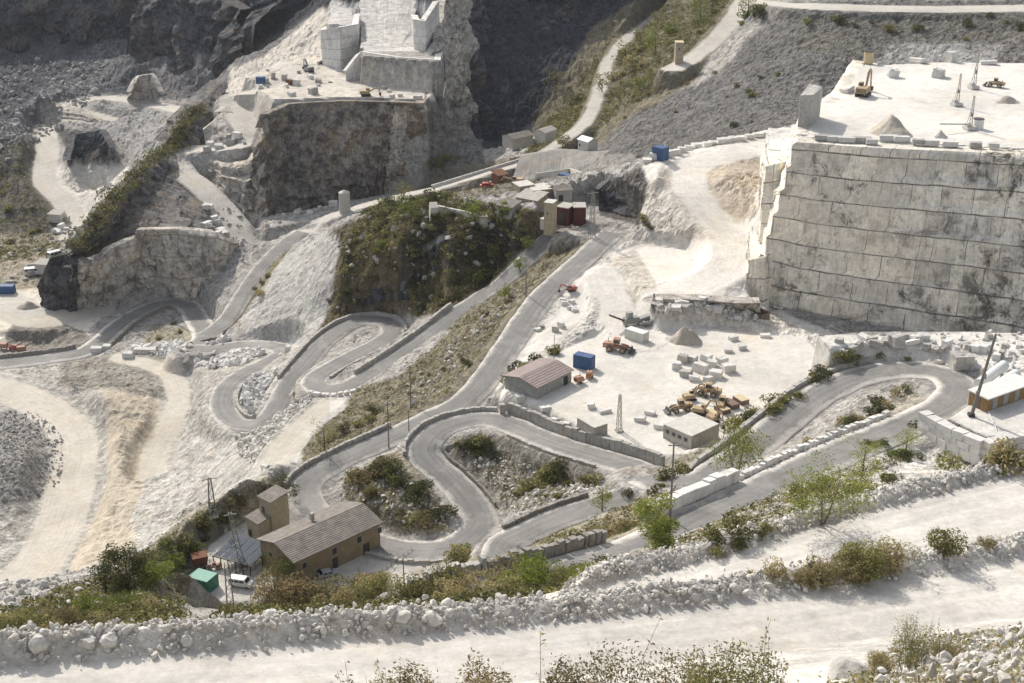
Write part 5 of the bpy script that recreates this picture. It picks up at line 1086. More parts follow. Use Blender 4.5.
# trees
def tree(px, py, hpx, label, mat, name='broadleaf_tree', Y0=20, wf=0.42, n=2600, leaf=0.30, seed=1, group=None, base=0.18, lobes=12, lean=0.0, stems=1):
    p = hit(px, py, Y0); dep = p.y * CP - p.z * SP; H = hpx / FOC * dep / math.cos(PITCH + 0.1)
    root = empty(name, (p.x, p.y, p.z - 0.2), random.uniform(0, 6.28), label, 'tree', group)
    rs = random.Random(seed); bm = bmesh.new(); tips = []
    for s_ in range(stems):
        a0 = rs.uniform(0, 6.28); sp = 0.0 if stems == 1 else H * 0.10
        bx, by = math.cos(a0) * sp, math.sin(a0) * sp; r0 = H * 0.022 / math.sqrt(stems)
        top = (bx * 2.2 + rs.uniform(-.04, .04) * H, by * 2.2, H * 0.78)
        trunk = [(bx * .2, by * .2, 0), (bx * .8, by * .8, H * .2), (bx * 1.5, by * 1.5, H * .45), top]
        tube(bm, trunk, (r0 * 1.4, r0, r0 * .7, r0 * .2), 7)
        for k in range(10):
            t = rs.uniform(0.2, 0.85); a = rs.uniform(0, 6.28); L = H * wf * rs.uniform(.5, .95)
            b = Vector((bx * (1 + t), by * (1 + t), H * t * .8)); e = b + Vector((math.cos(a) * L * .85, math.sin(a) * L * .85, L * rs.uniform(.3, .7)))
            m = (b + e) / 2 + Vector((0, 0, -L * .06)); tube(bm, [b, m, e], (r0 * .45, r0 * .3, r0 * .1), 5); tips.append(e)
    me = bpy.data.meshes.new('trunk'); bm.to_mesh(me); bm.free(); me.materials.append(M_BARK)
    tr = bpy.data.objects.new('trunk', me); C.objects.link(tr); tr.parent = root
    rg = np.random.default_rng(seed); Pn = []
    cl = [np.array(t) for t in tips] + [np.array((rg.normal(0, H * wf * .35), rg.normal(0, H * wf * .35), H * rg.uniform(base + .15, .95))) for _ in range(lobes)]
    for k in range(n):
        c = cl[rg.integers(len(cl))]; d = rg.normal(size=3); d /= np.linalg.norm(d)
        q = c + d * H * wf * 0.36 * rg.uniform(.2, 1) ** .5 * np.array((1, 1, .8))
        if q[2] < H * base: q[2] = H * base + rg.uniform(0, .15) * H
        Pn.append(q)
    V, F = scatter(LEAF_V, LEAF_F, np.array(Pn), leaf * rg.uniform(.6, 1.4, n), 1.2)
    raw_mesh('crown', V, F, mat, parent=root); return root
tree(655, 558, 64, 'light green round tree standing beside the road below the white block parapet', ML['lime'], seed=5, Y0=100, n=6500, leaf=0.30, wf=0.38, base=.10, lobes=18)
tree(737, 477, 46, 'bright green bushy tree between the quarry floor and the right hand road', ML['lime'], seed=4, n=3000, leaf=0.42, wf=0.55, base=.05, stems=2)
tree(822, 524, 62, 'airy light green tree with several stems standing on the far rock bank', ML['lime'], seed=8, Y0=84, n=4200, leaf=0.17, wf=0.62, base=.30, stems=3, lobes=9)
tree(602, 512, 30, 'small pale green tree beside the loop road', ML['lime'], seed=9, n=1200, leaf=0.30, wf=0.36, base=.1)
tree(130, 600, 58, 'dark green tree, the tallest on the bank left of the works yard', ML['dark'], seed=10, Y0=100, n=4200, leaf=0.32, wf=0.36, base=.04, lobes=16)
tree(113, 592, 40, 'dark green tree directly left of the tallest tree on the bank', ML['dark'], seed=11, Y0=100, n=2200, leaf=0.32, wf=0.40, base=.04)
tree(158, 590, 30, 'mid green low tree directly right of the tallest tree on the bank', ML['green'], seed=12, Y0=100, n=2200, leaf=0.32, wf=0.6, base=.04, stems=2)
tree(172, 573, 22, 'mid green low tree nearest to the green cabin', ML['green'], seed=13, Y0=100, n=2200, leaf=0.36, wf=0.65, base=.04, stems=2)
tree(284, 505, 30, 'dark green tree behind the works tower', ML['dark'], seed=14, n=1600, leaf=0.36, wf=0.42, base=.04)
tree(281, 583, 28, 'yellow green bushy tree at the gable end of the works building', ML['green'], seed=15, Y0=215, n=2200, leaf=0.32, wf=0.6, base=.04, stems=2)
tree(325, 455, 36, 'thin bare looking tree on the spoil slope above the works', ML['olive'], seed=16, n=700, leaf=0.3, wf=0.42, base=.2)
tree(862, 478, 42, 'pale green thin tree at the left foot of the block wall slope', ML['lime'], seed=17, n=1500, leaf=0.24, wf=0.4, base=.2)
tree(905, 458, 32, 'pale green thin tree right against the block wall', ML['lime'], seed=18, n=1200, leaf=0.24, wf=0.42, base=.15)
tree(1000, 0, 1, 'x', ML['green']) if False else None
for i, (x, y, h, k) in enumerate([(655, 55, 26, 'green'), (640, 48, 18, 'olive'), (625, 62, 20, 'olive'), (700, 22, 24, 'green'), (712, 14, 20, 'dark'), (748, 14, 22, 'green'), (602, 92, 18, 'olive'), (556, 88, 18, 'olive'), (640, 90, 14, 'green'), (565, 150, 16, 'olive')]):
    tree(x, y, h, 'small tree on the wooded slope beside the climbing road', ML[k], seed=30 + i, n=420, leaf=0.8, wf=0.5, base=.05, group='trees beside the climbing road')
for i, (x, y, h, k) in enumerate([(402, 205, 22, 'olive'), (411, 218, 20, 'green'), (436, 172, 14, 'olive'), (446, 166, 14, 'green'), (472, 222, 20, 'green'), (484, 226, 18, 'olive'), (430, 205, 16, 'dark'), (505, 218, 15, 'green')]):
    tree(x, y, h, 'small tree among the terraces above the scrub hill', ML[k], seed=50 + i, n=420, leaf=0.7, wf=0.5, base=.05, group='trees among the terraces')
for i, (x, y, h, k) in enumerate([(505, 300, 16, 'green'), (478, 285, 14, 'green'), (520, 272, 16, 'green'), (492, 262, 18, 'olive'), (450, 290, 14, 'dark'), (380, 255, 16, 'green'), (528, 252, 16, 'green')]):
    tree(x, y, h, 'small tree on the scrub hill above the long straight road', ML[k], seed=70 + i, n=420, leaf=0.5, wf=0.45, base=.05, group='trees on the scrub hill')
# dry stems at the very front, close to the camera
def stem_plant(px, Y, hpx, seed, label, n=7, mat='dry', group=None):
    x, t = ray(px, 690); X = x * Y; gz = ground_z(X, Y); dep = Y * CP - gz * SP; top = 683 - hpx
    xt, tt = ray(px, top); H = (-tt * Y) - gz
    H = max(H, 0.3); root = empty('dry_plant', (X, Y, gz), 0, label, 'plant', group); rs = random.Random(seed); bm = bmesh.new(); L = []
    for k in range(n):
        a = rs.uniform(0, 6.28); hh = H * (1.0 if k == 0 else rs.uniform(.55, .95)); sp = hh * rs.uniform(.05, .28)
        e = Vector((math.cos(a) * sp, math.sin(a) * sp * .6, hh)); b = Vector((rs.uniform(-.06, .06), rs.uniform(-.06, .06), -.05)); m = (b + e) / 2 + Vector((-e.x * .2, 0, 0))
        tube(bm, [b, m, e], (.006, .0045, .002), 4)
        for j in range(16):
            f = rs.uniform(.5, 1.0) ** .7; p = b.lerp(m, f * 2) if f < .5 else m.lerp(e, f * 2 - 1)
            L.append((p.x + rs.uniform(-.05, .05), p.y + rs.uniform(-.05, .05), p.z + rs.uniform(-.02, .03)))
    me = bpy.data.meshes.new('stem'); bm.to_mesh(me); bm.free(); me.materials.append(M_BARK)
    s = bpy.data.objects.new('stem', me); C.objects.link(s); s.parent = root
    rg = np.random.default_rng(seed); V, F = scatter(LEAF_V, LEAF_F, np.array(L), .055 * rg.uniform(.5, 1.4, len(L)), .9); raw_mesh('leaves', V, F, ML[mat], parent=root)
def front_bush(px, Y, hpx, wpx, seed, kinds, label, group=None, hf=1.0):
    x, t = ray(px, 690); X = x * Y; gz = ground_z(X, Y); dep = Y * CP - gz * SP; tt = ray(px, 683 - hpx)[1]; H = max(-tt * Y - gz, .4); s = wpx / FOC * dep / 2
    P = crown_points(5200, s, H * .86, seed, 16, .70, .45); V, F = scatter(LEAF_V, LEAF_F, P, .044 * np.random.default_rng(seed).uniform(.5, 1.5, len(P)), 1.2)
    o = raw_mesh('scrub_bush', V, F, ML[kinds]); o.location = (X, Y, gz - .05)
    bm = bmesh.new(); bm.from_mesh(o.data); rs = random.Random(seed)
    for k in range(26):
        a = rs.uniform(0, 6.28); r = s * rs.uniform(.1, .8); hh = H * rs.uniform(.6, 1.0)
        tube(bm, [(r * .3 * math.cos(a), r * .3 * math.sin(a), 0), (r * .7 * math.cos(a), r * .7 * math.sin(a), hh * .5), (r * math.cos(a), r * math.sin(a), hh)], (.008, .005, .002), 4)
    bm.to_mesh(o.data); bm.free(); o.data.materials.append(M_BARK)
    for p in o.data.polygons[5200:]: p.material_index = 1
    tag(o, label, 'bush', group); return o
for i, (px, Y, h, w, k) in enumerate([(372, 15, 14, 60, 'dry'), (410, 15, 10, 50, 'brown'), (480, 14, 8, 50, 'brown'), (560, 14, 16, 60, 'brown'), (600, 14.5, 24, 60, 'brown'), (640, 14, 26, 70, 'brown'), (690, 15, 22, 60, 'dry'), (720, 14.5, 34, 70, 'olive'), (755, 15, 26, 60, 'olive')]):
    front_bush(px, Y, h * 0.5, w * 1.5, 300 + i, k, 'leafy dry bush along the bottom edge of the view', 'dry bushes along the bottom edge')
front_bush(905, 37, 58, 56, 330, 'olive', 'tall dry bush on the stony verge at the lower right')
front_bush(938, 38, 30, 60, 331, 'dry', 'low dry bush right of the tall bush on the stony verge')
front_bush(880, 37, 26, 40, 332, 'dry', 'low dry bush left of the tall bush on the stony verge')
for i, (px, Y, h) in enumerate([(350, 15, 18), (395, 15, 22), (425, 15, 16), (540, 13, 44), (555, 14, 18), (612, 14, 62), (620, 14, 20), (668, 14, 30), (700, 14, 34), (715, 14, 40), (742, 14, 52), (760, 15, 46), (775, 15, 34), (480, 14, 12), (515, 14, 10)]):
    stem_plant(px, Y, h, 400 + i, 'thin dry stem with small leaves rising from the bottom edge', group='dry stems along the bottom edge', n=3 if h > 38 else 6)
for i, (px, Y, h) in enumerate([(905, 37, 70), (920, 37, 66), (935, 37, 62), (895, 37, 60)]):
    stem_plant(px, Y, h, 440 + i, 'tall dry stem rising from the bush on the stony verge', group='dry stems on the stony verge', n=6)

bushes([(600, 100), (700, 80), (790, 30), (800, 60), (740, 110), (640, 150), (590, 170)], 9, [D, O, B], (6, 14), 'small dark bush scattered on the grey slope left of the quarry block', 'scattered bushes on the grey slope', Y0=430)
# ------------------------------------------------------------------ building kit for houses, machines and masts
class MB:
    def __init__(s): s.bm = bmesh.new()
    def box(s, cx, cy, cz, sx, sy, sz, rx=0, ry=0, rz=0, taper=1.0):
        g = bmesh.ops.create_cube(s.bm, size=1.0)['verts']
        for v in g:
            k = taper if v.co.z > 0 else 1.0
            v.co = Vector((v.co.x * sx * k, v.co.y * sy * k, v.co.z * sz))
        M = Matrix.Translation((cx, cy, cz)) @ Matrix.Rotation(rz, 4, 'Z') @ Matrix.Rotation(ry, 4, 'Y') @ Matrix.Rotation(rx, 4, 'X')
        bmesh.ops.transform(s.bm, matrix=M, verts=g); return s
    def bar(s, a, b, w, h=None):
        a, b = Vector(a), Vector(b); d = b - a; h = h or w
        g = bmesh.ops.create_cube(s.bm, size=1.0)['verts']
        for v in g: v.co = Vector((v.co.x * w, v.co.y * h, v.co.z * d.length))
        M = Matrix.Translation((a + b) / 2) @ d.to_track_quat('Z', 'Y').to_matrix().to_4x4()
        bmesh.ops.transform(s.bm, matrix=M, verts=g); return s
    def cyl(s, a, b, r, r2=None, seg=16):
        a, b = Vector(a), Vector(b); d = b - a
        g = bmesh.ops.create_cone(s.bm, cap_ends=True, segments=seg, radius1=r, radius2=r if r2 is None else r2, depth=d.length)['verts']
        M = Matrix.Translation((a + b) / 2) @ d.to_track_quat('Z', 'Y').to_matrix().to_4x4()
        bmesh.ops.transform(s.bm, matrix=M, verts=g); return s
    def prism(s, prof, y0, y1):
        """profile in x-z extruded along y"""
        A = [s.bm.verts.new((x, y0, z)) for x, z in prof]; B = [s.bm.verts.new((x, y1, z)) for x, z in prof]; n = len(prof)
        s.bm.faces.new(A); s.bm.faces.new(B[::-1])
        for i in range(n): s.bm.faces.new((A[i], B[i], B[(i + 1) % n], A[(i + 1) % n]))
        return s
    def build(s, name, mat, parent=None, bevel=0.0):
        bmesh.ops.recalc_face_normals(s.bm, faces=s.bm.faces[:])
        if bevel: bmesh.ops.bevel(s.bm, geom=s.bm.edges[:], offset=bevel, segments=1, affect='EDGES')
        me = bpy.data.meshes.new(name); s.bm.to_mesh(me); s.bm.free(); me.materials.append(mat)
        o = bpy.data.objects.new(name, me); C.objects.link(o)
        if parent is not None: o.parent = parent
        return o
def corr_material(name, col, period=0.35, axis=0, rough=0.6, dirt=0.3):
    t = NT(name, rough, 0.3); v = t.obj(); sx = t.n('ShaderNodeSeparateXYZ'); t.l(v, sx.inputs[0])
    w = t.math('SINE', t.math('MULTIPLY', sx.outputs[axis], 6.283 / period)); n = t.noise(v, 0.7, 6, 0.7)
    c = t.mix(1.0, col, t.ramp(n, [(0.3, 1 - dirt), (0.7, 1.05)]), 'MULTIPLY')
    c = t.mix(1.0, c, t.ramp(t.noise(t.obj((1, 1, 6)), 0.5, 4, 0.6), [(0.3, 0.85), (0.7, 1.05)]), 'MULTIPLY')
    return t.done(c, t.bump(w, 0.6, 0.05))
M = {
 'plaster': simple('ochre_plaster', (0.34, 0.275, 0.185), 0.9, 0.4, 0.5, 0.1), 'plaster2': simple('beige_plaster', (0.46, 0.40, 0.29), 0.9, 0.3, 0.8, 0.1),
 'roofg': corr_material('fibre_cement_roof', (0.26, 0.235, 0.21), 0.5, 1, 0.9, 0.45), 'roofm': corr_material('mauve_sheet_roof', (0.30, 0.245, 0.235), 0.8, 1, 0.8, 0.25),
 'sheet': corr_material('grey_sheet', (0.36, 0.37, 0.35), 0.5, 0, 0.6, 0.3), 'white': simple('white_paint', (0.72, 0.72, 0.69), 0.5, 0.15, 0.8),
 'whitec': corr_material('white_container_sheet', (0.66, 0.66, 0.61), 0.5, 0, 0.5, 0.2), 'bluec': corr_material('blue_container_sheet', (0.055, 0.12, 0.26), 0.5, 0, 0.6, 0.3),
 'greenc': corr_material('green_cabin_sheet', (0.03, 0.17, 0.12), 0.5, 0, 0.5, 0.2), 'greenl': simple('pale_green_roof', (0.18, 0.38, 0.30), 0.6, 0.2),
 'conc': simple('concrete', (0.48, 0.46, 0.42), 0.9, 0.3, 0.7, 0.1), 'concl': simple('pale_concrete', (0.62, 0.60, 0.55), 0.9, 0.25, 0.7, 0.1),
 'glass': simple('dark_glass', (0.03, 0.035, 0.04), 0.15, 0.1, 1, 0.6), 'dark': simple('dark_metal', (0.06, 0.06, 0.06), 0.6, 0.3), 'steel': simple('grey_steel', (0.28, 0.28, 0.27), 0.6, 0.3, 2, 0.4),
 'rust': simple('rusty_steel', (0.20, 0.09, 0.05), 0.85, 0.4, 2), 'red': simple('red_paint', (0.34, 0.07, 0.045), 0.6, 0.3, 2, 0.3, 0, 0.3), 'yellow': simple('yellow_machine_paint', (0.44, 0.27, 0.09), 0.7, 0.5, 1.5, 0.2, 0, 0.7),
 'orange': simple('orange_machine_paint', (0.40, 0.15, 0.06), 0.7, 0.4, 1.5, 0.2, 0, 0.6), 'tyre': simple('tyre_rubber', (0.05, 0.048, 0.045), 0.9, 0.2, 3, 0.1, 0, 0.4), 'wood': simple('ochre_boards', (0.33, 0.22, 0.11), 0.8, 0.35, 1.2, 0.1),
 'carw': simple('white_car_paint', (0.70, 0.70, 0.70), 0.3, 0.08, 1, 0.5), 'cars': simple('silver_car_paint', (0.45, 0.46, 0.47), 0.3, 0.08, 1, 0.5), 'carb': simple('blue_car_paint', (0.12, 0.2, 0.33), 0.3, 0.1, 1, 0.5), 'carr': simple('red_car_paint', (0.4, 0.06, 0.04), 0.35, 0.1, 1, 0.5),
 'maroon': corr_material('maroon_sheet', (0.11, 0.035, 0.032), 0.6, 0, 0.7, 0.3), 'tan': simple('tan_sheet', (0.60, 0.50, 0.32), 0.8, 0.2), 'brownb': simple('brown_sheet', (0.22, 0.15, 0.12), 0.8, 0.3), 'pole': simple('weathered_pole', (0.22, 0.20, 0.18), 0.9, 0.3, 3),
 'sand': stone_material('gravel_heap', (0.52, 0.475, 0.41), 0.2, 2.5), 'sandw': stone_material('white_grit_heap', (0.66, 0.63, 0.58), 0.15, 2.5), 'tiles': corr_material('red_tiles', (0.30, 0.15, 0.10), 0.5, 1, 0.9, 0.3),
}
def two(p0, p1, z):
    a, b = at(*p0, z=z), at(*p1, z=z); d = b - a; return a, b, math.atan2(d[1], d[0]), float(np.hypot(d[0], d[1]))
def house(name, p0, p1, z, depth, h, wall, roof, label, cat='building', kind='gable', rise=1.0, over=0.4, windows=(), doors=(), gwin=(), group=None, zfoot=None, ridge_long=True, chimney=None):
    """p0, p1: pixels of the front eave line at height z (top of the wall); the house extends away by depth"""
    a, b, ang, L = two(p0, p1, z); foot = z - h
    root = empty(name, (a[0], a[1], foot), ang, label, cat, group)
    w = MB().box(L / 2, depth / 2, h / 2 - .4, L, depth, h + .8)
    if kind == 'gable':
        w.prism([(0, h), (L, h), (L, h)][:2] + [(L, h)], 0, depth) if False else None
    wo = w.build('wall', wall, root)
    if kind == 'gable':
        g = MB(); s = math.atan2(rise, depth / 2); ln = math.hypot(rise, depth / 2 + over)
        # gable triangles
        for x0 in (0.02, L - 0.32):
            A = [g.bm.verts.new((x0, 0.02, h)), g.bm.verts.new((x0, depth - .02, h)), g.bm.verts.new((x0, depth / 2, h + rise - .02))]; B = [g.bm.verts.new((v.co.x + .3, v.co.y, v.co.z)) for v in A]
            g.bm.faces.new(A); g.bm.faces.new(B[::-1])
            for i in range(3): g.bm.faces.new((A[i], B[i], B[(i + 1) % 3], A[(i + 1) % 3]))
        g.build('gable', wall, root)
        r = MB(); r.box(L / 2, depth / 4 - over / 2, h + rise / 2 + .08 - over * rise / depth, L + 2 * over, math.hypot(depth / 2 + over, rise + over * 2 * rise / depth), .14, rx=s)
        r.box(L / 2, depth * .75 + over / 2, h + rise / 2 + .08 - over * rise / depth, L + 2 * over, math.hypot(depth / 2 + over, rise + over * 2 * rise / depth), .14, rx=-s)
        ro = r.build('roof', roof, root)
    elif kind == 'mono':
        s = math.atan2(rise, depth); ro = MB().box(L / 2, depth / 2, h + rise / 2 + .1, L + 2 * over, math.hypot(depth, rise) + 2 * over, .16, rx=s).build('roof', roof, root)
        MB().prism([(0.02, h), (L - .02, h), (L - .02, h + .05), (0.02, h + .05)], 0.02, depth - .02).build('gable', wall, root)
    else:
        ro = MB().box(L / 2, depth / 2, h + .14, L + 2 * over, depth + 2 * over, .22).build('roof', roof, root)
    if chimney: MB().box(chimney[0], chimney[1], h + rise + .5, .7, .7, 1.6).build('chimney', M['conc'], ro)
    for (x, zz, ww, hh) in windows:      # on the front wall
        f = MB().box(x, -.04, zz, ww + .16, .1, hh + .16).build('window', M['concl'], root); MB().box(x, -.10, zz, ww, .06, hh).build('pane', M['glass'], f)
    for (x, ww, hh) in doors: MB().box(x, -.05, hh / 2, ww, .12, hh).build('door', M['dark'], root)
    for (y, zz, ww, hh) in gwin:         # on the left gable
        f = MB().box(-.04, y, zz, .1, ww + .16, hh + .16).build('window', M['concl'], root); MB().box(-.10, y, zz, .06, ww, hh).build('pane', M['glass'], f)
    return root
# works building, tower and its annex
house('works_building', (294.5, 561), (379.5, 522), -144.2, 11.5, 5.8, M['plaster'], M['roofg'], 'long two storey ochre works building with grey corrugated gable roof', rise=1.7, over=.6,
      windows=[(2.2, 3.9, 1.0, 1.2), (9.5, 4.0, 1.2, 1.5), (15.8, 4.0, 1.2, 1.5), (21.0, 4.0, 1.0, 1.3), (5.4, 1.2, 1.0, 1.0)], doors=[(9.6, 1.2, 2.4), (17.5, 1.6, 2.4)], gwin=[(3.5, 3.8, 1.0, 1.0), (8.0, 3.8, 1.0, 1.0)], chimney=(10.5, 8.2))
house('tower_house', (258.5, 496.5), (270.5, 502.5), -141.8, 4.6, 9.0, M['plaster2'], M['roofg'], 'square ochre stair tower behind the works building', cat='tower', kind='mono', rise=.5, over=.3, windows=[(1.4, 6.5, .8, 1.4)])
o = house('annex_house', (246.5, 517), (258, 524), -145.8, 4.2, 4.6, M['plaster2'], M['roofg'], 'low ochre annex leaning against the stair tower', kind='mono', rise=.6, over=.3, doors=[(1.0, .9, 2.0)])
# dark open frame shed with glass like panels
def frame_shed():
    a, b, ang, L = two((213, 556), (250, 566), -147.6); root = empty('frame_shed', (a[0], a[1], -150), ang, 'black steel frame shed with grey blue panels beside the works tower', 'shed')
    f = MB(); D_ = 8.0
    for i in range(6):
        x = L * i / 5
        for y in (0, D_ / 2, D_): f.bar((x, y, -.4), (x, y, 2.4), .16)
        f.bar((x, 0, 2.4), (x, D_, 2.9), .18)
    for y, z in ((0, 2.4), (D_ / 2, 2.65), (D_, 2.9)): f.bar((-.2, y, z), (L + .2, y, z), .2)
    f.build('frame', M['dark'], root)
    t = simple('blue_grey_panel', (0.09, 0.11, 0.14), 0.8, 0.3, 1, 0.15)
    for i in range(5): MB().box(L * (i + .5) / 5, D_ / 2, 2.78, L / 5 - .35, D_ - .3, .06, rx=math.atan2(.5, D_)).build('roof_panel', t, root)
    MB().box(L / 2, D_ - .05, 1.1, L, .1, 2.4).build('back_wall', M['dark'], root)
frame_shed()
def container(p0, p1, z, L, W, H, mat, label, group=None, roof=None, name='shipping_container', windows=0, open_top=False, cat='container'):
    a, b, ang, _ = two(p0, p1, z); root = empty(name, (a[0], a[1], z), ang, label, cat, group)
    bd = MB()
    if open_top:
        for (cx, cy, sx, sy) in ((L / 2, .06, L, .12), (L / 2, W - .06, L, .12), (.06, W / 2, .12, W - .25), (L - .06, W / 2, .12, W - .25)): bd.box(cx, cy, H / 2, sx, sy, H)
        bd.box(L / 2, W / 2, .1, L - .25, W - .25, .15)
    else: bd.box(L / 2, W / 2, H / 2, L - .1, W - .1, H - .1)
    bd.build('body', mat, root)
    f = MB()
    for x in (0.07, L - .07):
        for y in (.07, W - .07): f.box(x, y, H / 2, .16, .16, H)
    for z_ in (.08, H - .08):
        for y in (.07, W - .07): f.box(L / 2, y, z_, L, .14, .16)
        for x in (.07, L - .07): f.box(x, W / 2, z_, .14, W, .16)
    f.build('frame', mat, root)
    if not open_top: MB().box(L / 2, W / 2, H + .03, L - .1, W - .1, .08).build('roof', roof or mat, root)
    d = MB().box(L + .03, W * .27, H * .48, .05, W * .42, H * .82).build('door', mat, root); MB().bar((L + .09, W * .3, .3), (L + .09, W * .3, H - .3), .05).build('handle', M['steel'], d)
    for k in range(windows): MB().box(L * (k + .7) / (windows + .6), -.03, H * .6, .9, .06, .8).build('window', M['glass'], root)
    return root
container((188.5, 589), (206, 594), -150, 4.6, 3.6, 2.7, M['greenc'], 'dark green site cabin with paler green roof in the works yard', roof=M['greenl'], name='site_cabin', cat='cabin')
container((170, 602), (181, 606), -150, 3.4, 3.0, 2.5, M['whitec'], 'small dirty white metal store at the corner of the works yard', roof=M['white'], name='metal_store', cat='store')
# vehicles
def car(px, py, rz, paint, label, L=4.3, W=1.75, H=1.5, van=False, group=None, name='parked_car', cat='car', z=None, Y0=20):
    p = hit(px, py, Y0) if z is None else at(px, py, z=z); root = empty(name, tuple(p), rz, label, cat, group)
    if van: prof = [(-L / 2, .35), (-L / 2, H * .95), (-L / 2 + .25, H), (L * .22, H), (L * .34, H * .62), (L / 2 - .1, H * .52), (L / 2, .75), (L / 2, .35)]
    else: prof = [(-L / 2, .35), (-L / 2, .85), (-L / 2 + .35, .95), (-L * .3, H), (L * .12, H), (L * .27, .95), (L / 2 - .15, .82), (L / 2, .6), (L / 2, .35)]
    MB().prism(prof, -W / 2, W / 2).build('body', paint, root, 0.06)
    g = MB()
    if van:
        for s in (-1, 1):
            for x in (-L * .36, -L * .12, L * .1): g.box(x, s * (W / 2 + .005), H * .76, L * .2, .02, H * .26)
        g.box(L * .285, 0, H * .81, .04, W * .86, H * .36, ry=-.55); g.box(-L / 2 - .01, 0, H * .76, .03, W * .8, H * .26)
    else:
        for s in (-1, 1): g.box(-L * .2, s * (W / 2 + .005), H * .8, L * .2, .02, .32); g.box(L * .04, s * (W / 2 + .005), H * .8, L * .2, .02, .32)
        g.box(L * .2, 0, H * .82, .04, W * .84, .62, ry=-.78); g.box(-L * .38, 0, H * .83, .04, W * .84, .6, ry=.65)
    g.build('window', M['glass'], root)
    for x in (-L * .31, L * .31):
        for s in (-1, 1):
            w = MB().cyl((x, s * (W / 2 - .2), .33), (x, s * (W / 2 + .02), .33), .33).build('wheel', M['tyre'], root)
            MB().cyl((x, s * (W / 2 + .0), .33), (x, s * (W / 2 + .04), .33), .19).build('rim', M['steel'], w)
    for s in (-1, 1): MB().box(L / 2 + .0, s * W * .36, .68, .06, .32, .16).build('headlight', M['white'], root)
    return root
car(241.5, 586, R(-14), M['carw'], 'white van parked beside the works building', 4.7, 1.8, 1.95, True, z=-150, name='parked_van', cat='van')
car(328.5, 576, R(26), M['cars'], 'silver car parked in the shade along the works building', 4.1, 1.7, 1.45, z=-150)
car(190, 605, R(12), M['carb'], 'blue grey car at the lower edge of the works yard', 4.0, 1.7, 1.4, z=-150)
def wheel(mb_root, x, y, r, w, rim=True):
    o = MB().cyl((x, y - w / 2, r), (x, y + w / 2, r), r, seg=18).build('wheel', M['tyre'], mb_root)
    if rim: MB().cyl((x, y - w / 2 - .04, r), (x, y + w / 2 + .04, r), r * .5, seg=14).build('rim', M['yellow'], o)
def loader(px, py, rz, paint, label, s=1.0, z=None, group=None, name='wheel_loader', up=0.25):
    p = hit(px, py) if z is None else at(px, py, z=z); root = empty(name, tuple(p), rz, label, 'loader', group); root.scale = (s, s, s)
    for x in (-1.7, 1.8):
        for y in (-1.2, 1.2): wheel(root, x, y, .85, .65)
    MB().prism([(-3.6, .9), (-3.6, 2.1), (-1.0, 2.35), (-.6, 2.2), (-.6, .8)], -1.0, 1.0).box(.9, 0, 1.25, 2.6, 1.2, .8).build('body', paint, root, .05)
    c = MB().box(-.1, 0, 2.7, 1.4, 1.5, 1.5).box(-.1, 0, 3.5, 1.7, 1.7, .14).build('cab', paint, root, .04)
    MB().box(-.1, 0, 2.85, 1.44, 1.54, .85).build('window', M['glass'], c)
    a = MB()
    for y in (-.55, .55): a.bar((.9, y, 2.0), (2.6, y, 1.5 + up), .22, .35); a.bar((2.6, y, 1.5 + up), (3.5, y, .8 + up), .22, .35)
    a.build('lift_arm', paint, root)
    MB().prism([(3.4, .2 + up), (4.6, .1 + up), (4.7, .25 + up), (3.9, .5 + up), (3.7, 1.2 + up), (3.5, 1.3 + up)], -1.5, 1.5).build('bucket', M['dark'], root)
    MB().cyl((-2.6, .5, 2.2), (-2.6, .5, 3.1), .09).build('exhaust', M['dark'], root); return root
def excavator(px, py, rz, paint, label, s=1.0, z=None, group=None, boomup=1.0, name='excavator'):
    p = hit(px, py) if z is None else at(px, py, z=z); root = empty(name, tuple(p), rz, label, 'excavator', group); root.scale = (s, s, s)
    for y in (-1.25, 1.25):
        t = MB(); t.prism([(-2.2, .45), (-1.9, .05), (1.9, .05), (2.2, .45), (1.9, .9), (-1.9, .9)], y - .3, y + .3); t.build('track', M['dark'], root, .05)
    MB().box(0, 0, .8, 2.2, 2.0, .5).build('chassis', M['dark'], root)
    MB().prism([(-2.7, 1.1), (-2.7, 2.3), (-2.3, 2.5), (.9, 2.4), (1.6, 2.0), (1.6, 1.1)], -1.4, 1.4).build('body', paint, root, .06)
    c = MB().box(.9, .95, 2.45, 1.5, .95, 1.6).build('cab', paint, root, .05); MB().box(.92, .96, 2.7, 1.54, .97, .85).build('window', M['glass'], c)
    MB().box(-2.2, 0, 1.8, 1.0, 2.6, 1.2).build('counterweight', paint, root, .1)
    k = Vector((1.2, -.2, 1.9)); e = Vector((3.6, -.2, 4.2 + 1.8 * boomup)); f = Vector((5.6, -.2, 4.0 + 1.2 * boomup)); g = Vector((6.2, -.2, 1.2))
    MB().bar(k, e, .45, .6).bar(e, f, .4, .5).build('boom', paint, root, .04)
    MB().bar(f + Vector((-.3, 0, .5)), g, .32, .45).build('stick', paint, root, .04)
    MB().bar(k + Vector((.8, .35, .2)), e + Vector((-.3, .35, -.5)), .14).bar(e + Vector((.2, 0, .5)), f + Vector((-.3, 0, .6)), .13).build('hydraulic_ram', M['steel'], root)
    MB().prism([(5.7, 1.3), (6.7, 1.2), (6.6, .3), (6.0, .15), (5.6, .5)], -.8, .4).build('bucket', M['dark'], root); return root
excavator(863, 96, R(62), M['yellow'], 'yellow excavator with raised boom on top of the quarry block', 1.15, z=BT, boomup=.9)
loader(995, 87, R(150), M['yellow'], 'small yellow loader on top of the quarry block near the right edge', .75, z=BT)
loader(617, 351, R(-22), M['orange'], 'orange wheel loader with black bucket between the blue and the white containers', .95, z=-135.5)
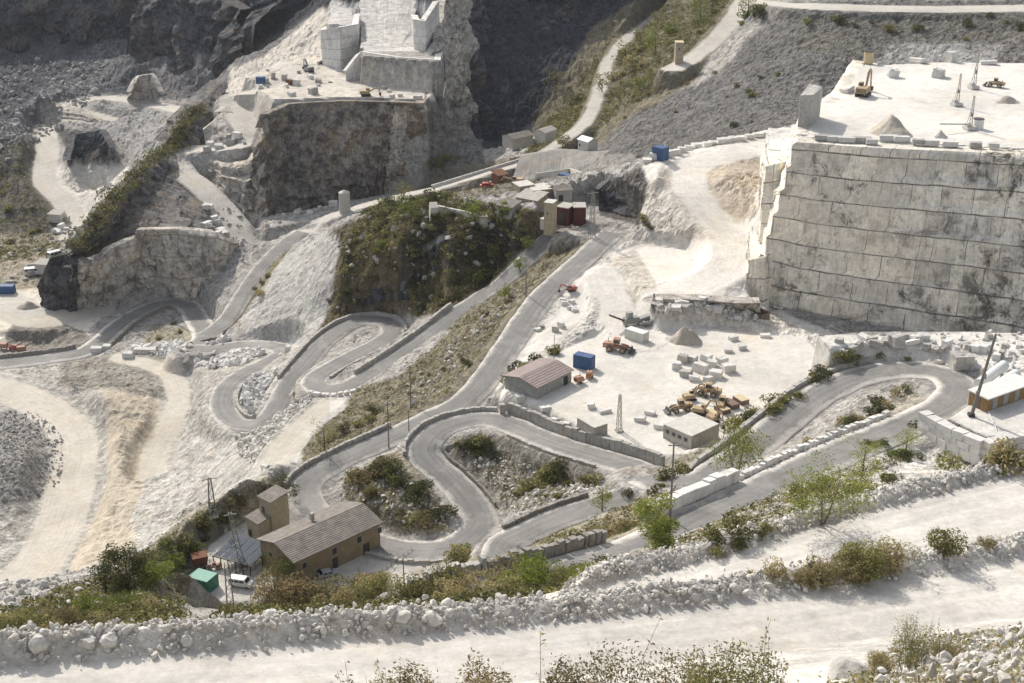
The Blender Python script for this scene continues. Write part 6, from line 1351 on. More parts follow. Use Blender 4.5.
excavator(366, 96, R(10), M['yellow'], 'yellow excavator near the cliff edge of the middle quarry', 1.0, z=-139, boomup=-.6)
excavator(571, 291, R(200), M['red'], 'small red excavator on the bank beside the white ramp', .55, boomup=-.3)
excavator(309, 72, R(120), M['steel'], 'grey excavator on the floor of the middle quarry', 1.1, z=-139, boomup=.2)
loader(325, 64, R(-150), M['steel'], 'grey loader at the foot of the white terraces', .9, z=-139)
excavator(517, 184, R(170), M['yellow'], 'yellow excavator on the terrace above the village', .8, boomup=-1.2)
for i, (x, y) in enumerate([(579, 383), (589.5, 378)]):
    p = at(x, y, z=-135.5); root = empty('compressor', tuple(p), R(30 + 50 * i), ['orange wheeled compressor nearer to the mauve roofed shed', 'orange wheeled compressor just in front of the blue container'][i], 'compressor')
    MB().prism([(-1.1, .5), (-1.1, 1.5), (-.6, 1.8), (.8, 1.7), (1.1, 1.1), (1.1, .5)], -.7, .7).build('body', M['orange'], root, .06)
    MB().bar((1.1, 0, .6), (2.2, 0, .45), .12).build('drawbar', M['dark'], root); MB().cyl((.2, 0, 1.7), (.2, 0, 2.5), .08).build('exhaust', M['dark'], root)
    for y_ in (-.75, .75): wheel(root, 0, y_, .35, .2, False)
# the group of old yellow machines
for i, (x, y, a, s, lab) in enumerate([(680, 411, 200, .8, 'lowest left'), (690, 400, 20, .62, 'upper left'), (708, 395, 160, .85, 'topmost'), (700, 414, -20, .65, 'middle'), (722, 407, 70, .75, 'rightmost'), (713, 422, -60, .6, 'front')]):
    (loader if i % 2 == 0 else excavator)(x, y, R(a), M['yellow'], 'weathered yellow machine in the huddle on the quarry floor, the %s one' % lab, s, z=-135.5)
p = at(697, 409, z=-135.5)
# sheds and stores on the quarry floor
house('sheet_shed', (536.5, 387), (571.5, 370), -132.4, 9.5, 3.1, M['sheet'], M['roofm'], 'sheet metal shed with mauve gable roof on the quarry floor', cat='shed', rise=1.0, over=.5, doors=[(10.4, 1.4, 2.2)])
container((573, 367), (586, 370), -135.5, 4.6, 2.5, 3.2, M['bluec'], 'blue container beside the mauve roofed shed')
container((624.5, 338.5), (642, 344), -135.5, 5.6, 2.5, 2.6, M['whitec'], 'white container behind the orange loader', roof=M['white'])
container((663, 438), (690, 450), -135.5, 7.8, 9.0, 3.2, M['conc'], 'low white site office with a row of windows and flat roof', roof=M['concl'], name='site_office', windows=4, cat='office')
container((577, 428), (597, 440), -135.5, 6.0, 3.6, 2.4, M['conc'], 'small flat roofed concrete store beside the lattice mast', roof=M['concl'], name='concrete_store', cat='store')
for i, (x, y, m_, lab) in enumerate([(716, 419, 'tan', 'left'), (726.5, 414, 'tan', 'second from left'), (735.5, 409, 'brownb', 'third from left'), (745, 404.5, 'tan', 'right')]):
    a = at(x, y, z=-135.5); o = empty('skip_box', tuple(a), R(28), 'open metal box in the row right of the yellow machines, the %s one' % lab, 'skip', 'metal boxes right of the yellow machines')
    MB().box(0, 1.6, .5, 2.2, 3.4, 1.0).build('body', M['brownb'], o, .04); MB().box(0, 1.6, 1.04, 2.1, 3.3, .08).build('lid', M[m_], o)
container((749.5, 320), (757, 323), -135.5, 4.0, 3.0, 2.8, M['brownb'], 'dark brown open skip at the foot of the quarry wall', name='rusty_skip', open_top=True, cat='skip')
container((652, 159), (659, 161), -117, 4.0, 3.2, 4.0, M['bluec'], 'blue container on the plateau edge at the top of the haul road')
container((945, 61), (949, 62), -91, 2.6, 2.6, 3.0, M['whitec'], 'white cabin at the back edge of the quarry block', name='site_cabin', cat='cabin')
container((558, 182), (567, 184), -134, 6.0, 3, 2.8, M['bluec'], 'blue container above the village')
container((-2, 294), (6, 294), -192, 6.0, 3, 3, M['bluec'], 'blue container at the left edge of the picture below the far bank')
container((256, 84), (261, 84), -139, 4.0, 2.5, 3, M['bluec'], 'blue container at the left end of the middle quarry')
container((286, 84), (292, 86), -139, 4.0, 2.5, 2.2, M['rust'], 'rusty box standing in the middle quarry', name='rusty_box', cat='box')
# crusher and junk behind the white container
def plant_box(px, py, rz, label, s=1.0):
    p = at(px, py, z=-135); root = empty('screening_plant', tuple(p), rz, label, 'machine'); root.scale = (s, s, s)
    MB().box(0, 0, 1.3, 4.0, 2.0, 1.4, taper=.85).box(-3, 0, 1.2, 3.0, 1.6, 1.0, ry=.2).build('hopper', M['steel'], root, .05)
    MB().bar((1.5, 0, 1.2), (5.5, 0, 3.2), .8, .3).build('conveyor', M['dark'], root)
    f = MB(); [f.bar((x, y, 0), (x, y, 1.0), .2) for x in (-3.5, -1.5, 1.5) for y in (-.8, .8)]; f.build('leg', M['dark'], root)
    MB().box(.5, 0, 2.7, 1.4, 1.2, 1.2).build('cab', M['sheet'], root)
plant_box(631, 325, R(-160), 'grey green crushing machine behind the white container', 1.1)
plant_box(654, 325, R(20), 'smaller grey green machine below the thin derrick', .7)
# lattice masts, derricks, poles
def lattice(px, py, top, label, w0=1.6, w1=.5, z=None, mat='steel', name='lattice_mast', cat='mast', group=None, arms=0, th=.10, lean=(0, 0), Y0=20, n=None):
    p = hit(px, py, Y0) if z is None else Vector(at(px, py, z=z)); dep = p.y * CP - p.z * SP; H = (py - top) / FOC * dep / math.cos(PITCH)
    root = empty(name, tuple(p), R(20), label, cat, group); b = MB(); n = n or max(5, int(H / 1.6))
    def c(k, i):
        f = k / n; w = (w0 * (1 - f) + w1 * f) / 2; sx, sy = ((-1, -1), (1, -1), (1, 1), (-1, 1))[i % 4]; return Vector((sx * w + lean[0] * f, sy * w + lean[1] * f, H * f))
    for k in range(n):
        for i in range(4): b.bar(c(k, i) - Vector((0, 0, .3 if k == 0 else 0)), c(k + 1, i), th); b.bar(c(k, i), c(k + 1, i + 1), th * .6); b.bar(c(k + 1, i), c(k + 1, i + 1), th * .6)
    b.build('lattice', M[mat], root)
    for k in range(arms): MB().bar((-w0 * 1.1 + lean[0], 0, H - .3 - k * 1.3), (w0 * 1.1 + lean[0], 0, H - .3 - k * 1.3), .14).build('cross_arm', M[mat], root)
    MB().box(0, 0, .1, w0 + .6, w0 + .6, .4).build('footing', M['conc'], root); return root
lattice(213, 516, 476, 'lattice pylon on the ridge above the works', 1.5, .5, arms=1, th=.14)
lattice(243, 568, 509, 'slender lattice pylon beside the frame shed', 1.1, .6, z=-150, arms=1, th=.13, lean=(-1.6, 0))
lattice(231, 611, 560, 'lattice pylon in front of the white van', 1.3, .8, z=-150, th=.10)
lattice(619, 431, 394, 'lattice mast at the front edge of the quarry floor', 1.0, .4, z=-135.5, th=.10, mat='conc')
lattice(653, 322, 294, 'thin derrick behind the heap on the quarry floor', 1.8, .2, z=-135.3, th=.10)
lattice(592, 238, 194, 'lattice pylon beside the maroon sheds', 1.6, .6, th=.12, arms=1)
lattice(124, 318, 262, 'lattice pylon at the outer side of the far switchback', 1.2, .5, th=.13, arms=1)
lattice(163, 314, 240, 'lattice pylon at the head of the far switchback', 1.2, .5, th=.13, arms=1)
def pole(px, py, top, label, r=.14, z=None, lean=0.0, arm=True, group=None, Y0=20, name='utility_pole'):
    p = hit(px, py, Y0) if z is None else Vector(at(px, py, z=z)); dep = p.y * CP - p.z * SP; H = (py - top) / FOC * dep / math.cos(PITCH)
    root = empty(name, tuple(p), 0, label, 'pole', group); MB().cyl((0, 0, -.5), (lean, 0, H), r * 1.2, r * .7, 10).build('post', M['pole'], root)
    if arm: MB().bar((lean - .8, 0, H - .5), (lean + .8, 0, H - .5), .12).build('cross_arm', M['pole'], root)
    for k in (-.6, .6):
        if arm: MB().cyl((lean + k, 0, H - .45), (lean + k, 0, H - .2), .05, seg=8).build('insulator', M['white'], root)
    return root, p + Vector((lean, 0, H - .3))
po, top_hut = pole(971, 416, 334, 'tall dark leaning pole at the corner of the hut platform', .30, z=-113, lean=2.4, arm=False, name='mast_pole')
MB().box(0, 0, .25, 1.1, 1.1, .7).build('footing', M['dark'], po); MB().box(1.4, -.35, 8.2, .4, .4, .9).build('junction_box', M['steel'], po); MB().box(.4, -.35, 5.0, .5, .4, .4).build('junction_box', M['steel'], po)
_, tA = pole(670, 521, 440, 'wooden pole behind the light green round tree', .16, arm=True, Y0=100)
_, tB = pole(389, 449, 401, 'wooden pole beside the top bend of the big loop, the nearer one', .15)
_, tC = pole(411, 408, 365, 'wooden pole on the slope above the big loop, the farther one', .15)
_, tD = pole(409, 432, 410, 'short pole at the bend above the loop', .12, arm=False)
_, tE = pole(526, 296, 258, 'pole beside the long straight road below the village', .14, arm=False)
_, tF = pole(554, 366, 335, 'thin pole behind the mauve roofed shed', .1, arm=False)
pole(404, 582, 556, 'short post in the works yard by the railing', .12, z=-150, arm=False)
def cable(a, b, sag, label, r=.03, group=None, mat='dark'):
    pts = []; a, b = Vector(a), Vector(b)
    for k in range(25):
        t = k / 24; p = a.lerp(b, t); p.z -= sag * 4 * t * (1 - t); pts.append(p)
    m_ = MB()
    for k in range(24): m_.bar(pts[k], pts[k + 1], r * 2)
    return tag(m_.build('overhead_cable', M[mat], None), label, 'cable', group)
cable(tB, tC, 1.5, 'thin cable between the two wooden poles above the loop', .025)
cable(top_hut, Vector(at(830, 325, z=-128)), 4, 'thin cable from the leaning pole to the foot of the quarry wall', .03, mat='steel')
# white hose hanging over the block wall
hp = [at(984, 395, z=-111.5), at(988, 410, z=-112.8), at(996, 428, z=-112.7), at(1000, 440, z=-114.5), at(1008, 444, z=-115.5), at(1018, 441, z=-114.5), at(1026, 434, z=-112.6)]
m_ = MB(); HP = cr(hp, .4)
for k in range(len(HP) - 1): m_.bar(HP[k], HP[k + 1], .14)
tag(m_.build('hose', M['white'], None), 'white hose hanging from the hut over the sawn block wall', 'hose')
# hut on the platform
def hut():
    a, b, ang, L = two((986, 412), (1036, 394), -113); L = 13.0; root = empty('wooden_hut', (a[0], a[1], -113), ang, 'long hut with ochre boarded walls and white flat roof beside the leaning pole', 'hut')
    MB().box(L / 2, 2.1, 1.2, L, 4.2, 2.8).build('wall', M['wood'], root)
    MB().box(L / 2, 2.1, 2.75, L + .5, 4.8, .22, rx=.03).build('roof', M['white'], root)
    for k in range(4): MB().box(2.2 + k * 3.1, -.04, 1.3, 1.3, .1, 2.2).build('panel', M['sheet'], root)
    MB().box(-.04, 2.1, 1.1, .1, 1.0, 2.1).build('door', M['brownb'], root)
hut()
for i, (p0, p1) in enumerate([((979, 385), (1004, 366)), ((990, 391), (1016, 375))]):
    a, b = Vector(at(*p0, z=-112.2)), Vector(at(*p1, z=-112.2)); root = empty('storage_tank', (a.x, a.y, -113.3), math.atan2(b.y - a.y, b.x - a.x), ['white cylindrical tank lying behind the hut, the farther one', 'white cylindrical tank lying behind the hut, the nearer one'][i], 'tank')
    Lk = (b - a).length; MB().cyl((0, 0, 1.25), (Lk, 0, 1.25), 1.05, seg=24).build('shell', M['white'], root); [MB().box(x, 0, .35, .3, 1.6, .7).build('cradle', M['conc'], root) for x in (Lk * .2, Lk * .8)]
# drilling derricks on the block
def drill(px, py, top, label, tank=False, z=BT, s=1.0, boom=False):
    p = Vector(at(px, py, z=z)); dep = p.y * CP - p.z * SP; H = (py - top) / FOC * dep / math.cos(PITCH); root = empty('quarry_derrick', tuple(p), R(15), label, 'derrick'); b = MB()
    for x in (-.45, .45): b.bar((x, 0, .6), (x * .35, 0, H), .16)
    for k in range(9): f = k / 9; b.bar((-.45 * (1 - .65 * f), 0, .6 + (H - .6) * f), (.45 * (1 - .65 * (f + .11)), 0, .6 + (H - .6) * (f + .11)), .09)
    b.bar((0, 2.0, .6), (0, .1, H * .75), .12); b.build('mast', M['conc'], root)
    MB().box(0, .4, .55, 2.6, 2.8, .9).box(-.6, .4, 1.4, 1.2, 1.4, .9).build('base', M['concl'], root, .08)
    MB().cyl((0, -.1, H * .4), (0, -.1, H * .5), .25).build('motor', M['steel'], root)
    if tank: k = MB().cyl((2.6, .5, 0), (2.6, .5, 2.6), 1.35, seg=20).build('water_tank', M['white'], root); MB().cyl((2.6, .5, 2.6), (2.6, .5, 2.75), 1.4, seg=20).build('lid', M['dark'], k)
    if boom: MB().bar((-1, 0, 1.6), (-9, 0, 2.2), .25).build('boom', M['steel'], root)
drill(974, 89, 54, 'pale quarry derrick farthest back on the quarry block'); drill(957, 106, 76, 'slim pale derrick in the middle of the quarry block'); drill(970, 130, 98, 'quarry derrick with white water tank nearest to the block edge', True, boom=True)
p = at(868, 63, z=-91); root = empty('drum_tank', tuple(p), 0, 'brown drum with dark lid at the back corner of the quarry block', 'tank'); MB().cyl((0, 0, 0), (0, 0, 3.6), 1.5, seg=20).build('drum', M['tan'], root); MB().cyl((0, 0, 3.6), (0, 0, 3.9), 1.6, seg=20).build('lid', M['dark'], root)
# heaps
def heap(px, py, wpx, hpx, mat, label, z=None, seed=1, name='gravel_heap', Y0=20, el=.8):
    p = hit(px, py, Y0) if z is None else Vector(at(px, py, z=z)); dep = p.y * CP - p.z * SP; W = wpx / FOC * dep; H = hpx / FOC * dep / math.cos(PITCH); n = 44
    g = np.linspace(-1, 1, n); gx, gy = np.meshgrid(g, g); r = np.hypot(gx, gy); r2 = r * (1 + .28 * fbm(gx * 1.5 + seed * 3, gy * 1.5, gx * 0, 1.0, 3, seed + 5)); hh = (np.sqrt(np.clip(1 - r2, 0, 1) ** 2 + .02) - .14) * 1.1 * H * (1 + .45 * fbm(gx * 2 + seed, gy * 2, gx * 0, 1.0, 3, seed)) + .15 * fbm(gx * 2, gy * 2, gx * 0, .2, 2, seed) * (r < .95) - .2
    o = grid_mesh(name, np.stack([gx * W / 2, gy * W / 2 * el, hh], -1), n, n, mat, None); o.location = (p[0], p[1], p[2] - .12 * H); return tag(o, label, 'heap')
heap(685, 341, 46, 22, M['sand'], 'cone shaped gravel heap right of the white container', z=-135.5, seed=2)
heap(890, 132, 56, 20, M['sand'], 'brown gravel heap on the quarry block near its edge', z=BT, seed=3, el=1.1); heap(1006, 102, 34, 8, M['sand'], 'low brown heap on the quarry block at the right', z=BT, seed=4); heap(940, 137, 20, 9, M['sandw'], 'small pointed white heap behind the block edge', z=BT, seed=5)
heap(28, 307, 30, 8, M['sand'], 'tan heap in the yard at the left edge', z=-192, seed=8)
# sawn blocks and boulders, each a thing
for i, (x, y, w, h_, d) in enumerate([(676, 368, 2.4, 1.7, 2.0), (686, 376, 2.6, 1.6, 2.0), (693, 361, 2.0, 1.5, 1.8), (700, 371, 3.4, 2.0, 2.2), (706, 360, 2.4, 1.6, 2), (712, 366, 2.2, 1.5, 2), (716, 377, 3.0, 1.7, 2.2), (722, 363, 2.6, 1.5, 2), (728, 371, 3.0, 1.9, 2.2), (683, 362, 2.2, 1.9, 1.6), (694, 380, 2.4, 1.2, 1.8), (708, 381, 2.2, 1.2, 1.6)]):
    block(x, y, w, d, h_, random.uniform(-.9, .9), 'rough white block in the cluster in the middle of the quarry floor', 'blocks clustered on the quarry floor', tilt=.12, mat=M_BLOCKG if i in (9, 1) else M_BLOCK)
for i, (x, y) in enumerate([(591, 408), (604, 412), (640, 421), (660, 428), (553, 422), (565, 426), (650, 414), (545, 410), (528, 414), (765, 337), (742, 349), (733, 340), (728, 352)]):
    block(x, y, random.uniform(1.6, 3.2), 1.5, random.uniform(.8, 1.4), random.uniform(-.5, .5), 'single pale block lying near the edge of the quarry floor', 'stray blocks on the quarry floor', tilt=.1)
block(961, 368, 4.0, 3.2, 3.4, R(10), 'large grey cube of marble beside the hairpin bend', None, M_BLOCKG, tilt=.03); block(896, 347, 2.8, 2.4, 2.8, R(25), 'grey cube of marble on the white platform behind the road', None, M_BLOCKG, tilt=.1)
for i in range(30):
    x = 840 + i * 6.4 + random.uniform(-3, 3); y = 346 + random.uniform(-8, 8) + (6 if x > 990 else 0)
    block(x, y, random.uniform(1.2, 3.0), random.uniform(1.0, 2.0), random.uniform(.8, 1.7), random.uniform(-1.2, 1.2), 'rough white block on the platform below the quarry wall', 'blocks on the platform below the wall', tilt=.25, mat=random.choice([M_BLOCK, M_BLOCK, M_BLOCKG]))
for i, (x, y, w) in enumerate([(822, 143, 4), (834, 144, 3.4), (846, 145, 4), (862, 145, 5), (888, 143, 4.2), (901, 144, 4.2), (918, 147, 3), (932, 148, 3.4), (950, 149, 4), (975, 150, 3), (993, 151, 2.5), (872, 147, 3)]):
    p = at(x, y - 2.5, z=BT); o = bpy.data.objects.new('marble_block', block_mesh(w, 1.6, 1.3, i, M_BLOCK if i % 3 else M_BLOCKG)); C.objects.link(o); o.location = (p[0], p[1], BT + .75); o.rotation_euler = (0, 0, random.uniform(-.25, .05)); tag(o, 'sawn block lying along the front edge of the quarry block', 'marble block', 'blocks along the block edge')
for i, (x, y, w, d, h_, lab) in enumerate([(893, 77, 3, 2.6, 2.6, 'white boulder behind the excavator on the quarry block'), (938, 77, 4, 3, 2.8, 'white boulder in the middle of the quarry block top'), (918, 62, 6, 3, 1.4, 'long low rock at the back edge of the quarry block'), (988, 64, 5, 3, 1.2, 'low pale rock at the back edge beside the farthest derrick'), (847, 92, 4, 3, 1.6, 'grey rock at the left rim of the quarry block')]):
    p = at(x, y, z=BT); o = bpy.data.objects.new('boulder', block_mesh(w, d, h_, i + 50, M_BLOCK, .2)); C.objects.link(o); o.location = (p[0], p[1], BT + h_ * .4); o.rotation_euler = (.1, .1, i); tag(o, lab, 'boulder')
p = at(814, 128, z=BT); o = bpy.data.objects.new('marble_slab', block_mesh(3.6, 13, 9.5, 77, M_BLOCKG, .15)); C.objects.link(o); o.location = (p[0], p[1] + 7, BT + 3.6); o.rotation_euler = (0, 0, R(-22)); tag(o, 'tall standing marble slab with dark side at the left corner of the quarry block', 'marble slab')
for i in range(16):
    x = 775 - i * 8.5; y = 134 + i * 1.1 + i * i * .05; block(x, y, random.uniform(2.5, 5), 2.2, random.uniform(1.0, 2.0), random.uniform(-.3, .3), 'white block in the row along the rim behind the haul road', 'rim blocks behind the haul road', tilt=.1)
for i, (x, y, w, lab) in enumerate([(40, 646, 32, 'leftmost large boulder on the front rock bank'), (88, 645, 24, 'large pale boulder on the bank in front of the dark tree'), (108, 642, 26, 'pointed boulder on the bank right of the dark tree'), (170, 622, 20, 'upright white boulder on the bank in front of the metal store'), (118, 630, 14, 'small round boulder on the left part of the bank'), (187, 643, 20, 'flat boulder half way down the bank below the metal store'), (392, 612, 18, 'boulder at the left end of the big pale group'), (403, 618, 24, 'broad tilted boulder in the big pale group'), (432, 620, 30, 'biggest leaning boulder of the pale group'), (449, 614, 18, 'pointed boulder at the right end of the pale group'), (468, 602, 14, 'boulder topping the bank right of the pale group'), (245, 616, 14, 'white boulder on the bank in front of the pylon'), (365, 626, 12, 'small boulder low on the bank left of the pale group'), (700, 590, 8, 'small boulder where the second haul road begins'), (648, 588, 16, 'white boulder on the bank at the light green tree'), (682, 592, 14, 'pale boulder on the bank right of the light green tree'), (735, 590, 16, 'pale boulder on the bank below the straw bush'), (780, 580, 10, 'small pale boulder between the haul roads')]):
    boulder(x, y, w, lab, None, Y0=45)
boulder(848, 678, 70, 'large flat pale rock at the bottom edge right of the dry bushes', None, 22, M_RUBBLE, 22)
for i in range(26):
    boulder(random.uniform(870, 1020), random.uniform(648, 680), random.uniform(8, 24), 'stone in the rubble on the lower right verge', 'stones on the lower right verge', Y0=24)
for i in range(26):
    x = random.uniform(165, 250); boulder(x, 348 + (x - 165) * .03 + random.uniform(-6, 8), random.uniform(5, 11), 'large white rock in the heap beside the far switchback', 'white rocks beside the far switchback', Y0=300)
for i, (x, y, w) in enumerate([(145, 353, 20), (128, 357, 9), (97, 352, 10), (107, 350, 7)]):
    p = hit(x, y); o = bpy.data.objects.new('marble_block', block_mesh(w * .38, 2.4, 2.0, 400 + i, M_BLOCK)); C.objects.link(o); o.location = (p.x, p.y, p.z + .8); tag(o, ['long white block at the roadside below the far switchback', 'middle white block at the roadside below the far switchback', 'leftmost white block at the roadside below the far switchback', 'small white block beside the leftmost roadside block'][i], 'marble block')
# the village at the end of the long road
house('village_tower', (544, 203), (553, 204), -121.5, 3.6, 9.0, M['plaster2'], M['concl'], 'beige square tower beside the maroon sheds', cat='tower', kind='flat', over=.1, windows=[(1.2, 6, .5, .7)])
house('maroon_shed', (556, 207), (568, 209), -124.5, 5, 4.6, M['maroon'], M['conc'], 'left dark red shed right of the beige tower', cat='shed', kind='flat', over=.1, doors=[(1.9, 2.2, 3.2)]); house('maroon_shed', (573.5, 208), (586, 208), -124.5, 5, 4.8, M['maroon'], M['conc'], 'right dark red shed beside the lattice pylon', cat='shed', kind='flat', over=.1)
house('stone_house', (516, 197), (537, 201), -126, 6, 4.5, M['plaster2'], M['conc'], 'grey beige house at the left end of the village', kind='mono', rise=1, windows=[(1.5, 2.5, .8, 1), (4, 2.5, .8, 1)], doors=[(5.6, 1, 2)])
house('stone_house', (534, 191), (553, 189), -125, 6, 4.0, M['plaster2'], M['concl'], 'long low house behind the beige tower', kind='flat', windows=[(1.5, 2.5, .8, 1), (4, 2.5, .8, 1)])
house('stone_house', (540, 219), (551, 222), -128.6, 4, 2.4, M['concl'], M['concl'], 'tiny pale store at the foot of the beige tower', cat='store', kind='flat', over=.1)
house('stone_house', (578, 139), (588, 142), -138, 5, 4.5, M['concl'], M['white'], 'white house beside the climbing road', kind='gable', rise=1, windows=[(1.2, 2.4, .7, .9)])
house('farm_roof', (513, 139), (533, 135), -143, 7, 3.5, M['conc'], M['roofg'], 'grey roofed shed beside the climbing road', cat='shed', kind='gable', rise=1.2); house('farm_roof', (545, 133), (556, 129), -141.5, 5, 3.0, M['concl'], M['conc'], 'small pale house right of the grey roofed shed', kind='gable', rise=1)
house('stone_tower', (676, 43), (684, 43), -112.5, 4.2, 9.0, M['plaster2'], M['tan'], 'tall square stone tower on the hill at the top', cat='tower', kind='flat', over=.1, windows=[(1.6, 6.5, .6, .8)])
for i, (x, y, lab) in enumerate([(516, 150, 'leftmost'), (524, 147, 'middle'), (536, 146, 'rightmost')]):
    p = hit(x, y, 400); root = empty('site_tank', tuple(p), 0, 'grey round tank below the grey roofed shed, the %s one' % lab, 'tank'); MB().cyl((0, 0, -.5), (0, 0, 3.4), 1.6, seg=16).build('shell', M['steel'], root); MB().cyl((0, 0, 3.4), (0, 0, 4.0), 1.6, .2, seg=16).build('lid', M['conc'], root)
car(487, 187, R(10), M['carr'], 'red car on the terrace left of the yellow excavator', 4.4, 1.8, 1.5, Y0=350)
car(493, 185, R(10), M['cars'], 'pale car just right of the red car', 4.2, 1.8, 1.5, Y0=350)
def long_wall(p0, p1, h, th, mat, label, name='concrete_wall', Y0=350, z=None):
    a, b = (hit(*p0, Y0), hit(*p1, Y0)) if z is None else (Vector(at(*p0, z=z)), Vector(at(*p1, z=z))); m_ = MB(); n = max(2, int((b - a).length / 4))
    for k in range(n):
        u, v = a.lerp(b, k / n), a.lerp(b, (k + 1) / n - .004); c = (u + v) / 2; up_ = Vector((0, 0, h / 2 - .6)); m_.bar(u + up_, v + up_, th, h + 1.2)
    return tag(m_.build(name, mat, None, .04), label, 'wall')
long_wall((436, 196), (466, 206), 2.6, .8, M['concl'], 'pale concrete wall on the terrace, the upper one'); long_wall((438, 212), (474, 220), 2.2, .8, M['concl'], 'pale concrete wall on the terrace, the lower one')
long_wall((432, 188), (548, 153), 1.2, .8, M['concl'], 'long low parapet along the road above the village'); long_wall((536, 180), (570, 174), 2.2, .6, M['concl'], 'pale curved wall above the village, left stretch'); long_wall((570, 174), (588, 181), 2.2, .6, M['concl'], 'pale curved wall above the village, right stretch')
long_wall((433, 215), (434, 221), 5, 2.4, M['concl'], 'pale standing block of masonry at the left end of the terrace')
# concrete silo at the foot of the middle cliff, far works on the left
p = hit(345, 212, 480); root = empty('silo', tuple(p), 0, 'grey round silo at the foot of the middle cliff', 'silo'); MB().cyl((0, 0, -1), (0, 0, 8), 2.2, seg=20).build('shell', M['conc'], root); MB().cyl((0, 0, 8), (0, 0, 8.8), 2.2, .6, seg=20).build('lid', M['steel'], root)
for i, (x, y, m_, lab) in enumerate([(4, 349, 'orange', 'left'), (14, 351, 'red', 'middle'), (22, 352, 'orange', 'right')]):
    p = hit(x, y, 350); root = empty('conveyor', tuple(p), R(10 * i), 'orange red conveyor machine at the left edge, the %s one' % lab, 'conveyor'); MB().box(0, 0, 1.4, 3, 1.6, 1.6).build('hopper', M[m_], root, .05); MB().bar((0, 0, 1.6), (4.0, 0, 3.4), .7, .3).build('belt', M['dark'], root); MB().bar((-1, 0, -.4), (-1, 0, 1), .3).bar((1, 0, -.4), (1, 0, 1), .3).build('leg', M['dark'], root)
for i, (x, y, rz, m_, lab) in enumerate([(34, 274, .3, 'carw', 'white truck in the far yard at the left edge, the rear one'), (57, 257, .8, 'cars', 'grey truck in the far yard near the dark cliff')]):
    car(x, y, rz, M[m_], lab, 7, 2.6, 2.8, True, name='parked_truck', cat='truck', Y0=400)
for i, (x, y, lab) in enumerate([(54, 214, 'low pale shed beside the far bowl road'), (40, 264, 'low pale shed at the left end of the far cliff')]):
    house('far_shed', (x - 6, y), (x + 6, y + 1), hit(x, y, 400).z + 3.5, 5, 3.5, M['concl'], M['conc'], lab, cat='shed', kind='mono', rise=.6)
# yard details: railing, rusty machines, gate post
a, b = Vector(at(383, 573, z=-150)), Vector(at(412, 553, z=-150)); m_ = MB(); n = 7
for k in range(n + 1): q = a.lerp(b, k / n); m_.bar(q - Vector((0, 0, .3)), q + Vector((0, 0, 1.2)), .1)
for z_ in (.6, 1.15): m_.bar(a + Vector((0, 0, z_)), b + Vector((0, 0, z_)), .07)
tag(m_.build('metal_railing', M['steel'], None), 'thin metal railing across the works yard entrance', 'railing')
loader(214, 569, R(200), M['orange'], 'rusty orange machine beside the frame shed', .45, z=-150); p = at(200, 566, z=-150); root = empty('rusty_hopper', tuple(p), .4, 'dark red rusty hopper between the green cabin and the trees', 'hopper'); MB().box(0, 0, 1.6, 2.6, 2.2, 2.0, taper=1.2).build('bin', M['rust'], root); MB().bar((-.9, 0, -.2), (-.9, 0, 1), .2).bar((.9, 0, -.2), (.9, 0, 1), .2).build('leg', M['dark'], root)
block(502, 414, 1.3, 1.3, 2.6, .2, 'squat stone gate pillar at the entrance to the quarry floor', None, M_BLOCKG, name='gate_pillar', cat='pillar'); block(520, 402, 2.0, 1.6, 1.8, .3, 'white cube of stone by the entrance to the quarry floor', None)
block(731, 0, 1, 1, 1, 0, 'x', None) if False else None
block(466, 575, 1.6, 1.4, 1.8, .1, 'white stone pillar at the road below the dark parapet', None, M_BLOCK, name='stone_pillar', cat='pillar', Y0=90)
# more low works buildings round the village terrace
for i, (p0, p1, z, dp, h, m1, m2, kd, lab) in enumerate([
    ((497, 205), (512, 208), -127, 5, 3.2, 'conc', 'roofg', 'mono', 'dark lean-to at the left of the grey beige house'),
    ((520, 187), (534, 185), -124.5, 5, 3.0, 'plaster2', 'concl', 'flat', 'pale low store up the slope from the grey beige house'),
    ((556, 191), (572, 190), -124.5, 6, 3.4, 'conc', 'roofg', 'gable', 'grey roofed workshop behind the maroon sheds'),
    ((470, 214), (484, 218), -130.5, 5, 2.6, 'concl', 'conc', 'flat', 'long pale store on the terrace above the scrub hill'),
    ((452, 200), (466, 204), -131, 4, 2.6, 'conc', 'roofg', 'mono', 'small grey shed at the upper end of the terrace'),
    ((498, 176), (508, 174), -137, 4, 3.0, 'rust', 'rust', 'mono', 'rusty brown shed beside the yellow excavator on the terrace')]):
    house('works_shed', p0, p1, z, dp, h, M[m1], M[m2], lab, cat='shed', kind=kd, rise=.8, over=.3, doors=[(1.6, 1.4, 2.0)])
def scatter_blocks(poly, n, w, label, group, Y0, mats=(M_BLOCK, M_BLOCK, M_BLOCKG)):
    P = np.array(poly, float); lo, hi = P.min(0), P.max(0); k = 0; tr = 0
    while k < n and tr < 4000:
        tr += 1; x, y = random.uniform(lo[0], hi[0]), random.uniform(lo[1], hi[1])
        if poly_dist(np.array([x]), np.array([y]), P)[0] > 0: continue
        a = random.uniform(*w); block(x, y, a, a * random.uniform(.5, .9), a * random.uniform(.4, .8), random.uniform(-1.5, 1.5), label, group, random.choice(mats), Y0, .2); k += 1
scatter_blocks([(240, 72), (300, 66), (330, 76), (345, 92), (290, 96), (246, 90)], 16, (1.5, 4), 'pale block strewn over the left part of the middle quarry', 'blocks in the middle quarry', 500)
scatter_blocks([(380, 88), (424, 92), (424, 100), (385, 98)], 6, (1.5, 3), 'pale block near the right end of the middle quarry floor', 'blocks at the cliff edge of the middle quarry', 500)
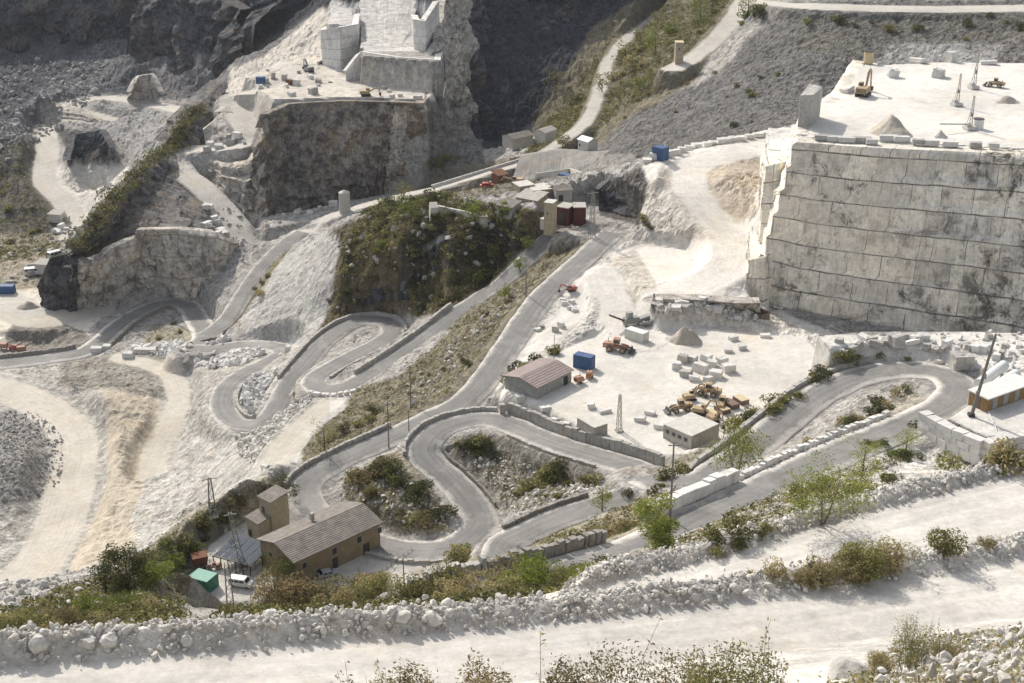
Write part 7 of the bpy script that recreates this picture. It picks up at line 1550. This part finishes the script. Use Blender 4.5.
scatter_blocks([(196, 140), (240, 130), (258, 140), (235, 152), (204, 152)], 10, (1.5, 4), 'pale block beside the bend of the ridge road', 'blocks beside the ridge road', 500)
scatter_blocks([(198, 200), (208, 206), (232, 238), (220, 242), (204, 224)], 16, (1.5, 4), 'pale block stacked on the slope below the ridge road', 'blocks along the lower ridge road', 450)
scatter_blocks([(48, 205), (66, 215), (72, 236), (52, 236)], 10, (1.8, 4), 'pale block beside the road out of the far bowl', 'blocks beside the far bowl road', 500)
scatter_blocks([(262, 210), (330, 200), (340, 208), (280, 222)], 14, (1.2, 3.5), 'pale block in the rubble at the foot of the middle cliff', 'blocks below the middle cliff', 450)
scatter_blocks([(90, 240), (240, 238), (236, 262), (100, 262)], 1, (1, 2), 'pale block on the ledge above the left cliff', None, 450) if False else None
scatter_blocks([(0, 245), (50, 250), (48, 285), (0, 284)], 14, (1.5, 3.5), 'grey block in the cluttered yard at the left edge', 'blocks in the left yard', 450, (M_BLOCKG,))
scatter_blocks([(655, 300), (755, 300), (762, 312), (655, 312)], 16, (1.2, 3.0), 'rough block on the low rubble ridge behind the quarry floor', 'blocks on the rubble ridge', 250)
scatter_blocks([(500, 370), (560, 300), (585, 285), (580, 310), (520, 372)], 12, (1, 2.4), 'pale block on the bank right of the long road', 'blocks on the bank by the long road', 250)
scatter_blocks([(480, 155), (520, 140), (560, 150), (600, 150), (590, 180), (500, 190)], 8, (1.2, 2.5), 'grey block near the road above the village', 'blocks above the village', 350, (M_BLOCKG,))
# ------------------------------------------------------------------ thin valley haze
hb = MB().box(0, 800, 35, 2600, 1960, 560); hz = bpy.data.materials.new('haze'); hz.use_nodes = True; ht = hz.node_tree
for n_ in list(ht.nodes):
    if n_.type == 'BSDF_PRINCIPLED': ht.nodes.remove(n_)
pv = ht.nodes.new('ShaderNodeVolumePrincipled'); pv.inputs['Color'].default_value = (0.86, 0.91, 1.0, 1); pv.inputs['Density'].default_value = 0.00003; pv.inputs['Anisotropy'].default_value = 0.25
ht.links.new(pv.outputs[0], [n_ for n_ in ht.nodes if n_.type == 'OUTPUT_MATERIAL'][0].inputs['Volume'])
ho = hb.build('haze', hz, None); ho['kind'] = 'stuff'
